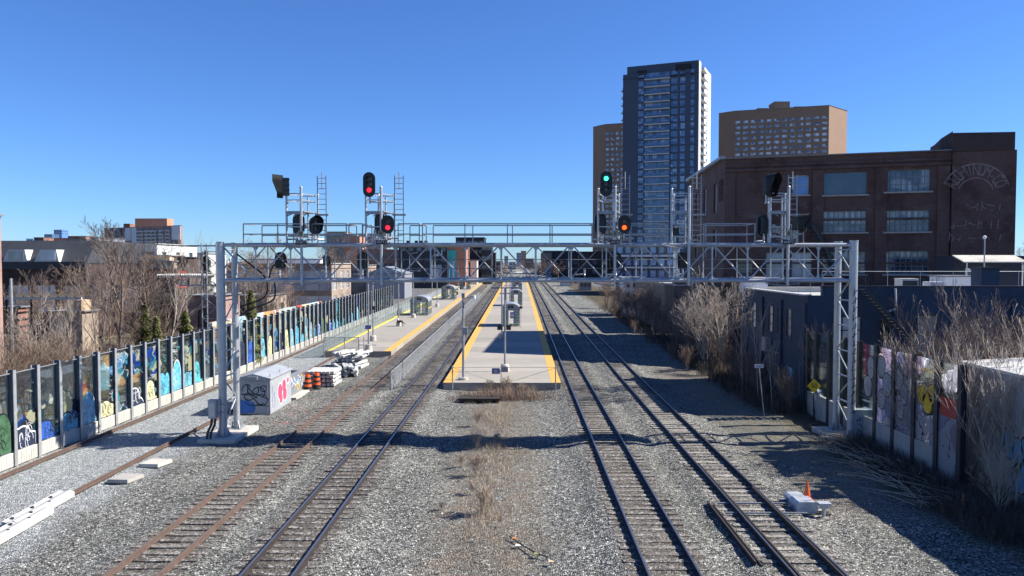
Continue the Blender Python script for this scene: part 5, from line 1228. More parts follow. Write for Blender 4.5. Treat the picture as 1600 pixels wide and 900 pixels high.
# ------------------------------------------------------------------ track-side things, left
def shed():
    x0, x1, y0, y1, z1 = -17.35, -15.35, 45.6, 49.8, 1.85
    t = thing('equipment_shed', 'grey steel trackside shed with pink and black graffiti', 'equipment shed', ((x0+x1)/2, (y0+y1)/2, GL))
    mb = MB(); mb.box(x0, x1, y0, y1, GL-.05, z1); mb.build('wall', M['cab_grey'], t)
    mb = MB(); m_ = (x0+x1)/2; mb.prism([(x0-.1, y0-.15, z1+.004), (x1+.1, y0-.15, z1+.004), (x1+.1, y0-.15, z1+.07), (m_, y0-.15, z1+.36), (x0-.1, y0-.15, z1+.07)], (0, y1-y0+.3, 0)); mb.build('roof', M['cab_grey'], t)
    mb = MB(); mb.box(x0+.7, x1-.7, y0-.3, y0-.16, z1+.02, z1+.2); mb.build('ridge_vent', M['galv2'], t)
    mb = MB(); mb.box(x0+.75, x1-.15, y0-.03, y0-.003, GL+.05, z1-.12); mb.build('door', M['cab_grey'], t)
    for yy in (y0+.3, y0+2.2, y0+4.0): mb = MB(); mb.tube([(x1-.1, yy, z1+.07), (x1-.1, yy, z1+.3)], .03, 6); mb.build('lifting_lug', M['galv'], t)
    def curve(pts, w_, mat, name, face):
        m2 = MB()
        for a, b in zip(pts[:-1], pts[1:]):
            if face == 'f': A, B, up = (x0+a[0], y0-.038, GL+a[1]), (x0+b[0], y0-.038, GL+b[1]), (0, 1, 0); m2.bar(A, B, w_, .008, up)
            else: A, B, up = (x1+.006, y0+a[0], GL+a[1]), (x1+.006, y0+b[0], GL+b[1]), (1, 0, 0); m2.bar(A, B, w_, .008, up)
        m2.build(name, mat, t)
    def arc(cx, cz, rx, rz, a0, a1, n=12): return [(cx+rx*math.cos(R(a0+(a1-a0)*k/n)), cz+rz*math.sin(R(a0+(a1-a0)*k/n))) for k in range(n+1)]
    B = M['blackpaint']
    for c_ in (arc(.95, 1.45, .35, .3, 150, 400), arc(1.3, 1.3, .38, .35, -60, 260), arc(.7, 1.05, .3, .22, 60, 330), arc(1.45, .85, .4, .35, -140, 160), arc(.55, 1.5, .28, .3, 30, 200), arc(1.05, .75, .6, .25, 190, 340), arc(1.6, 1.55, .2, .18, 0, 330)):
        curve(c_, .05, B, 'graffiti_line', 'f')
    curve([(.55, 1.75), (.9, 1.3), (1.4, 1.1), (1.9, .9)], .055, B, 'graffiti_line', 'f'); curve([(.2, 1.2), (.8, 1.15), (1.3, .6), (1.9, .45)], .05, B, 'graffiti_line', 'f')
    mb = MB()
    for cx, cz, rx, rz in ((.2, .45, .28, .4), (.55, .5, .28, .35), (.85, .38, .25, .35), (.4, .2, .45, .2)):
        mb.prism([(x0+max(.01, cx+rx*math.cos(a)), y0-.034, max(GL+.02, GL+cz+rz*math.sin(a))) for a in [2*math.pi*k/16 for k in range(16)]], (0, .0, 0.0005)) if 0 else mb.face([(x0+max(.01, cx+rx*math.cos(-a)), y0-.034-.001*cx, max(GL+.02, GL+cz+rz*math.sin(-a))) for a in [2*math.pi*k/16 for k in range(16)]][::-1])
    mb.build('graffiti_patch', M['bluepaint'], t)
    for yc, zc, ry, rz in ((1.9, 1.05, .42, .5), (2.7, 1.3, .38, .42), (2.85, .75, .4, .42), (2.1, .55, .3, .3), (3.5, 1.55, .2, .2)):
        for g_, m_, o_ in ((.09, M['whitepaint'], .003), (0, M['pinkpaint'], .007)):
            mb = MB(); mb.face([(x1+o_+.0005*yc, y0+yc+(ry+g_)*math.cos(a), GL+zc+(rz+g_)*math.sin(a)) for a in [2*math.pi*k/18 for k in range(18)]]); mb.build('graffiti_letter', m_, t)
    curve([(.4, .3), (.5, 1.2), (.35, 1.7)], .06, M['sign_purple'], 'graffiti_line', 's'); curve([(.7, .2), (.9, .6), (.75, 1.2)], .06, M['sign_purple'], 'graffiti_line', 's')
    return t
shed()
def cab2():
    x0, x1, y0, y1 = -16.6, -15.75, 50.6, 53.6; z1 = 1.25
    t = thing('equipment_cabinet', 'low black open-fronted rack with blue and yellow graffiti panel behind the grey shed', 'cabinet', ((x0+x1)/2, 52, GL))
    mb = MB(); mb.box(x0, x1-.05, y0, y1, GL-.05, z1); mb.build('body', M['dark_clad'], t)
    mb = MB(); mb.box(x1-.04, x1, y0+.3, y1, GL, z1+.1); pn = mb.build('side_panel', M['frame_grey'], t)
    rr = random.Random(4)
    for k in range(34):
        yy = y0+.5+rr.random()*3.0; zz = GL+.3+rr.random()*.8; m2 = MB(); m2.tube([(x1+.004, yy, zz), (x1+.004, yy+rr.uniform(-.2,.3), zz+rr.uniform(.1,.4)), (x1+.004, yy+rr.uniform(.1,.5), zz+rr.uniform(-.2,.3))], .04, 4)
        m2.v = [(x1+.003+max(-.002, (a-x1)*.08), b, c) for a, b, c in m2.v]; m2.build('graffiti_line', rr.choice([M['bluepaint'], M['whitepaint'], M['sign_yellow'], M['whitepaint'], M['lightblue']]), pn)
    mb = MB(); mb.box(x1-.3, x1+.5, y0, y1+.5, GL-.1, GL+.06); o = mb.build('plinth', M['conc_light'], t)
cab2()
def stack(x0, y0, nx, nz, L, label, rz=0, messy=0, group='stacked white concrete sleepers', name='sleeper', z0=GL+.02, gap=.31):
    r_ = random.Random(int(x0*10)+nx); mb = MB(); L2 = L/2
    mb.prism([(-L2, -.13, 0), (-L2, -.11, .2), (-L2+.4, -.1, .22), (0, -.1, .17), (L2-.4, -.1, .22), (L2, -.11, .2), (L2, -.13, 0)], (0, .24, 0))
    me = mb.mesh(name); me.materials.append(M['tie_conc'])
    bm_ = MB(); bm_.box(-.1, nx*gap+.05, -.05, .05, 0, .07); bme = bm_.mesh('wood_batten'); bme.materials.append(M['dirt_timber'])
    k = 0
    for j in range(nz):
        for i in range(nx):
            if messy and r_.random() < messy: continue
            a = R(90)+rz+(r_.uniform(-.6, .6)*messy); o = link(name, me, None, (x0-1.0+i*gap+r_.uniform(-.02, .02), y0+1.2+r_.uniform(-.08, .08)*(1+4*messy), z0+j*.3), a)
            k += 1; tag(o, label(i, j, k), 'railway sleeper', group)
            if 0 < j and i == 0 and not messy:
                for dx in (-.8, .8):
                    b = link('wood_batten', bme, None, (x0-1.2, y0+1.2+dx, z0+j*.3-.075)); tag(b, 'dark wooden batten separating rows of the neat sleeper stack behind the shed', 'batten', 'battens in the sleeper stack')
stack(-14.9, 55.6, 7, 4, 2.4, lambda i, j, k: 'white concrete sleeper in the neat stack behind the two striped barrels', group='sleepers in the neat stack')
stack(-14.4, 60.2, 7, 3, 2.4, lambda i, j, k: 'white concrete sleeper in the loose pile between the neat stack and the platform', .3, .35, 'sleepers in the loose piles')
stack(-15.0, 65.0, 8, 5, 2.4, lambda i, j, k: 'white concrete sleeper in the tumbled pile nearest the left platform', -.2, .3, 'sleepers in the tumbled pile')
# white planks bottom left
for k, (px, py, ln, a) in enumerate(((55, 803, 3.6, 1.32), (18, 832, 3.4, 1.34))):
    p = G(px, py, GL); mb = MB(); mb.prism([(-.3, 0, 0), (.3, 0, 0), (.3, 0, .18), (.12, 0, .26), (-.12, 0, .2), (-.3, 0, .24)], (0, ln, 0))
    t = link('concrete_trough', (mb.mesh('concrete_trough')), None, (p.x+.1, p.y-ln/2+.3, GL), R(3)); t.data.materials.append(M['tie_conc']); tag(t, ('upper' if k == 0 else 'lower')+' white concrete beam lying by the loose rail at the bottom left', 'concrete beam', 'white concrete beams by the loose rail'); WL[t] = t.location.copy()
    for q in range(5):
        mb = MB(); mb.box(-.2+.28*(q%2), -.12+.28*(q%2), .3+q*.6, .42+q*.6, .2, .265); me = mb.mesh('clip'); me.materials.append(M['frame_dark']); o = bpy.data.objects.new('clip', me); C.objects.link(o); o.parent = t
for k, (px, py) in enumerate(((243, 725), (196, 749))):
    p = G(px, py, GL); mb = MB(); mb.prism([(-.55, -.45, 0), (.35, -.5, 0), (.6, .4, 0), (-.4, .5, 0)], (0, 0, .16)); o = link('concrete_slab', mb.mesh('concrete_slab'), None, (p.x, p.y, GL-.03)); o.data.materials.append(M['conc_light' if k == 0 else 'conc'])
    tag(o, ('pale' if k == 0 else 'greyer')+' square concrete cover slab in the ballast below the left gantry leg', 'slab')
for k, (px, py) in enumerate(((481, 609), (495, 606))):
    p = G(px, py, GL); t = thing('traffic_barrel', ('left' if k == 0 else 'right')+' orange and black striped construction barrel beside the sleeper stack', 'traffic barrel', p, 0, 'striped construction barrels')
    for j in range(6): mb = MB(); ra, rb = .3-.018*j, .3-.018*(j+1); mb.tube([(p.x, p.y, GL+.08+j*.17), (p.x, p.y, GL+.08+(j+1)*.17)], [ra, rb], 16); mb.build('band', M['orange'] if j % 2 else M['blackmatte'], t)
    mb = MB(); mb.tube([(p.x, p.y, GL), (p.x, p.y, GL+.08)], [.42, .4], 12); mb.build('rubber_base', M['cable'], t)
    mb = MB(); mb.box(p.x-.1, p.x+.1, p.y-.03, p.y+.03, GL+1.1, GL+1.2); mb.build('handle', M['orange'], t)
p = G(541, 578, GL); mb = MB(); mb.tube([(p.x, p.y, GL), (p.x, p.y, GL+.28)], [.16, .2], 12); tag(mb.build('bucket', M['bluepaint'], None, p), 'small blue bucket beside the tumbled sleeper pile', 'bucket')
# litter bags along the barrier foot
rr = random.Random(21)
for px, py, lab in ((72, 697, 'white litter bag at the barrier foot near the left edge, biggest of three'), (92, 692, 'small white litter bag right of the biggest one at the barrier foot'), (212, 643, 'white litter bag at the barrier foot in front of the pale graffiti bubble'), (303, 606, 'white litter bag at the barrier foot left of the gantry leg'), (316, 603, 'small white rag at the barrier foot just left of the gantry leg')):
    p = G(px, py, GL); mb = MB(); n = 9
    for k in range(4):
        c_ = Vector((p.x+rr.uniform(-.1, .25), p.y+rr.uniform(-.3, .3), GL+.03)); mb.tube([c_, c_+Vector((0, 0, .1)), c_+Vector((.03, .02, .2))], [.2, .24, .08], 8)
    o = mb.build('litter_bag', M['white'], None, p, smooth=True); tag(o, lab, 'litter')

# fence between the two left tracks
def post_fence(name, label, x, y0, y1, h, step, mat, rail=M['galv2'], z0=GL, two=False):
    t = thing(name, label, 'fence', (x, y0, z0)); n = int((y1-y0)/step); mb = MB()
    pm = MB(); pm.tube([(0, 0, 0), (0, 0, h)], .04, 6); me = pm.mesh('post'); me.materials.append(rail)
    for i in range(min(n+1, 99)): link('post', me, t, (0, i*step, gz(y0+i*step)))
    ys = [y for y in (y0, 60, y1) if y0 <= y <= y1]; r1 = MB(); pn = MB()
    for a, b in zip(sorted(ys)[:-1], sorted(ys)[1:]):
        r1.tube([(x, a, z0+h+gz(a)), (x, b, z0+h+gz(b))], .035, 6); r1.tube([(x, a, z0+.12+gz(a)), (x, b, z0+.12+gz(b))], .02, 6)
        pn.face([(x+.005, a, z0+.05+gz(a)), (x+.005, b, z0+.05+gz(b)), (x+.005, b, z0+h+gz(b)), (x+.005, a, z0+h+gz(a))])
    r1.build('rail', rail, t); pn.build('mesh_panel', mat, t); return t
tf = post_fence('chain_link_fence', 'low chain link fence running between the two left tracks', -9.33, 54.0, 175, 1.35, 1.9, M['chain'])
mb = MB(); mb.tube([(-9.33, 54, GL+1.3), (-9.33, 56, GL+.1)], .03, 6); mb.build('brace', M['galv2'], tf)
post_fence('platform_fence', 'grey mesh fence along the outer edge of the left platform', -19.0, LY0-.2, 135, 1.75, 2.1, M['clear'], z0=PZ)
gt = thing('platform_gate', 'galvanised mesh gate across the near end of the left platform', 'gate', (-17, LY0-.3, PZ-.3))
mb = MB()
for q in (-19.0, -17.0, -15.6, -15.1): mb.tube([(q, LY0-.3, PZ-.5), (q, LY0-.3, PZ+1.55)], .05, 8)
mb.build('post', M['galv'], gt); mb = MB()
for a, b in ((-19, -15.6),): mb.tube([(a, LY0-.3, PZ+1.5), (b, LY0-.3, PZ+1.5)], .04, 6); mb.tube([(a, LY0-.3, PZ+.15), (b, LY0-.3, PZ+.15)], .03, 6)
mb.tube([(-15.6, LY0-.3, PZ+.75), (-13.9, LY0-.3, PZ+.75)], .04, 6); mb.build('rail', M['galv'], gt)
mb = MB(); mb.face([(-19, LY0-.295, PZ+.15), (-15.6, LY0-.295, PZ+.15), (-15.6, LY0-.295, PZ+1.5), (-19, LY0-.295, PZ+1.5)]); mb.build('mesh_panel', M['chain'], gt)
mb = MB(); q = W(523, 541, LY0-.36); mb.box(q.x-.2, q.x+.2, LY0-.38, LY0-.35, q.z-.2, q.z+.2)

# ------------------------------------------------------------------ lamps, poles, signs on platforms
def lamp_proto(name, label, p, h, arms, group, fixtures=True, base=True, r_=.085):
    t = thing(name, label, 'lamp post', p, 0, group); x, y, z = p
    mb = MB(); mb.tube([(x, y, z+(.5 if base else 0)), (x, y, z+h)], [r_, r_*.8], 10); mb.build('pole', M['galv2'], t)
    if base: mb = MB(); mb.tube([(x, y, z-.02), (x, y, z+.5), (x, y, z+.58)], [.36, .34, .26], 18); mb.build('concrete_base', M['conc_light'], t)
    if arms:
        mb = MB(); mb.bar((x-arms, y, z+h+.05), (x+arms, y, z+h+.05), .09, .09); mb.build('arm', M['galv2'], t)
        for s_ in (-1, 1): mb = MB(); mb.box(x+s_*arms-.32, x+s_*arms+.32, y-.2, y+.2, z+h-.02, z+h+.12); l_ = mb.build('lamp_head', M['frame_grey'], t)
    return t
lp = G(789, 580, PZ)
t = lamp_proto('platform_lamp', 'twin-headed platform lamp nearest the camera on the island platform', (lp.x, lp.y, PZ), 6.7, .8, 'platform lamp posts', True)
mb = MB(); mb.box(lp.x-.62, lp.x-.18, lp.y-.12, lp.y-.04, PZ+3.35, PZ+3.75); mb.box(lp.x+.1, lp.x+.48, lp.y-.12, lp.y-.04, PZ+3.35, PZ+3.75); mb.build('sign_board', M['frame_dark'], t)
mb = MB(); mb.box(lp.x+.42, lp.x+.78, lp.y-.14, lp.y-.06, PZ+4.3, PZ+4.8); sg = mb.build('sign_board', M['sign_purple'], t)
mb = MB(); mb.box(lp.x+.5, lp.x+.7, lp.y-.15, lp.y-.141, PZ+4.42, PZ+4.68); mb.build('symbol', M['whitepaint'], sg)
for k, (px, Y) in enumerate(((784, 84), (791, 100), (797, 131), (799, 165), (800, 200), (801, 240))):
    p = W(px, 450, Y); lamp_proto('platform_lamp', 'slim twin-headed lamp on the island platform, number %s behind the nearest one' % ['one', 'two', 'three', 'four', 'five', 'six'][k], (p.x, Y, PZ+gz(Y)), 6.4, .7, 'platform lamp posts')
mp_ = G(724, 604, GL); t = thing('camera_pole', 'grey pole on a round concrete base, box halfway up, left of the island platform end', 'pole', (mp_.x, mp_.y, GL))
mb = MB(); mb.tube([(mp_.x, mp_.y, .3), (mp_.x, mp_.y, 6.6)], [.1, .085], 12); mb.build('pole', M['galv2'], t)
mb = MB(); mb.tube([(mp_.x, mp_.y, GL-.1), (mp_.x, mp_.y, .42)], .36, 20); mb.build('concrete_base', M['conc_light'], t)
mb = MB(); mb.box(mp_.x+.02, mp_.x+.34, mp_.y-.3, mp_.y-.1, 3.65, 4.2); mb.build('control_box', M['cab_grey'], t)
mb = MB(); mb.bar((mp_.x, mp_.y, 6.35), (mp_.x+.75, mp_.y, 6.5), .05, .05); mb.box(mp_.x-.12, mp_.x+.12, mp_.y-.12, mp_.y+.12, 6.4, 6.75); arm_ = mb.build('arm', M['galv2'], t)
mb = MB(); mb.tube([(mp_.x+.8, mp_.y, 6.35), (mp_.x+.8, mp_.y, 6.6)], [.16, .14], 12); mb.build('camera_dome', M['white'], t)
pl_ = [(576, 551), (583, 533), (623, 512), (646, 500), (683, 487), (702, 474), (716, 466)]
for k, (px, py) in enumerate(pl_):
    Y = [73.3, 81.5, 98.5, 112, 136, 168, 200][k]; p = W(px, py, Y)
    t = lamp_proto('platform_lamp', ['tall pole with small sign on the near end of the left platform', 'thin lamp pole just behind the first pole on the left platform', 'lamp pole with a person sitting on its concrete base, left platform', 'lamp pole in front of the first shelter on the left platform',
          'lamp pole between the first and second shelter on the left platform', 'lamp pole between the second and third shelter on the left platform', 'lamp pole beside the third shelter on the left platform'][k], (p.x, Y, PZ+gz(Y)), 7.0, 0 if k < 2 else .6, 'lamp posts on the left platform')
    if k < 2: x, y, z = p.x, Y, PZ; mb = MB(); (mb.box(x-.3, x+.3, y-.16, y-.1, z+2.2, z+2.6) if k == 0 else mb.box(x-.02, x+.3, y-.2, y-.1, z+3.6, z+4.0)); mb.build('sign_board', M['sign_purple'] if k == 0 else M['frame_dark'], t)
# cable barrier across the platform end
t = thing('cable_barrier', 'thin steel cable barrier with purple plate across the island platform end', 'barrier', (-1.3, CY0-.4, GL)); yb = CY0-.45
xa, xb = W(707, 590, yb).x, W(868, 590, yb).x; xm = W(783, 590, yb).x; zt = W(0, 573, yb).z
for q, h in ((xa, zt+.12), (xb, zt+.12), (xm, zt+.02)): mb = MB(); mb.tube([(q, yb, GL-.1), (q, yb, h)], .045 if q != xm else .03, 8); mb.build('post', M['galv2'], t)
mb = MB(); mb.tube([(xa, yb, zt), (xb, yb, zt)], .016, 5); mb.tube([(xa, yb, zt), (xm, yb, GL+.45)], .014, 5); mb.tube([(xb, yb, zt-.04), (xm, yb, GL+.45)], .014, 5); mb.build('cable', M['galv2'], t)
mb = MB(); q = W(775, 580, yb-.05); mb.box(q.x-.3, q.x+.28, yb-.07, yb-.04, q.z-.2, q.z+.22); s_ = mb.build('sign_board', M['sign_purple'], t)
mb = MB(); mb.disc((q.x-.02, yb-.08, q.z+.01), .13, 16, .008); mb.build('symbol', M['galv'], s_)
mb = MB(); q = W(789, 577, yb-.05); mb.box(q.x-.22, q.x+.22, yb-.07, yb-.04, q.z-.2, q.z+.17); mb.build('sign_back', M['galv2'], t)
# rotten timber frame in the weeds
a = G(752, 625, GL); t = thing('timber_grating', 'low rotten dark timber grating lying in the dead grass before the platform', 'timber pallet', (a.x, a.y, GL))
for j, dy in enumerate((-.62, -.3, .02, .34, .66)): mb = MB(); mb.box(a.x-1.45+.12*dy, a.x+1.35+.1*dy, a.y+dy-.13, a.y+dy+.13, GL+.12, GL+.24); mb.build('plank', M['dirt_timber'], t)
for dx in (-1.2, 0, 1.1): mb = MB(); mb.box(a.x+dx-.1, a.x+dx+.1, a.y-.72, a.y+.76, GL-.05, GL+.115); mb.build('bearer', M['dirt_timber'], t)

# shelters
def shelter(x, Y, label, group, wd=2.7, ln=4.6, yellow=True):
    z = PZ+gz(Y); t = thing('platform_shelter', label, 'shelter', (x, Y, z), 0, group); hw = wd/2; h = 2.25
    mb = MB()
    for sx in (-1, 1):
        for k in range(4): q = Y+ln*k/3; mb.box(x+sx*hw-.05, x+sx*hw+.05, q-.05, q+.05, z, z+h)
        mb.box(x+sx*hw-.06, x+sx*hw+.06, Y, Y+ln, z+h-.12, z+h); mb.box(x+sx*hw-.04, x+sx*hw+.04, Y, Y+ln, z+.9, z+.96)
    for q in (Y, Y+ln):
        mb.box(x-hw, x+hw, q-.05, q+.05, z+h-.14, z+h)
        for u in (-.34, .34): mb.box(x+u*hw-.04, x+u*hw+.04, q-.04, q+.04, z, z+h)
        for zz in (.75, 1.5): mb.box(x+.34*hw, x+hw, q-.03, q+.03, z+zz, z+zz+.06); mb.box(x-hw, x-.34*hw, q-.03, q+.03, z+zz, z+zz+.06)
    mb.build('frame', M['galv2'], t)
    n = 10; arc = [(x+(hw+.1)*math.cos(math.pi*k/n), z+h+.75*math.sin(math.pi*k/n)) for k in range(n+1)]
    mb = MB()
    for (xa, za), (xb, zb) in zip(arc[:-1], arc[1:]): mb._hex([(xa, Y-.25, za), (xb, Y-.25, zb), (xb, Y+ln+.2, zb), (xa, Y+ln+.2, za), (xa, Y-.25, za+.05), (xb, Y-.25, zb+.05), (xb, Y+ln+.2, zb+.05), (xa, Y+ln+.2, za+.05)])
    mb.build('roof', M['galv'], t)
    mb = MB()
    for q in (Y+.02, Y+ln-.02): mb.prism([(p[0], q, p[1]-.01) for p in arc], (0, .04, 0))
    g = mb.build('gable', M['cab_grey'], t)
    mb = MB(); mb.box(x-.35, x-.05, Y-.04, Y+.0, z+h+.15, z+h+.5); mb.box(x+.05, x+.35, Y-.04, Y, z+h+.15, z+h+.5); mb.build('emblem', M['frame_dark'], g)
    for sx in (-1, 1): mb = MB(); mb.box(x+sx*hw-.012, x+sx*hw+.012, Y+.06, Y+ln-.06, z+.15, z+h-.13); mb.build('glass_panel', M['clear'], t)
    for q in (Y, Y+ln): mb = MB(); mb.box(x-hw+.06, x-.37*hw, q-.01, q+.01, z+.1, z+h-.15); mb.box(x+.37*hw, x+hw-.06, q-.01, q+.01, z+.1, z+h-.15); mb.build('glass_panel', M['clear'], t)
    mb = MB(); mb.box(x-hw+.2, x-hw+.6, Y+.6, Y+ln-.6, z+.42, z+.47); mb.box(x-hw+.25, x-hw+.35, Y+.8, Y+.9, z, z+.42); mb.box(x-hw+.25, x-hw+.35, Y+ln-.9, Y+ln-.8, z, z+.42); mb.build('bench', M['frame_dark'], t)
    if yellow: mb = MB(); mb.box(x+hw+.052, x+hw+.07, Y, Y+ln, z+1.1, z+1.18); mb.box(x+.4*hw, x+.9*hw, Y-.06, Y-.042, z+1.3, z+1.55); mb.build('yellow_band', M['yellow_bright'], t)
for px, Y, lab in ((655, 116, 'arched glass shelter nearest the camera on the left platform'), (700, 158, 'second arched glass shelter on the left platform'), (726, 205, 'third and farthest arched shelter on the left platform')):
    shelter(W(px, 480, Y).x, Y, lab, 'arched shelters on the left platform')
for px, Y, lab in ((798, 98, 'arched shelter nearest the camera on the island platform'), (806, 138, 'second arched shelter on the island platform'), (808, 182, 'third arched shelter on the island platform'), (809, 228, 'farthest arched shelter on the island platform')):
    shelter(W(px, 480, Y).x, Y, lab, 'arched shelters on the island platform', 2.3, 4.2, False)
t = thing('platform_sign', 'slim info post right of the shelters on the island platform', 'sign', (W(814, 480, 96).x, 96, PZ+gz(96))); x = WL[t].x; z = WL[t].z
mb = MB(); mb.tube([(x, 96, z), (x, 96, z+2.9)], .03, 6); mb.build('post', M['galv2'], t); mb = MB(); mb.box(x-.2, x+.2, 95.95, 96, z+2.5, z+2.8); mb.build('sign_board', M['frame_dark'], t)
# bench and bin items further down the left platform
for px, Y, lab in ((670, 126, 'dark bin beside the first left platform shelter'), (714, 176, 'dark bin beside the second left platform shelter')):
    p = W(px, 480, Y); z = PZ+gz(Y); t = thing('litter_bin', lab, 'bin', (p.x, Y, z)); mb = MB(); mb.tube([(p.x, Y, z), (p.x, Y, z+.9)], [.25, .3], 12); mb.build('body', M['frame_dark'], t); mb = MB(); mb.tube([(p.x, Y, z+.9), (p.x, Y, z+1.02)], [.32, .15], 12); mb.build('lid', M['yellow_bright'], t)
# footway canopy far down, and a white footbridge deck near the horizon
t = thing('platform_canopy', 'flat pale canopy over the far end of the island platform', 'canopy', (-1.2, 262, PZ+gz(262))); z = WL[t].z
mb = MB(); mb.box(-3.4, 1.2, 262, 285, z+3.0, z+3.3); mb.build('roof', M['offwhite'], t)
mb = MB(); [mb.tube([(q, y_, z), (q, y_, z+3.0)], .1, 8) for q in (-2.6, .4) for y_ in (263, 274, 284)]; mb.build('posts', M['galv2'], t)

# ------------------------------------------------------------------ person on the lamp base
def person():
    p = W(623, 512, 98.5); z = PZ+gz(98.5); X0, Y0, Z0 = p.x-.05, 98.15, z
    t = thing('person', 'person in white top and black trousers sitting on a lamp base, legs crossed', 'person', (X0, Y0, Z0))
    def skin(name, pts, edges, mat, root=0, lv=1):
        me = bpy.data.meshes.new(name); me.from_pydata([q[:3] for q in pts], edges, []); me.materials.append(mat)
        o = bpy.data.objects.new(name, me); C.objects.link(o); o.parent = t; KIDS.setdefault(t, []).append(o)
        sm = o.modifiers.new('s', 'SKIN'); sm.use_smooth_shade = True
        for i, q in enumerate(pts): me.skin_vertices[0].data[i].radius = (q[3], q[3]); me.skin_vertices[0].data[i].use_root = (i == root)
        sb = o.modifiers.new('b', 'SUBSURF'); sb.levels = lv; sb.render_levels = lv; return o
    hp = [(0, 0, .60, .15), (.0, 0, .85, .13), (-.02, 0, 1.06, .15), (.0, 0, 1.17, .06), (.04, 0, 1.26, .075), (.06, 0, 1.36, .10), (.05, 0, 1.44, .07)]
    # arms with five fingers
    pts = list(hp); ed = [(i, i+1) for i in range(6)]
    def chain(start, seq):
        i0 = start
        for q in seq: pts.append(q); ed.append((i0, len(pts)-1)); i0 = len(pts)-1
        return i0
    for s_ in (-1, 1):
        w_ = chain(2, [(-.02, s_*.19, 1.04, .065), (.08, s_*.24, .82, .048), (.32, s_*.14, .80, .032), (.39, s_*.12, .80, .038)])
        for k in range(4): chain(w_, [(.45, s_*.12+(k-1.5)*.022, .80, .011), (.485+.008*(k in (1, 2)), s_*.12+(k-1.5)*.024, .785, .009)])
        chain(w_-1, [(.38, s_*.07, .82, .011), (.42, s_*.055, .815, .009)])
    # legs: near leg foot on the ground, far leg crossed over
    k1 = chain(0, [(.05, -.1, .58, .11), (.52, -.08, .62, .075), (.56, -.06, .33, .055), (.58, -.06, .08, .04), (.72, -.06, .04, .035)])
    k2 = chain(0, [(.05, .1, .60, .11), (.50, .05, .72, .075), (.72, .0, .48, .055), (.84, -.02, .30, .04), (.97, -.03, .36, .035)])
    skin('body', pts, ed, M['skin'])
    skin('shirt', [(0, 0, .62, .165), (0, 0, .85, .15), (-.02, 0, 1.05, .165), (0, 0, 1.13, .08), (-.02, -.2, 1.04, .08), (.06, -.25, .84, .062), (-.02, .2, 1.04, .08), (.06, .25, .84, .062)], [(0, 1), (1, 2), (2, 3), (2, 4), (4, 5), (2, 6), (6, 7)], M['cloth_white'])
    skin('trousers', [(0, 0, .60, .165), (.05, -.1, .58, .125), (.52, -.08, .62, .09), (.56, -.06, .33, .07), (.58, -.06, .12, .055), (.05, .1, .60, .125), (.50, .05, .72, .09), (.72, .0, .48, .07), (.83, -.02, .33, .055)], [(0, 1), (1, 2), (2, 3), (3, 4), (0, 5), (5, 6), (6, 7), (7, 8)], M['cloth_black'])
    skin('shoe', [(.57, -.06, .07, .055), (.66, -.06, .05, .05), (.78, -.06, .04, .035)], [(0, 1), (1, 2)], M['cloth_black'])
    skin('shoe', [(.84, -.02, .30, .055), (.92, -.03, .33, .05), (1.02, -.03, .39, .035)], [(0, 1), (1, 2)], M['hair'])
    skin('hair', [(.02, 0, 1.33, .10), (.03, 0, 1.43, .095), (.06, 0, 1.48, .06)], [(0, 1), (1, 2)], M['hair'])
    mb = MB()
    for s_ in (-1, 1): mb.disc((X0+.155, Y0+s_*.035, Z0+1.37), .012, 8, .006, ax='X')
    mb.prism([(X0+.15, Y0-.015, Z0+1.32), (X0+.15, Y0+.015, Z0+1.32), (X0+.19, Y0, Z0+1.325)], (-.01, 0, .045)); mb.box(X0+.142, X0+.152, Y0-.025, Y0+.025, Z0+1.285, Z0+1.295); mb.build('face', M['hair'], t)
person()

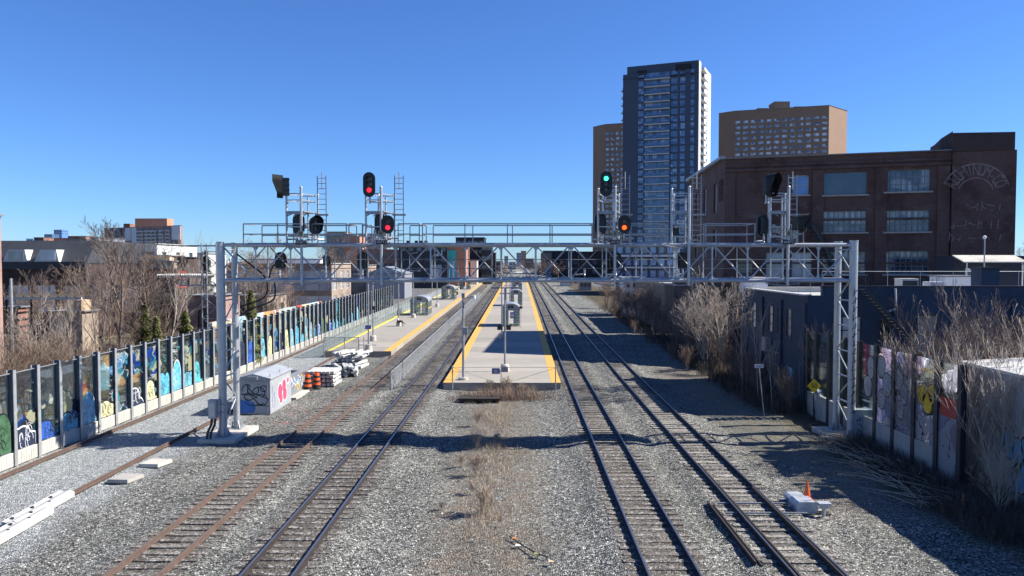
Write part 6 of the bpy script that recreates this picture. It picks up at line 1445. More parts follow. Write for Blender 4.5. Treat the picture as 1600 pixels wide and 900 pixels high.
# ------------------------------------------------------------------ right hand track-side things
def cone(p, h, mat, label):
    t = thing('traffic_cone', label, 'traffic cone', p); mb = MB(); mb.tube([(p.x, p.y, p.z+.03), (p.x, p.y, p.z+h*.9), (p.x, p.y, p.z+h)], [.13*h/.7, .035, .02], 16); mb.build('cone_body', M[mat], t)
    mb = MB(); s_ = .18*h/.7; mb.box(p.x-s_, p.x+s_, p.y-s_, p.y+s_, p.z, p.z+.035); mb.build('base', M[mat], t)
def switch_machine():
    a = G(1246, 788, GL+.1); x, y = a.x+.1, a.y
    t = thing('switch_machine', 'silver electric switch machine bolted to ties beside the rightmost track', 'switch machine', (x, y, GL)); z = GL+.08
    mb = MB(); mb.box(x-.45, x+.35, y-.85, y-.1, z, z+.3); mb.prism([(x-.45, y-.85, z+.3), (x+.35, y-.85, z+.3), (x+.25, y-.85, z+.38), (x-.35, y-.85, z+.38)], (0, .75, 0)); mb.build('motor_housing', M['cab_white'], t)
    mb = MB(); mb.box(x-.38, x+.3, y-.06, y+.7, z, z+.24); mb.prism([(x-.38, y-.06, z+.24), (x+.3, y-.06, z+.24), (x+.2, y-.06, z+.3), (x-.28, y-.06, z+.3)], (0, .76, 0)); mb.build('gear_housing', M['cab_white'], t)
    mb = MB(); mb.tube([(x-.05, y+.7, z+.14), (x-.05, y+1.0, z+.14)], [.16, .12], 12); mb.tube([(x-.3, y-.5, z+.12), (x-.62, y-.5, z+.12)], .05, 8); mb.tube([(x-.3, y+.3, z+.12), (x-.7, y+.3, z+.12)], .05, 8); mb.build('shaft', M['galv2'], t)
    for yy in (y-.55, y+.35): mb = MB(); mb.box(x-.95, x+.65, yy-.12, yy+.12, GL-.02, GL+.078); mb.build('mounting_tie', M['tie_light'], t)
    for q in ((x+.3, y-.7), (x+.3, y+.5), (x-.35, y+.5)): mb = MB(); mb.tube([(q[0], q[1], z+.1), (q[0]+.12, q[1], z+.12)], .04, 6); mb.build('bolt', M['galv2'], t)
    b = G(1287, 806, GL); t2 = thing('cable_terminal', 'small silver cable terminal box on a short leg right of the switch machine', 'terminal box', (b.x, b.y, GL))
    mb = MB(); mb.tube([(b.x, b.y, GL-.05), (b.x, b.y, GL+.3)], .07, 8); mb.build('leg', M['galv'], t2); mb = MB(); mb.prism([(b.x-.12, b.y-.12, GL+.3), (b.x+.12, b.y-.12, GL+.3), (b.x+.12, b.y+.12, GL+.3), (b.x-.12, b.y+.12, GL+.3)], (0, 0, .12)); mb.box(b.x-.22, b.x+.22, b.y-.16, b.y+.16, GL+.42, GL+.5); mb.build('box', M['cab_white'], t2)
    cone(G(1261, 780, GL+.02), .75, 'orange', 'bright orange traffic cone standing behind the switch machine')
    cone(G(1505, 797, GL), .62, 'orange_faded', 'faded orange cone in the shade near the bottom right corner')
    mb = MB(); mb.tube([(x+.3, y+.2, GL+.1), (x+.6, y-.3, GL+.03), (x+.8, y-.9, GL+.02), (b.x, b.y, GL+.1)], .035, 6); o = mb.build('ground_cable', M['cable'], None, (x+.5, y, GL)); tag(o, 'black cable between the switch machine and its terminal box', 'cable')
switch_machine()
def relay_cabinet():
    p = G(1348, 690, GL); x, y = p.x, p.y
    t = thing('relay_cabinet', 'grey steel cabinet on short legs at the foot of the right gantry leg', 'cabinet', (x, y, GL)); x0, x1 = x-.42, x+.42
    mb = MB(); mb.box(x0, x1, y, y+.75, GL+.3, GL+1.6); mb.build('body', M['cab_grey'], t); mb = MB(); mb.box(x0-.05, x1+.05, y-.05, y+.8, GL+1.6, GL+1.67); mb.build('roof', M['cab_grey'], t)
    mb = MB(); [mb.box(q, q+.08, w_, w_+.08, GL-.1, GL+.3) for q in (x0+.03, x1-.11) for w_ in (y+.03, y+.62)]; mb.build('leg', M['galv2'], t)
    mb = MB(); mb.box(x0+.04, x1-.04, y-.02, y-.003, GL+.35, GL+1.55); d = mb.build('door', M['cab_grey'], t)
    m2 = MB(); rr = random.Random(6)
    for k in range(9): q = (x0+.1+rr.random()*.5, GL+.5+rr.random()*.8); m2.bar((q[0], y-.03, q[1]), (q[0]+rr.uniform(-.2, .25), y-.03, q[1]+rr.uniform(-.3, .3)), .035, .006, (0, 1, 0))
    m2.build('graffiti_line', M['blackpaint'], d)
relay_cabinet()
def sign50():
    p = G(1276, 655, GL); x, y = p.x, p.y; t = thing('speed_sign', 'yellow diamond speed sign reading 50 beside the right track bed', 'sign', (x, y, GL)); c = W(1272, 603, y-.06)
    mb = MB(); mb.tube([(x, y, GL-.1), (c.x, y, c.z+.1)], .04, 8); mb.build('post', M['galv2'], t)
    mb = MB(); s_ = .42; mb.prism([(c.x-s_, y-.07, c.z), (c.x, y-.07, c.z-s_), (c.x+s_, y-.07, c.z), (c.x, y-.07, c.z+s_)], (0, .02, 0)); b = mb.build('sign_board', M['sign_yellow'], t)
    text('50', .4, (c.x, y-.076, c.z), M['blackmatte'], b, 'number', depth=.004)
    p = G(1194, 648, GL); x, y = p.x, p.y; t = thing('mile_sign', 'small white mile board reading 4.25 on a thin post', 'sign', (x, y, GL)); c = W(1186, 572, y-.06)
    mb = MB(); mb.tube([(x, y, GL-.1), (c.x, y, c.z+.1)], .035, 8); mb.build('post', M['galv2'], t)
    mb = MB(); mb.box(c.x-.27, c.x+.27, y-.07, y-.05, c.z-.11, c.z+.11); b = mb.build('sign_board', M['white'], t); text('4.25', .2, (c.x, y-.076, c.z), M['blackmatte'], b, 'number', depth=.004)
sign50()
for px, py, lab, w_ in ((304, 750, 'flat broken grey stone slab in the ballast', .3),): pass

# ------------------------------------------------------------------ parked cars in the yards
def car_proto(mat, label, loc, rz):
    t = thing('parked_car', label, 'car', loc, rz, 'cars parked in the yards beyond the platforms'); WL[t] = Vector((0, 0, 0))
    mb = MB(); mb.prism([(-2.2, -.88, .3), (2.2, -.88, .3), (2.25, -.88, .7), (1.9, -.88, .9), (1.0, -.88, .98), (.45, -.8, 1.45), (-1.2, -.8, 1.48), (-1.9, -.86, 1.0), (-2.25, -.88, .9)], (0, 1.76, 0)); mb.build('body', mat, t)
    mb = MB()
    for s_ in (-1, 1): mb.prism([(.9, s_*.9-.01, .98), (.42, s_*.9-.01, 1.38), (-1.15, s_*.9-.01, 1.4), (-1.6, s_*.9-.01, 1.0)], (0, .02, 0))
    mb.bar((.75, -.7, 1.2), (.75, .7, 1.2), .05, .42, (.6, 0, .8)); mb.box(-2.0, -1.55, -.7, .7, 1.02, 1.3); mb.build('window', M['glass'], t)
    for sx in (-1.35, 1.35):
        for sy in (-.9, .72): mb = MB(); mb.disc((sx, sy, .32), .32, 14, .18); mb.build('wheel', M['cable'], t)
    return t
cm = [flat('white car paint', (.7,.7,.7), .3), flat('red car paint', (.5,.03,.04), .3), flat('black car paint', (.02,.02,.025), .25), flat('silver car paint', (.4,.42,.44), .3), flat('blue car paint', (.05,.1,.25), .3)]
protos = {}
spots = [(528, 192, 0, 'white car parked leftmost in the yard row'), (540, 196, 3, 'silver car second in the yard row left of the barrier end'), (552, 200, 2, 'black car third in the yard row left of the barrier end'), (563, 205, 0, 'white car at the right end of the yard row'),
         (535, 222, 2, 'black car in the back of the yard'), (549, 228, 0, 'white car in the back of the yard'), (636, 236, 1, 'red car beyond the end of the glass barrier'), (648, 240, 0, 'white car right of the red one beyond the barrier'), (660, 232, 0, 'white car further right in the platform side lot'),
         (672, 246, 3, 'silver car in the platform side lot'), (690, 262, 2, 'black car under the mural building'), (706, 275, 0, 'white car under the mural building'), (720, 290, 3, 'silver car left of the far platform'), (735, 305, 0, 'white car left of the far platform end'),
         (880, 300, 3, 'silver car in the lot right of the far tracks'), (893, 280, 0, 'white car in the lot right of the far tracks'), (905, 262, 2, 'black car nearest in the lot right of the far tracks')]
for px, Y, c, lab in spots:
    p = W(px, 440, Y); loc = Vector((p.x, Y, -.2+gz(Y))); rz = R((px*37) % 360)
    if c not in protos: protos[c] = car_proto(cm[c], lab, loc, rz)
    else: dup(protos[c], loc, rz, lab)
# street lights
for px, Y, top, lab in ((640, 210, 400, 'curved street light left of the black building'), (675, 205, 402, 'curved street light in front of the number 21'), (300, 80, 440, 'round white pole behind the left barrier'), (17, 64, 435, 'thin grey pole right of the leftmost brick building')):
    a = W(px, top, Y); z0 = -.3+gz(Y); t = thing('street_light', lab, 'street light', (a.x, Y, z0)); mb = MB(); r_ = .13 if Y < 100 else .1
    mb.tube([(a.x, Y, z0), (a.x, Y, a.z)], [r_, r_*.8], 8); mb.build('pole', M['galv'], t)
    if Y > 100: mb = MB(); mb.tube([(a.x, Y, a.z), (a.x+.5, Y, a.z+.7), (a.x+1.4, Y, a.z+.9)], .08, 6); mb.build('arm', M['galv'], t); mb = MB(); mb.box(a.x+1.2, a.x+2.1, Y-.15, Y+.15, a.z+.82, a.z+.95); mb.build('lamp_head', M['offwhite'], t)
# square steel latticed pylon left of the gantry leg
a = W(326, 380, 60); t = thing('lattice_pylon', 'grey lattice pylon standing just left of the left gantry leg', 'pylon', (a.x, 60, -.3))
for dx in (-.6, .6):
    for dy in (0, 1.0): mb = MB(); mb.tube([(a.x+dx, 60+dy, -.3), (a.x+dx, 60+dy, a.z)], .05, 6); mb.build('leg', M['galv2'], t)
mb = MB(); z = 0; k = 0
while z < a.z-1: s_ = 1 if k % 2 else -1; mb.tube([(a.x-s_*.6, 60, z), (a.x+s_*.6, 60, z+.9)], .03, 5); mb.tube([(a.x-.6, 60, z+.9), (a.x+.6, 60, z+.9)], .03, 5); z += .9; k += 1
mb.build('bracing', M['galv2'], t)
mb = MB()
for zz in (a.z-.2, a.z-3.4): mb.bar((a.x-2.6, 60.5, zz), (a.x+1.2, 60.5, zz), .12, .12)
mb.build('cross_arm', M['galv2'], t)
# ------------------------------------------------------------------ vegetation
def tree_mesh(seed, H, r0, levels=4, spread=.62, multi=1, low=.28, dens=1.0, nside=4, droop=0.0, minr=.008):
    rr = random.Random(seed); tk, cr = MB(), MB()
    def branch(p, d, L, r, lv):
        n = 5 if lv == 0 else (4 if lv < 3 else 3); pts = [p.copy()]; rs = [r]; q = p.copy(); dd = d.copy()
        for i in range(n):
            j = .10 if lv == 0 else .2
            dd = (dd + Vector((rr.uniform(-j, j), rr.uniform(-j, j), rr.uniform(-j*.4, j*.9) + (.05 if lv else .12) - droop*lv))).normalized()
            q = q + dd*(L/n); pts.append(q.copy()); rs.append(max(r*(1-.75*(i+1)/n), minr))
        (tk if lv == 0 else cr).tube(pts, rs, (8 if lv == 0 else nside if lv < 2 else 3), cap=False)
        if lv >= levels: return
        k = int((7 if lv == 0 else 6 if lv == 1 else 5)*dens)
        for i in range(k):
            f = (low + (1-low)*(i+rr.random()*.8)/k) if lv == 0 else (.2+.8*(i+rr.random())/k)
            f = min(f, .98); s_ = f*n; a = int(s_); b = s_-a; c = pts[a].lerp(pts[min(a+1, n)], b)
            ax = (pts[min(a+1, n)]-pts[a]).normalized(); th = rr.uniform(0, 2*math.pi); o = ax.orthogonal().normalized(); o = Matrix.Rotation(th, 3, ax) @ o
            sp = spread*rr.uniform(.7, 1.25); nd = (ax*math.cos(sp)+o*math.sin(sp)).normalized()
            rl = rs[a]*(.62 if lv == 0 else .6)
            branch(c, nd, L*(.72 if lv == 0 else .62)*(1-.45*f)*rr.uniform(.75, 1.15), max(rl, .007), lv+1)
    for m in range(multi):
        d = Vector((0, 0, 1)) if multi == 1 else Vector((rr.uniform(-.35, .35), rr.uniform(-.35, .35), 1)).normalized()
        branch(Vector((rr.uniform(-.1, .1)*(multi > 1), rr.uniform(-.1, .1)*(multi > 1), 0)), d, H*(1 if m == 0 else rr.uniform(.7, .95)), r0*(1 if multi == 1 else .75), 0)
    return tk.mesh('trunk'), cr.mesh('crown')
PR = {}
def proto(key, mat, **kw):
    a, b = tree_mesh(**kw); a.materials.append(mat); b.materials.append(mat); zs = sorted(v.co.z for v in b.vertices); PR[key] = (a, b, zs[int(len(zs)*.97)])
proto('tall', M['bark'], seed=1, H=10, r0=.17, levels=4, spread=.55, dens=1.35)
proto('tall2', M['bark'], seed=2, H=10, r0=.15, levels=4, spread=.5, multi=2, dens=1.15)
proto('birch', M['bark_pale'], seed=5, H=8, r0=.10, levels=3, spread=.6, low=.2, dens=1.3)
proto('round', M['bark_brown'], seed=6, H=9, r0=.16, levels=4, spread=.8, dens=1.3)
proto('bush', M['bark_brown'], seed=7, H=4, r0=.045, levels=3, spread=.55, multi=8, low=.15, dens=.95, nside=3)
proto('bush2', M['bark'], seed=8, H=4, r0=.04, levels=3, spread=.5, multi=9, low=.1, dens=.95, nside=3)
proto('pale_bush', M['bark_pale'], seed=9, H=5, r0=.05, levels=3, spread=.62, multi=5, low=.2, dens=1.0, nside=3)
proto('thicket', M['bark_pale'], seed=21, H=5, r0=.05, levels=3, spread=.5, multi=6, low=.2, dens=.85, nside=4, minr=.009)
proto('thicket2', M['twig_tan'], seed=22, H=5, r0=.045, levels=3, spread=.6, multi=6, low=.15, dens=.9, nside=4, minr=.008)
proto('weed', M['twig_tan'], seed=33, H=1, r0=.008, levels=2, spread=.6, multi=9, low=.1, dens=1.0, nside=3, minr=.004)
proto('poplar', M['bark_pale'], seed=10, H=10, r0=.1, levels=3, spread=.28, low=.15, dens=1.1)
proto('sapling', M['bark_pale'], seed=12, H=5, r0=.05, levels=2, spread=.5, low=.3, dens=1.0)
def tree(key, x, y, H, label, cat='tree', group=None, rz=None, wide=1.0, z=None, name='bare_tree', mat=None):
    a, b, h0 = PR[key]; s = H/h0; z = (-.32+gz(y)) if z is None else z
    t = thing(name, label, cat, (x, y, z), rnd.uniform(0, 6.28) if rz is None else rz, group); t.scale = (s*wide, s*wide, s); WL[t] = Vector((0, 0, 0))
    link('trunk', a, t); link('crown', b, t); return t
def tpx(key, px, top, x=None, Y=None, **kw):
    if Y is None: Y = x/(ray(px, 409).x/ray(px, 409).y)
    p = W(px, top, Y); return tree(key, p.x, Y, p.z+.3-gz(Y), **kw)
gl = 'bare trees behind the left glass barrier'
L_ = [('tall', 182, 350, None, 58, 'tallest spreading bare tree left of the apartment block, behind the barrier'), ('tall2', 150, 385, None, 62, 'bare forked tree just left of the tallest one behind the barrier'), ('pale_bush', 45, 478, -31, None, 'bare many-stemmed tree nearest the left edge, right behind the barrier'),
      ('birch', 262, 405, None, 64, 'pale barked slender tree in front of the red shop front'), ('birch', 118, 470, -30.5, None, 'small pale tree rising above the third and fourth barrier posts'), ('round', 210, 405, None, 72, 'brown twiggy tree between the tallest tree and the slender pale one'),
      ('tall2', 20, 425, None, 70, 'grey bare tree partly behind the leftmost brick building'), ('round', 95, 425, None, 74, 'rounded brown bare tree in front of the dark mansard building'), ('tall', 225, 380, None, 88, 'high thin bare tree in front of the white building'),
      ('poplar', 290, 372, None, 92, 'upright pale poplar left of the dark conifer'), ('poplar', 303, 368, None, 95, 'tallest upright pale poplar beside the dark conifer'), ('poplar', 272, 385, None, 99, 'shorter pale poplar behind the slender pale tree'),
      ('round', 420, 372, None, 108, 'wide bare tree behind the left end of the gantry'), ('tall', 385, 395, None, 85, 'grey bare tree between the two left gantry legs and the tan works'), ('tall2', 445, 405, None, 100, 'forked bare tree in front of the tan works'),
      ('round', 530, 372, None, 150, 'big round brown tree seen through the truss left of the second signal tower'), ('round', 505, 385, None, 160, 'smaller round tree left of the big brown one in the truss'), ('tall', 412, 430, None, 90, 'low twiggy tree in front of the tan works doors'),
      ('tall2', 330, 430, None, 76, 'thin bare tree beside the small brick house'), ('round', 60, 440, None, 80, 'dull brown tree in front of the long mansard building'), ('round', 130, 430, None, 82, 'dull brown tree behind the forked tree'), ('tall2', 245, 425, None, 76, 'thin tangled tree left of the red shop front'),
      ('round', 172, 440, None, 68, 'low tangled tree below the tallest bare tree'), ('round', 222, 462, None, 60, 'low twiggy tree beside the olive cedars')]
for key, px, top, x, Y, lab in L_: tpx(key, px, top, x, Y, label=lab, group=gl)
rr = random.Random(31)
for k in range(18):     # shrubs along the slope behind the barrier
    px = 10+k*26; Y = 1165*29.5/(811-px)*rr.uniform(1.0, 1.12); pos = ['leftmost', 'second', 'third', 'fourth', 'fifth', 'sixth', 'seventh', 'eighth', 'ninth', 'tenth', 'eleventh', 'twelfth', 'thirteenth', 'fourteenth', 'fifteenth', 'sixteenth', 'seventeenth', 'last'][k]
    p = W(px, 500, Y); tree(rr.choice(['bush', 'bush2']), p.x, Y, rr.uniform(3.2, 5.2), '%s leafless shrub from the left edge in the row behind the left barrier' % pos, 'shrub', 'leafless shrubs behind the left barrier', name='bare_shrub')
# right hand vegetation
gr_ = 'bare shrubs and saplings along the right side of the tracks'
Rr = [('pale_bush', 1128, 440, 51.5, 'pale fan-shaped bare bush in front of the dark annex', 1.35, 3.2), ('pale_bush', 1100, 452, 55, 'pale bush just left of the fan-shaped one', 1.1, 2.2), ('birch', 1163, 438, 55, 'slender pale tree with forked top by the navy workshop', .8, 0), ('sapling', 1187, 470, 50, 'thin sapling against the navy wall behind the 4.25 board', .9, 0), ('birch', 1288, 505, 46.0, 'pale sapling with many arms behind the 50 sign', .8, 0)]
for key, px, top, Y, lab, wd, zb in Rr:
    p = W(px, top, Y); tree(key, p.x, Y, p.z+.3-zb, lab, 'tree', gr_, wide=wd, z=-.3+zb if zb else None)
# a trunk under the raised fan bush
for px, Y, zb, lab in ((1128, 51.5, 3.3, 'bare trunk holding the pale fan-shaped bush'),):
    pass
k = 0
rowl = ['nearest', 'second', 'third', 'fourth', 'fifth', 'sixth', 'seventh', 'eighth', 'ninth', 'tenth', 'eleventh', 'twelfth', 'thirteenth', 'fourteenth', 'fifteenth', 'sixteenth', 'seventeenth', 'eighteenth', 'nineteenth', 'twentieth', 'twenty-first', 'farthest']
ys = [46.2, 48.5, 51.5, 53.5, 55, 56.5, 58, 59.5, 62, 65, 68, 72, 76, 81, 86, 92, 99, 106, 114, 122, 130, 140]
for i, y in enumerate(ys):
    x = 16.9+rr.uniform(-.4, .4) - (.4 if y > 90 else 0); tree(rr.choice(['bush', 'bush2']), x, y, rr.uniform(2.2, 3.3) if y < 62 else rr.uniform(3.4, 4.6) if y < 90 else rr.uniform(4.2, 6.0), '%s dark bare shrub from the camera along the right-hand wall' % rowl[i], 'shrub', gr_, wide=.9, name='bare_shrub')
    if i % 2 == 0: tree('sapling', x-.7, y+.9, rr.uniform(3.5, 5), 'thin pale stem beside the %s dark shrub along the right-hand wall' % rowl[i], 'sapling', gr_, wide=.8, name='sapling')
for i, y in enumerate((58, 64, 70, 84, 94, 103, 112, 121)):
    tree('bush', 14.9+rr.uniform(-.6, .4)+(y > 100)*.5, y, rr.uniform(1.4, 2.4), 'low brown shrub at the ballast edge, %s from the camera in the right row' % rowl[i], 'shrub', gr_, name='bare_shrub')
# thicket at the right edge
gt_ = 'bare branches of the thicket at the right edge'
T_ = [(19.0, 29.5, 5.9, 'thicket', 'nearest and palest bare bush of the thicket at the right edge'), (19.2, 31.4, 6.4, 'thicket', 'tall pale bush at the right edge in front of the grey concrete flank'), (18.9, 33.6, 5.9, 'thicket2', 'brown bush behind the last glass pane, right of the yellow graffiti'), (20.2, 35.8, 6.8, 'bush2', 'tall grey bush below the workshop chimney'),
      (23.2, 37.0, 7.2, 'thicket', 'tall pale bush at the right edge below the rooftop hut'), (24.6, 40.0, 7.4, 'bush2', 'farthest tall grey bush at the right edge'),
      (18.6, 27.8, 5.0, 'sapling', 'thin pale sapling reaching out at the bottom right'), (17.6, 27.2, 2.6, 'thicket2', 'low pale sprawling bush at the bottom right corner'), (18.7, 30.8, 4.2, 'sapling', 'thin leaning sapling in front of the bubble graffiti'), (19.6, 36.4, 5.4, 'thicket', 'pale bush just behind the barrier end'), (22.6, 34.6, 6.6, 'thicket2', 'dense brown bush above the grey concrete roof'), (19.4, 34.4, 6.3, 'bush2', 'grey bush rising behind the red painted pane'), (20.8, 33.6, 6.4, 'thicket2', 'brown bush between the red pane and the grey concrete roof'), (22.0, 36.3, 7.0, 'bush2', 'tall grey bush below the white roof cabinet'), (24.0, 34.9, 7.0, 'bush', 'tall brown bush at the right edge above the concrete roof')]
for x, y, H, key, lab in T_: tree(key, x, y, H, lab, 'shrub', gt_, name='bare_shrub')
# conifers
def conifer(seed, H, Rb, n=5200):
    r_ = random.Random(seed); tk = MB(); tk.tube([(0, 0, 0), (0, 0, H*.9)], [.12, .02], 6); cr = MB()
    for i in range(n):
        f = r_.random()**.8; z = H*(.06+.94*f); R_ = Rb*(1-f)**.75*(.75+.25*math.sin(f*40+seed)) ; a = r_.uniform(0, 6.283); q = R_*(r_.random()**.45)*(1+.18*math.sin(3*a+seed))
        c = Vector((q*math.cos(a), q*math.sin(a), z+r_.uniform(-.1, .1)-q*.15)); s = r_.uniform(.07, .17); u = Vector((math.cos(a), math.sin(a), r_.uniform(-.6, .6)))*s*1.6; v = Vector((-math.sin(a), math.cos(a), r_.uniform(-.5, .8)))*s*.6
        cr.face([c-v, c+u*.5-v*.3, c+u, c+v])
    return tk.mesh('trunk'), cr.mesh('crown')
for seed, px, top, Y, Rb, m_, lab in ((1, 226, 478, 60, 1.0, 'cedar', 'left of two olive green cedars behind the barrier'), (2, 244, 497, 59, .8, 'cedar', 'lower olive green cedar right of the taller one'), (3, 289, 488, 62, 1.5, 'cedar', 'broad dull green cedar below the small brick house'), (4, 322, 392, 90, 1.9, 'spruce', 'tall dark conifer just left of the gantry leg'), (5, 392, 455, 66, 1.2, 'cedar', 'olive conifer right of the rear left gantry leg')):
    p = W(px, top, Y); H = p.z+.3; a, b = conifer(seed, H, Rb); a.materials.append(M['bark']); b.materials.append(M[m_]); t = thing('conifer', lab, 'conifer', (p.x, Y, -.3)); link('trunk', a, t); link('crown', b, t)
# far wood line on the horizon (reads as one mass)
def wood():
    r_ = random.Random(17); mb = MB()
    for k in range(5200):
        Y = r_.uniform(340, 900); px = r_.uniform(-60, 1660); 
        if 786 < px < 835 and Y < 700: continue
        x = (px-811)/FPX*Y; h = r_.uniform(3.5, 6.5)*(1+.0003*Y)*(.8+.35*math.sin(px*.021)); z = gz(400)-1
        for j in range(9):
            a = r_.uniform(0, math.pi); q = r_.random()**.5; c = (x+math.cos(a)*q*h*.7, z+h*.35+math.sin(a)*q*h*.65); e = r_.uniform(.25, .7); mb.face([(c[0]-e, Y, c[1]-e*.5), (c[0]+e*.9, Y+.5, c[1]-e*.3), (c[0]+r_.uniform(-.5, .5)*e, Y+r_.uniform(-1, 1), c[1]+e)])
    o = mb.build('distant_wood', M['bark_brown'], None, (0, 400, 2)); tag(o, 'low band of leafless brown treetops along the horizon', 'wood', None, 'stuff')
wood()
for k, (px, Y, top, lab) in enumerate(((846, 290, 400, 'round pale brown tree right of the far tracks'), (833, 330, 404, 'small round tree left of the pale brown one beyond the platform'), (872, 260, 408, 'bare tree in front of the dark brown hall'), (772, 300, 410, 'round greenish tree right of the black annex'), (786, 340, 412, 'low tree at the far left of the horizon gap'),
                                    (725, 250, 407, 'pinkish bare tree in front of the cream house'), (745, 262, 410, 'bare tree at the foot of the tall black block'), (570, 260, 402, 'bare tree left of the orange factory'), (1590, 95, 375, 'bare tree beyond the right end of the brick factory'), (1578, 88, 392, 'lower bare tree at the foot of the factory tower'),
                                    (945, 170, 440, 'brown rounded bush in front of the dark hall'), (975, 150, 442, 'brown rounded bush left of the white site office'), (905, 230, 436, 'distant brown bush in the right-hand yard'))):
    tpx('round', px, top, None, Y, label=lab, group='far bare trees', wide=1.3)
# ground cover
def tufts(name, n, fx, fy, mat, h0, h1, label, cat, w_=.012, zf=None, lean=.35, seed=1, clump=1):
    r_ = random.Random(seed); mb = MB(); i = 0
    while i < n:
        cx, cy = fx(r_), fy(r_)
        for j in range(clump):
            x = cx+r_.gauss(0, .12)*(clump > 1); y = cy+r_.gauss(0, .12)*(clump > 1); z = -.30+gz(y) if zf is None else zf
            h = r_.uniform(h0, h1); a = r_.uniform(0, 6.283); l_ = r_.uniform(0, lean)*h; d = Vector((math.cos(a)*l_, math.sin(a)*l_, h)); s_ = Vector((-math.sin(a), math.cos(a), 0))*w_
            p = Vector((x, y, z)); m_ = p+d*.55+Vector((0, 0, h*.08)); mb.face([p-s_, p+s_, m_+s_*.6, m_-s_*.6]); mb.face([m_-s_*.6, m_+s_*.6, p+d]); i += 1
    o = mb.build(name, mat, None, (fx(r_), fy(r_), GL)); tag(o, label, cat, None, 'stuff')
strawx = lambda r_: -1.25+r_.gauss(0, .42)
tufts('dead_grass', 2600, strawx, lambda r_: r_.choice([r_.uniform(20, 54), r_.gauss(33.5, 1.3), r_.gauss(27.5, .9), r_.gauss(44, 1.6), r_.gauss(37.5, .6)]), M['straw'], .06, .42, 'dead straw-coloured grass in a strip between the running lines', 'dead grass', .006, clump=5, seed=2, lean=.9)
tufts('dead_weeds', 3600, lambda r_: -.8+r_.gauss(0, 1.5), lambda r_: 50+abs(r_.gauss(0, 1.9)), M['bark_brown'], .15, .75, 'brown weeds heaped against the end of the island platform', 'weeds', .008, clump=9, seed=3, lean=1.1)
tufts('undergrowth', 11000, lambda r_: r_.uniform(15.2, 18.2)+r_.gauss(0, .3), lambda r_: r_.choice([r_.uniform(46, 140), r_.uniform(46, 75)]), M['brush'], .2, 1.1, 'dark dead undergrowth at the foot of the right-hand wall', 'undergrowth', .016, clump=6, seed=4, lean=.7)
tufts('undergrowth', 12000, lambda r_: r_.choice([r_.uniform(15.6, 19.3), r_.gauss(17.3, .8)]), lambda r_: r_.uniform(24.5, 38.5), M['brush'], .1, .9, 'dark tangled brush in front of the right barrier and thicket', 'undergrowth', .01, clump=6, seed=5, lean=1.6)
tufts('slope_grass', 14000, lambda r_: r_.uniform(-34, -24), lambda r_: r_.uniform(30, 90), M['hay'], .08, .4, 'dull grass on the slope behind the left barrier', 'grass', .014, clump=7, seed=6, lean=.8)
# fallen sticks at the barrier foot
r_ = random.Random(9); mb = MB()
for k in range(170):
    x, y = r_.uniform(15.0, 17.6), r_.uniform(28, 38.5); a = r_.gauss(2.2, .6); L = r_.uniform(.5, 2.4); p = Vector((x, y, GL+.05+r_.random()*.3)); q = p+Vector((math.cos(a)*L, math.sin(a)*L, r_.uniform(-.1, .35))); mb.tube([p, p.lerp(q, .5)+Vector((r_.uniform(-.1, .1), r_.uniform(-.1, .1), .08)), q], [.016, .012, .006], 4, False)
tag(mb.build('fallen_branches', M['twig_tan'], None, (16.3, 33, GL)), 'tangle of fallen dry branches below the right glass barrier', 'fallen branches', None, 'stuff')
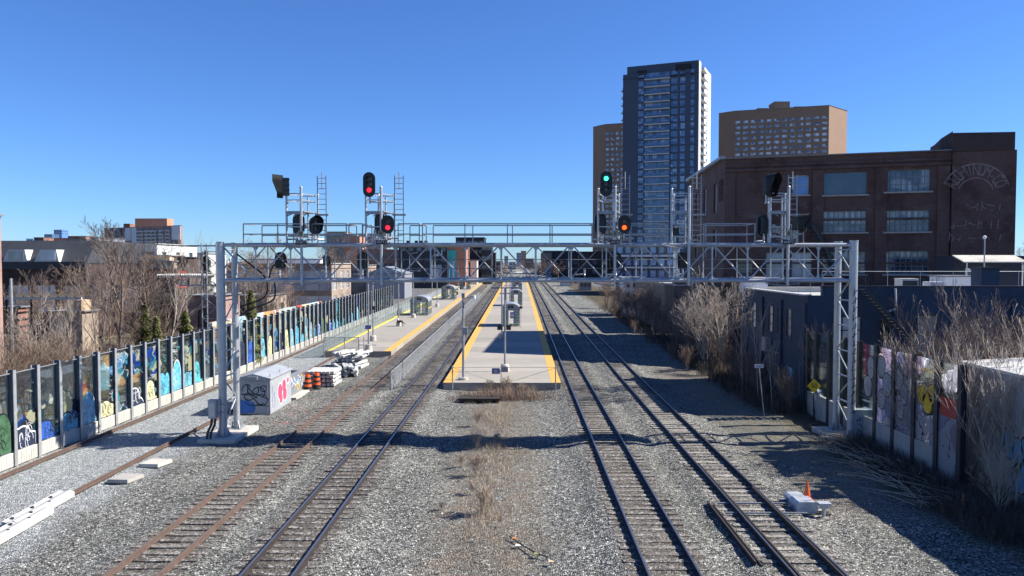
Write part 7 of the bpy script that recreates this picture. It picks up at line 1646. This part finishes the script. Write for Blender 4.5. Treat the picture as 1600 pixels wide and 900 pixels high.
# loose stones thrown up on the ballast
r_ = random.Random(13); mb = MB()
for k in range(1500):
    y = 19+abs(r_.gauss(0, 11)); x = r_.uniform(-16, 14)
    if min(abs(x-c) for c in (-11.3, -7.35, 4.55, 8.8)) < 1.35: continue
    s = r_.uniform(.02, .055); z = -.285; P = [Vector((x, y, z))+Vector((r_.uniform(-1, 1)*s, r_.uniform(-1, 1)*s, r_.uniform(-.2, 1)*s*1.6)) for _ in range(6)]
    for f in ((0, 1, 2), (0, 2, 3), (0, 3, 4), (1, 2, 5), (2, 3, 5), (3, 4, 5), (0, 4, 1), (4, 5, 1)): mb.face([P[i] for i in f])
tag(mb.build('loose_stones', M['conc_light'], None, (0, 20, GL)), 'scattered pale stones lying on the ballast', 'stones', None, 'stuff')
for px, py, h, lab in ((745, 742, 1.0, 'largest dry reddish weed in the dirt strip, just below the gantry shadow'), (757, 802, 1.15, 'tall straw-coloured weed in the dirt strip above the litter scraps'), (748, 664, .9, 'dry weed in the dirt strip just above the gantry shadow'), (722, 728, .6, 'low dry weed left of the largest one in the dirt strip'), (745, 700, .8, 'dry weed growing within the gantry shadow'), (738, 770, .55, 'small dry weed left of the tall straw-coloured one'),
                       (790, 612, 1.1, 'tall dry weed against the island platform end under the signs'), (765, 612, .9, 'dry weed against the platform end left of the purple sign'), (815, 616, .8, 'dry weed against the platform end right of the signs'), (690, 795, .35, 'tiny dry weed at the left of the dirt strip'), (776, 690, .5, 'small dry weed right of the gantry shadow middle')):
    p = G(px, py, GL); tree('weed', p.x, p.y, h, lab, 'weed', 'dry weeds between the running lines', z=GL-.03, wide=1.25)
mb = MB(); P = [G(a, b, GL+.03) for a, b in ((796, 838), (806, 845), (820, 854), (838, 864), (856, 871))]; mb.tube(P, .022, 5); tag(mb.build('dropped_cable', M['cable'], None, P[0]), 'short black cable lying among litter in the dirt strip', 'cable')
# small scraps of litter in the dirt strip
for px, py, c, lab in ((804, 842, 'orange_faded', 'small orange scrap of litter in the dirt strip near the bottom'), (838, 866, 'cedar', 'small green scrap of litter near the bottom of the dirt strip'), (809, 853, 'white', 'small white scrap of paper beside the orange scrap'), (861, 878, 'peach', 'small tan scrap of litter at the edge of the dirt strip')):
    p = G(px, py, GL+.03); mb = MB(); mb.prism([(p.x-.09, p.y-.05, GL+.03), (p.x+.07, p.y-.07, GL+.05), (p.x+.1, p.y+.06, GL+.02), (p.x-.05, p.y+.08, GL+.06)], (0, 0, .012)); tag(mb.build('litter_scrap', M[c], None, p), lab, 'litter')
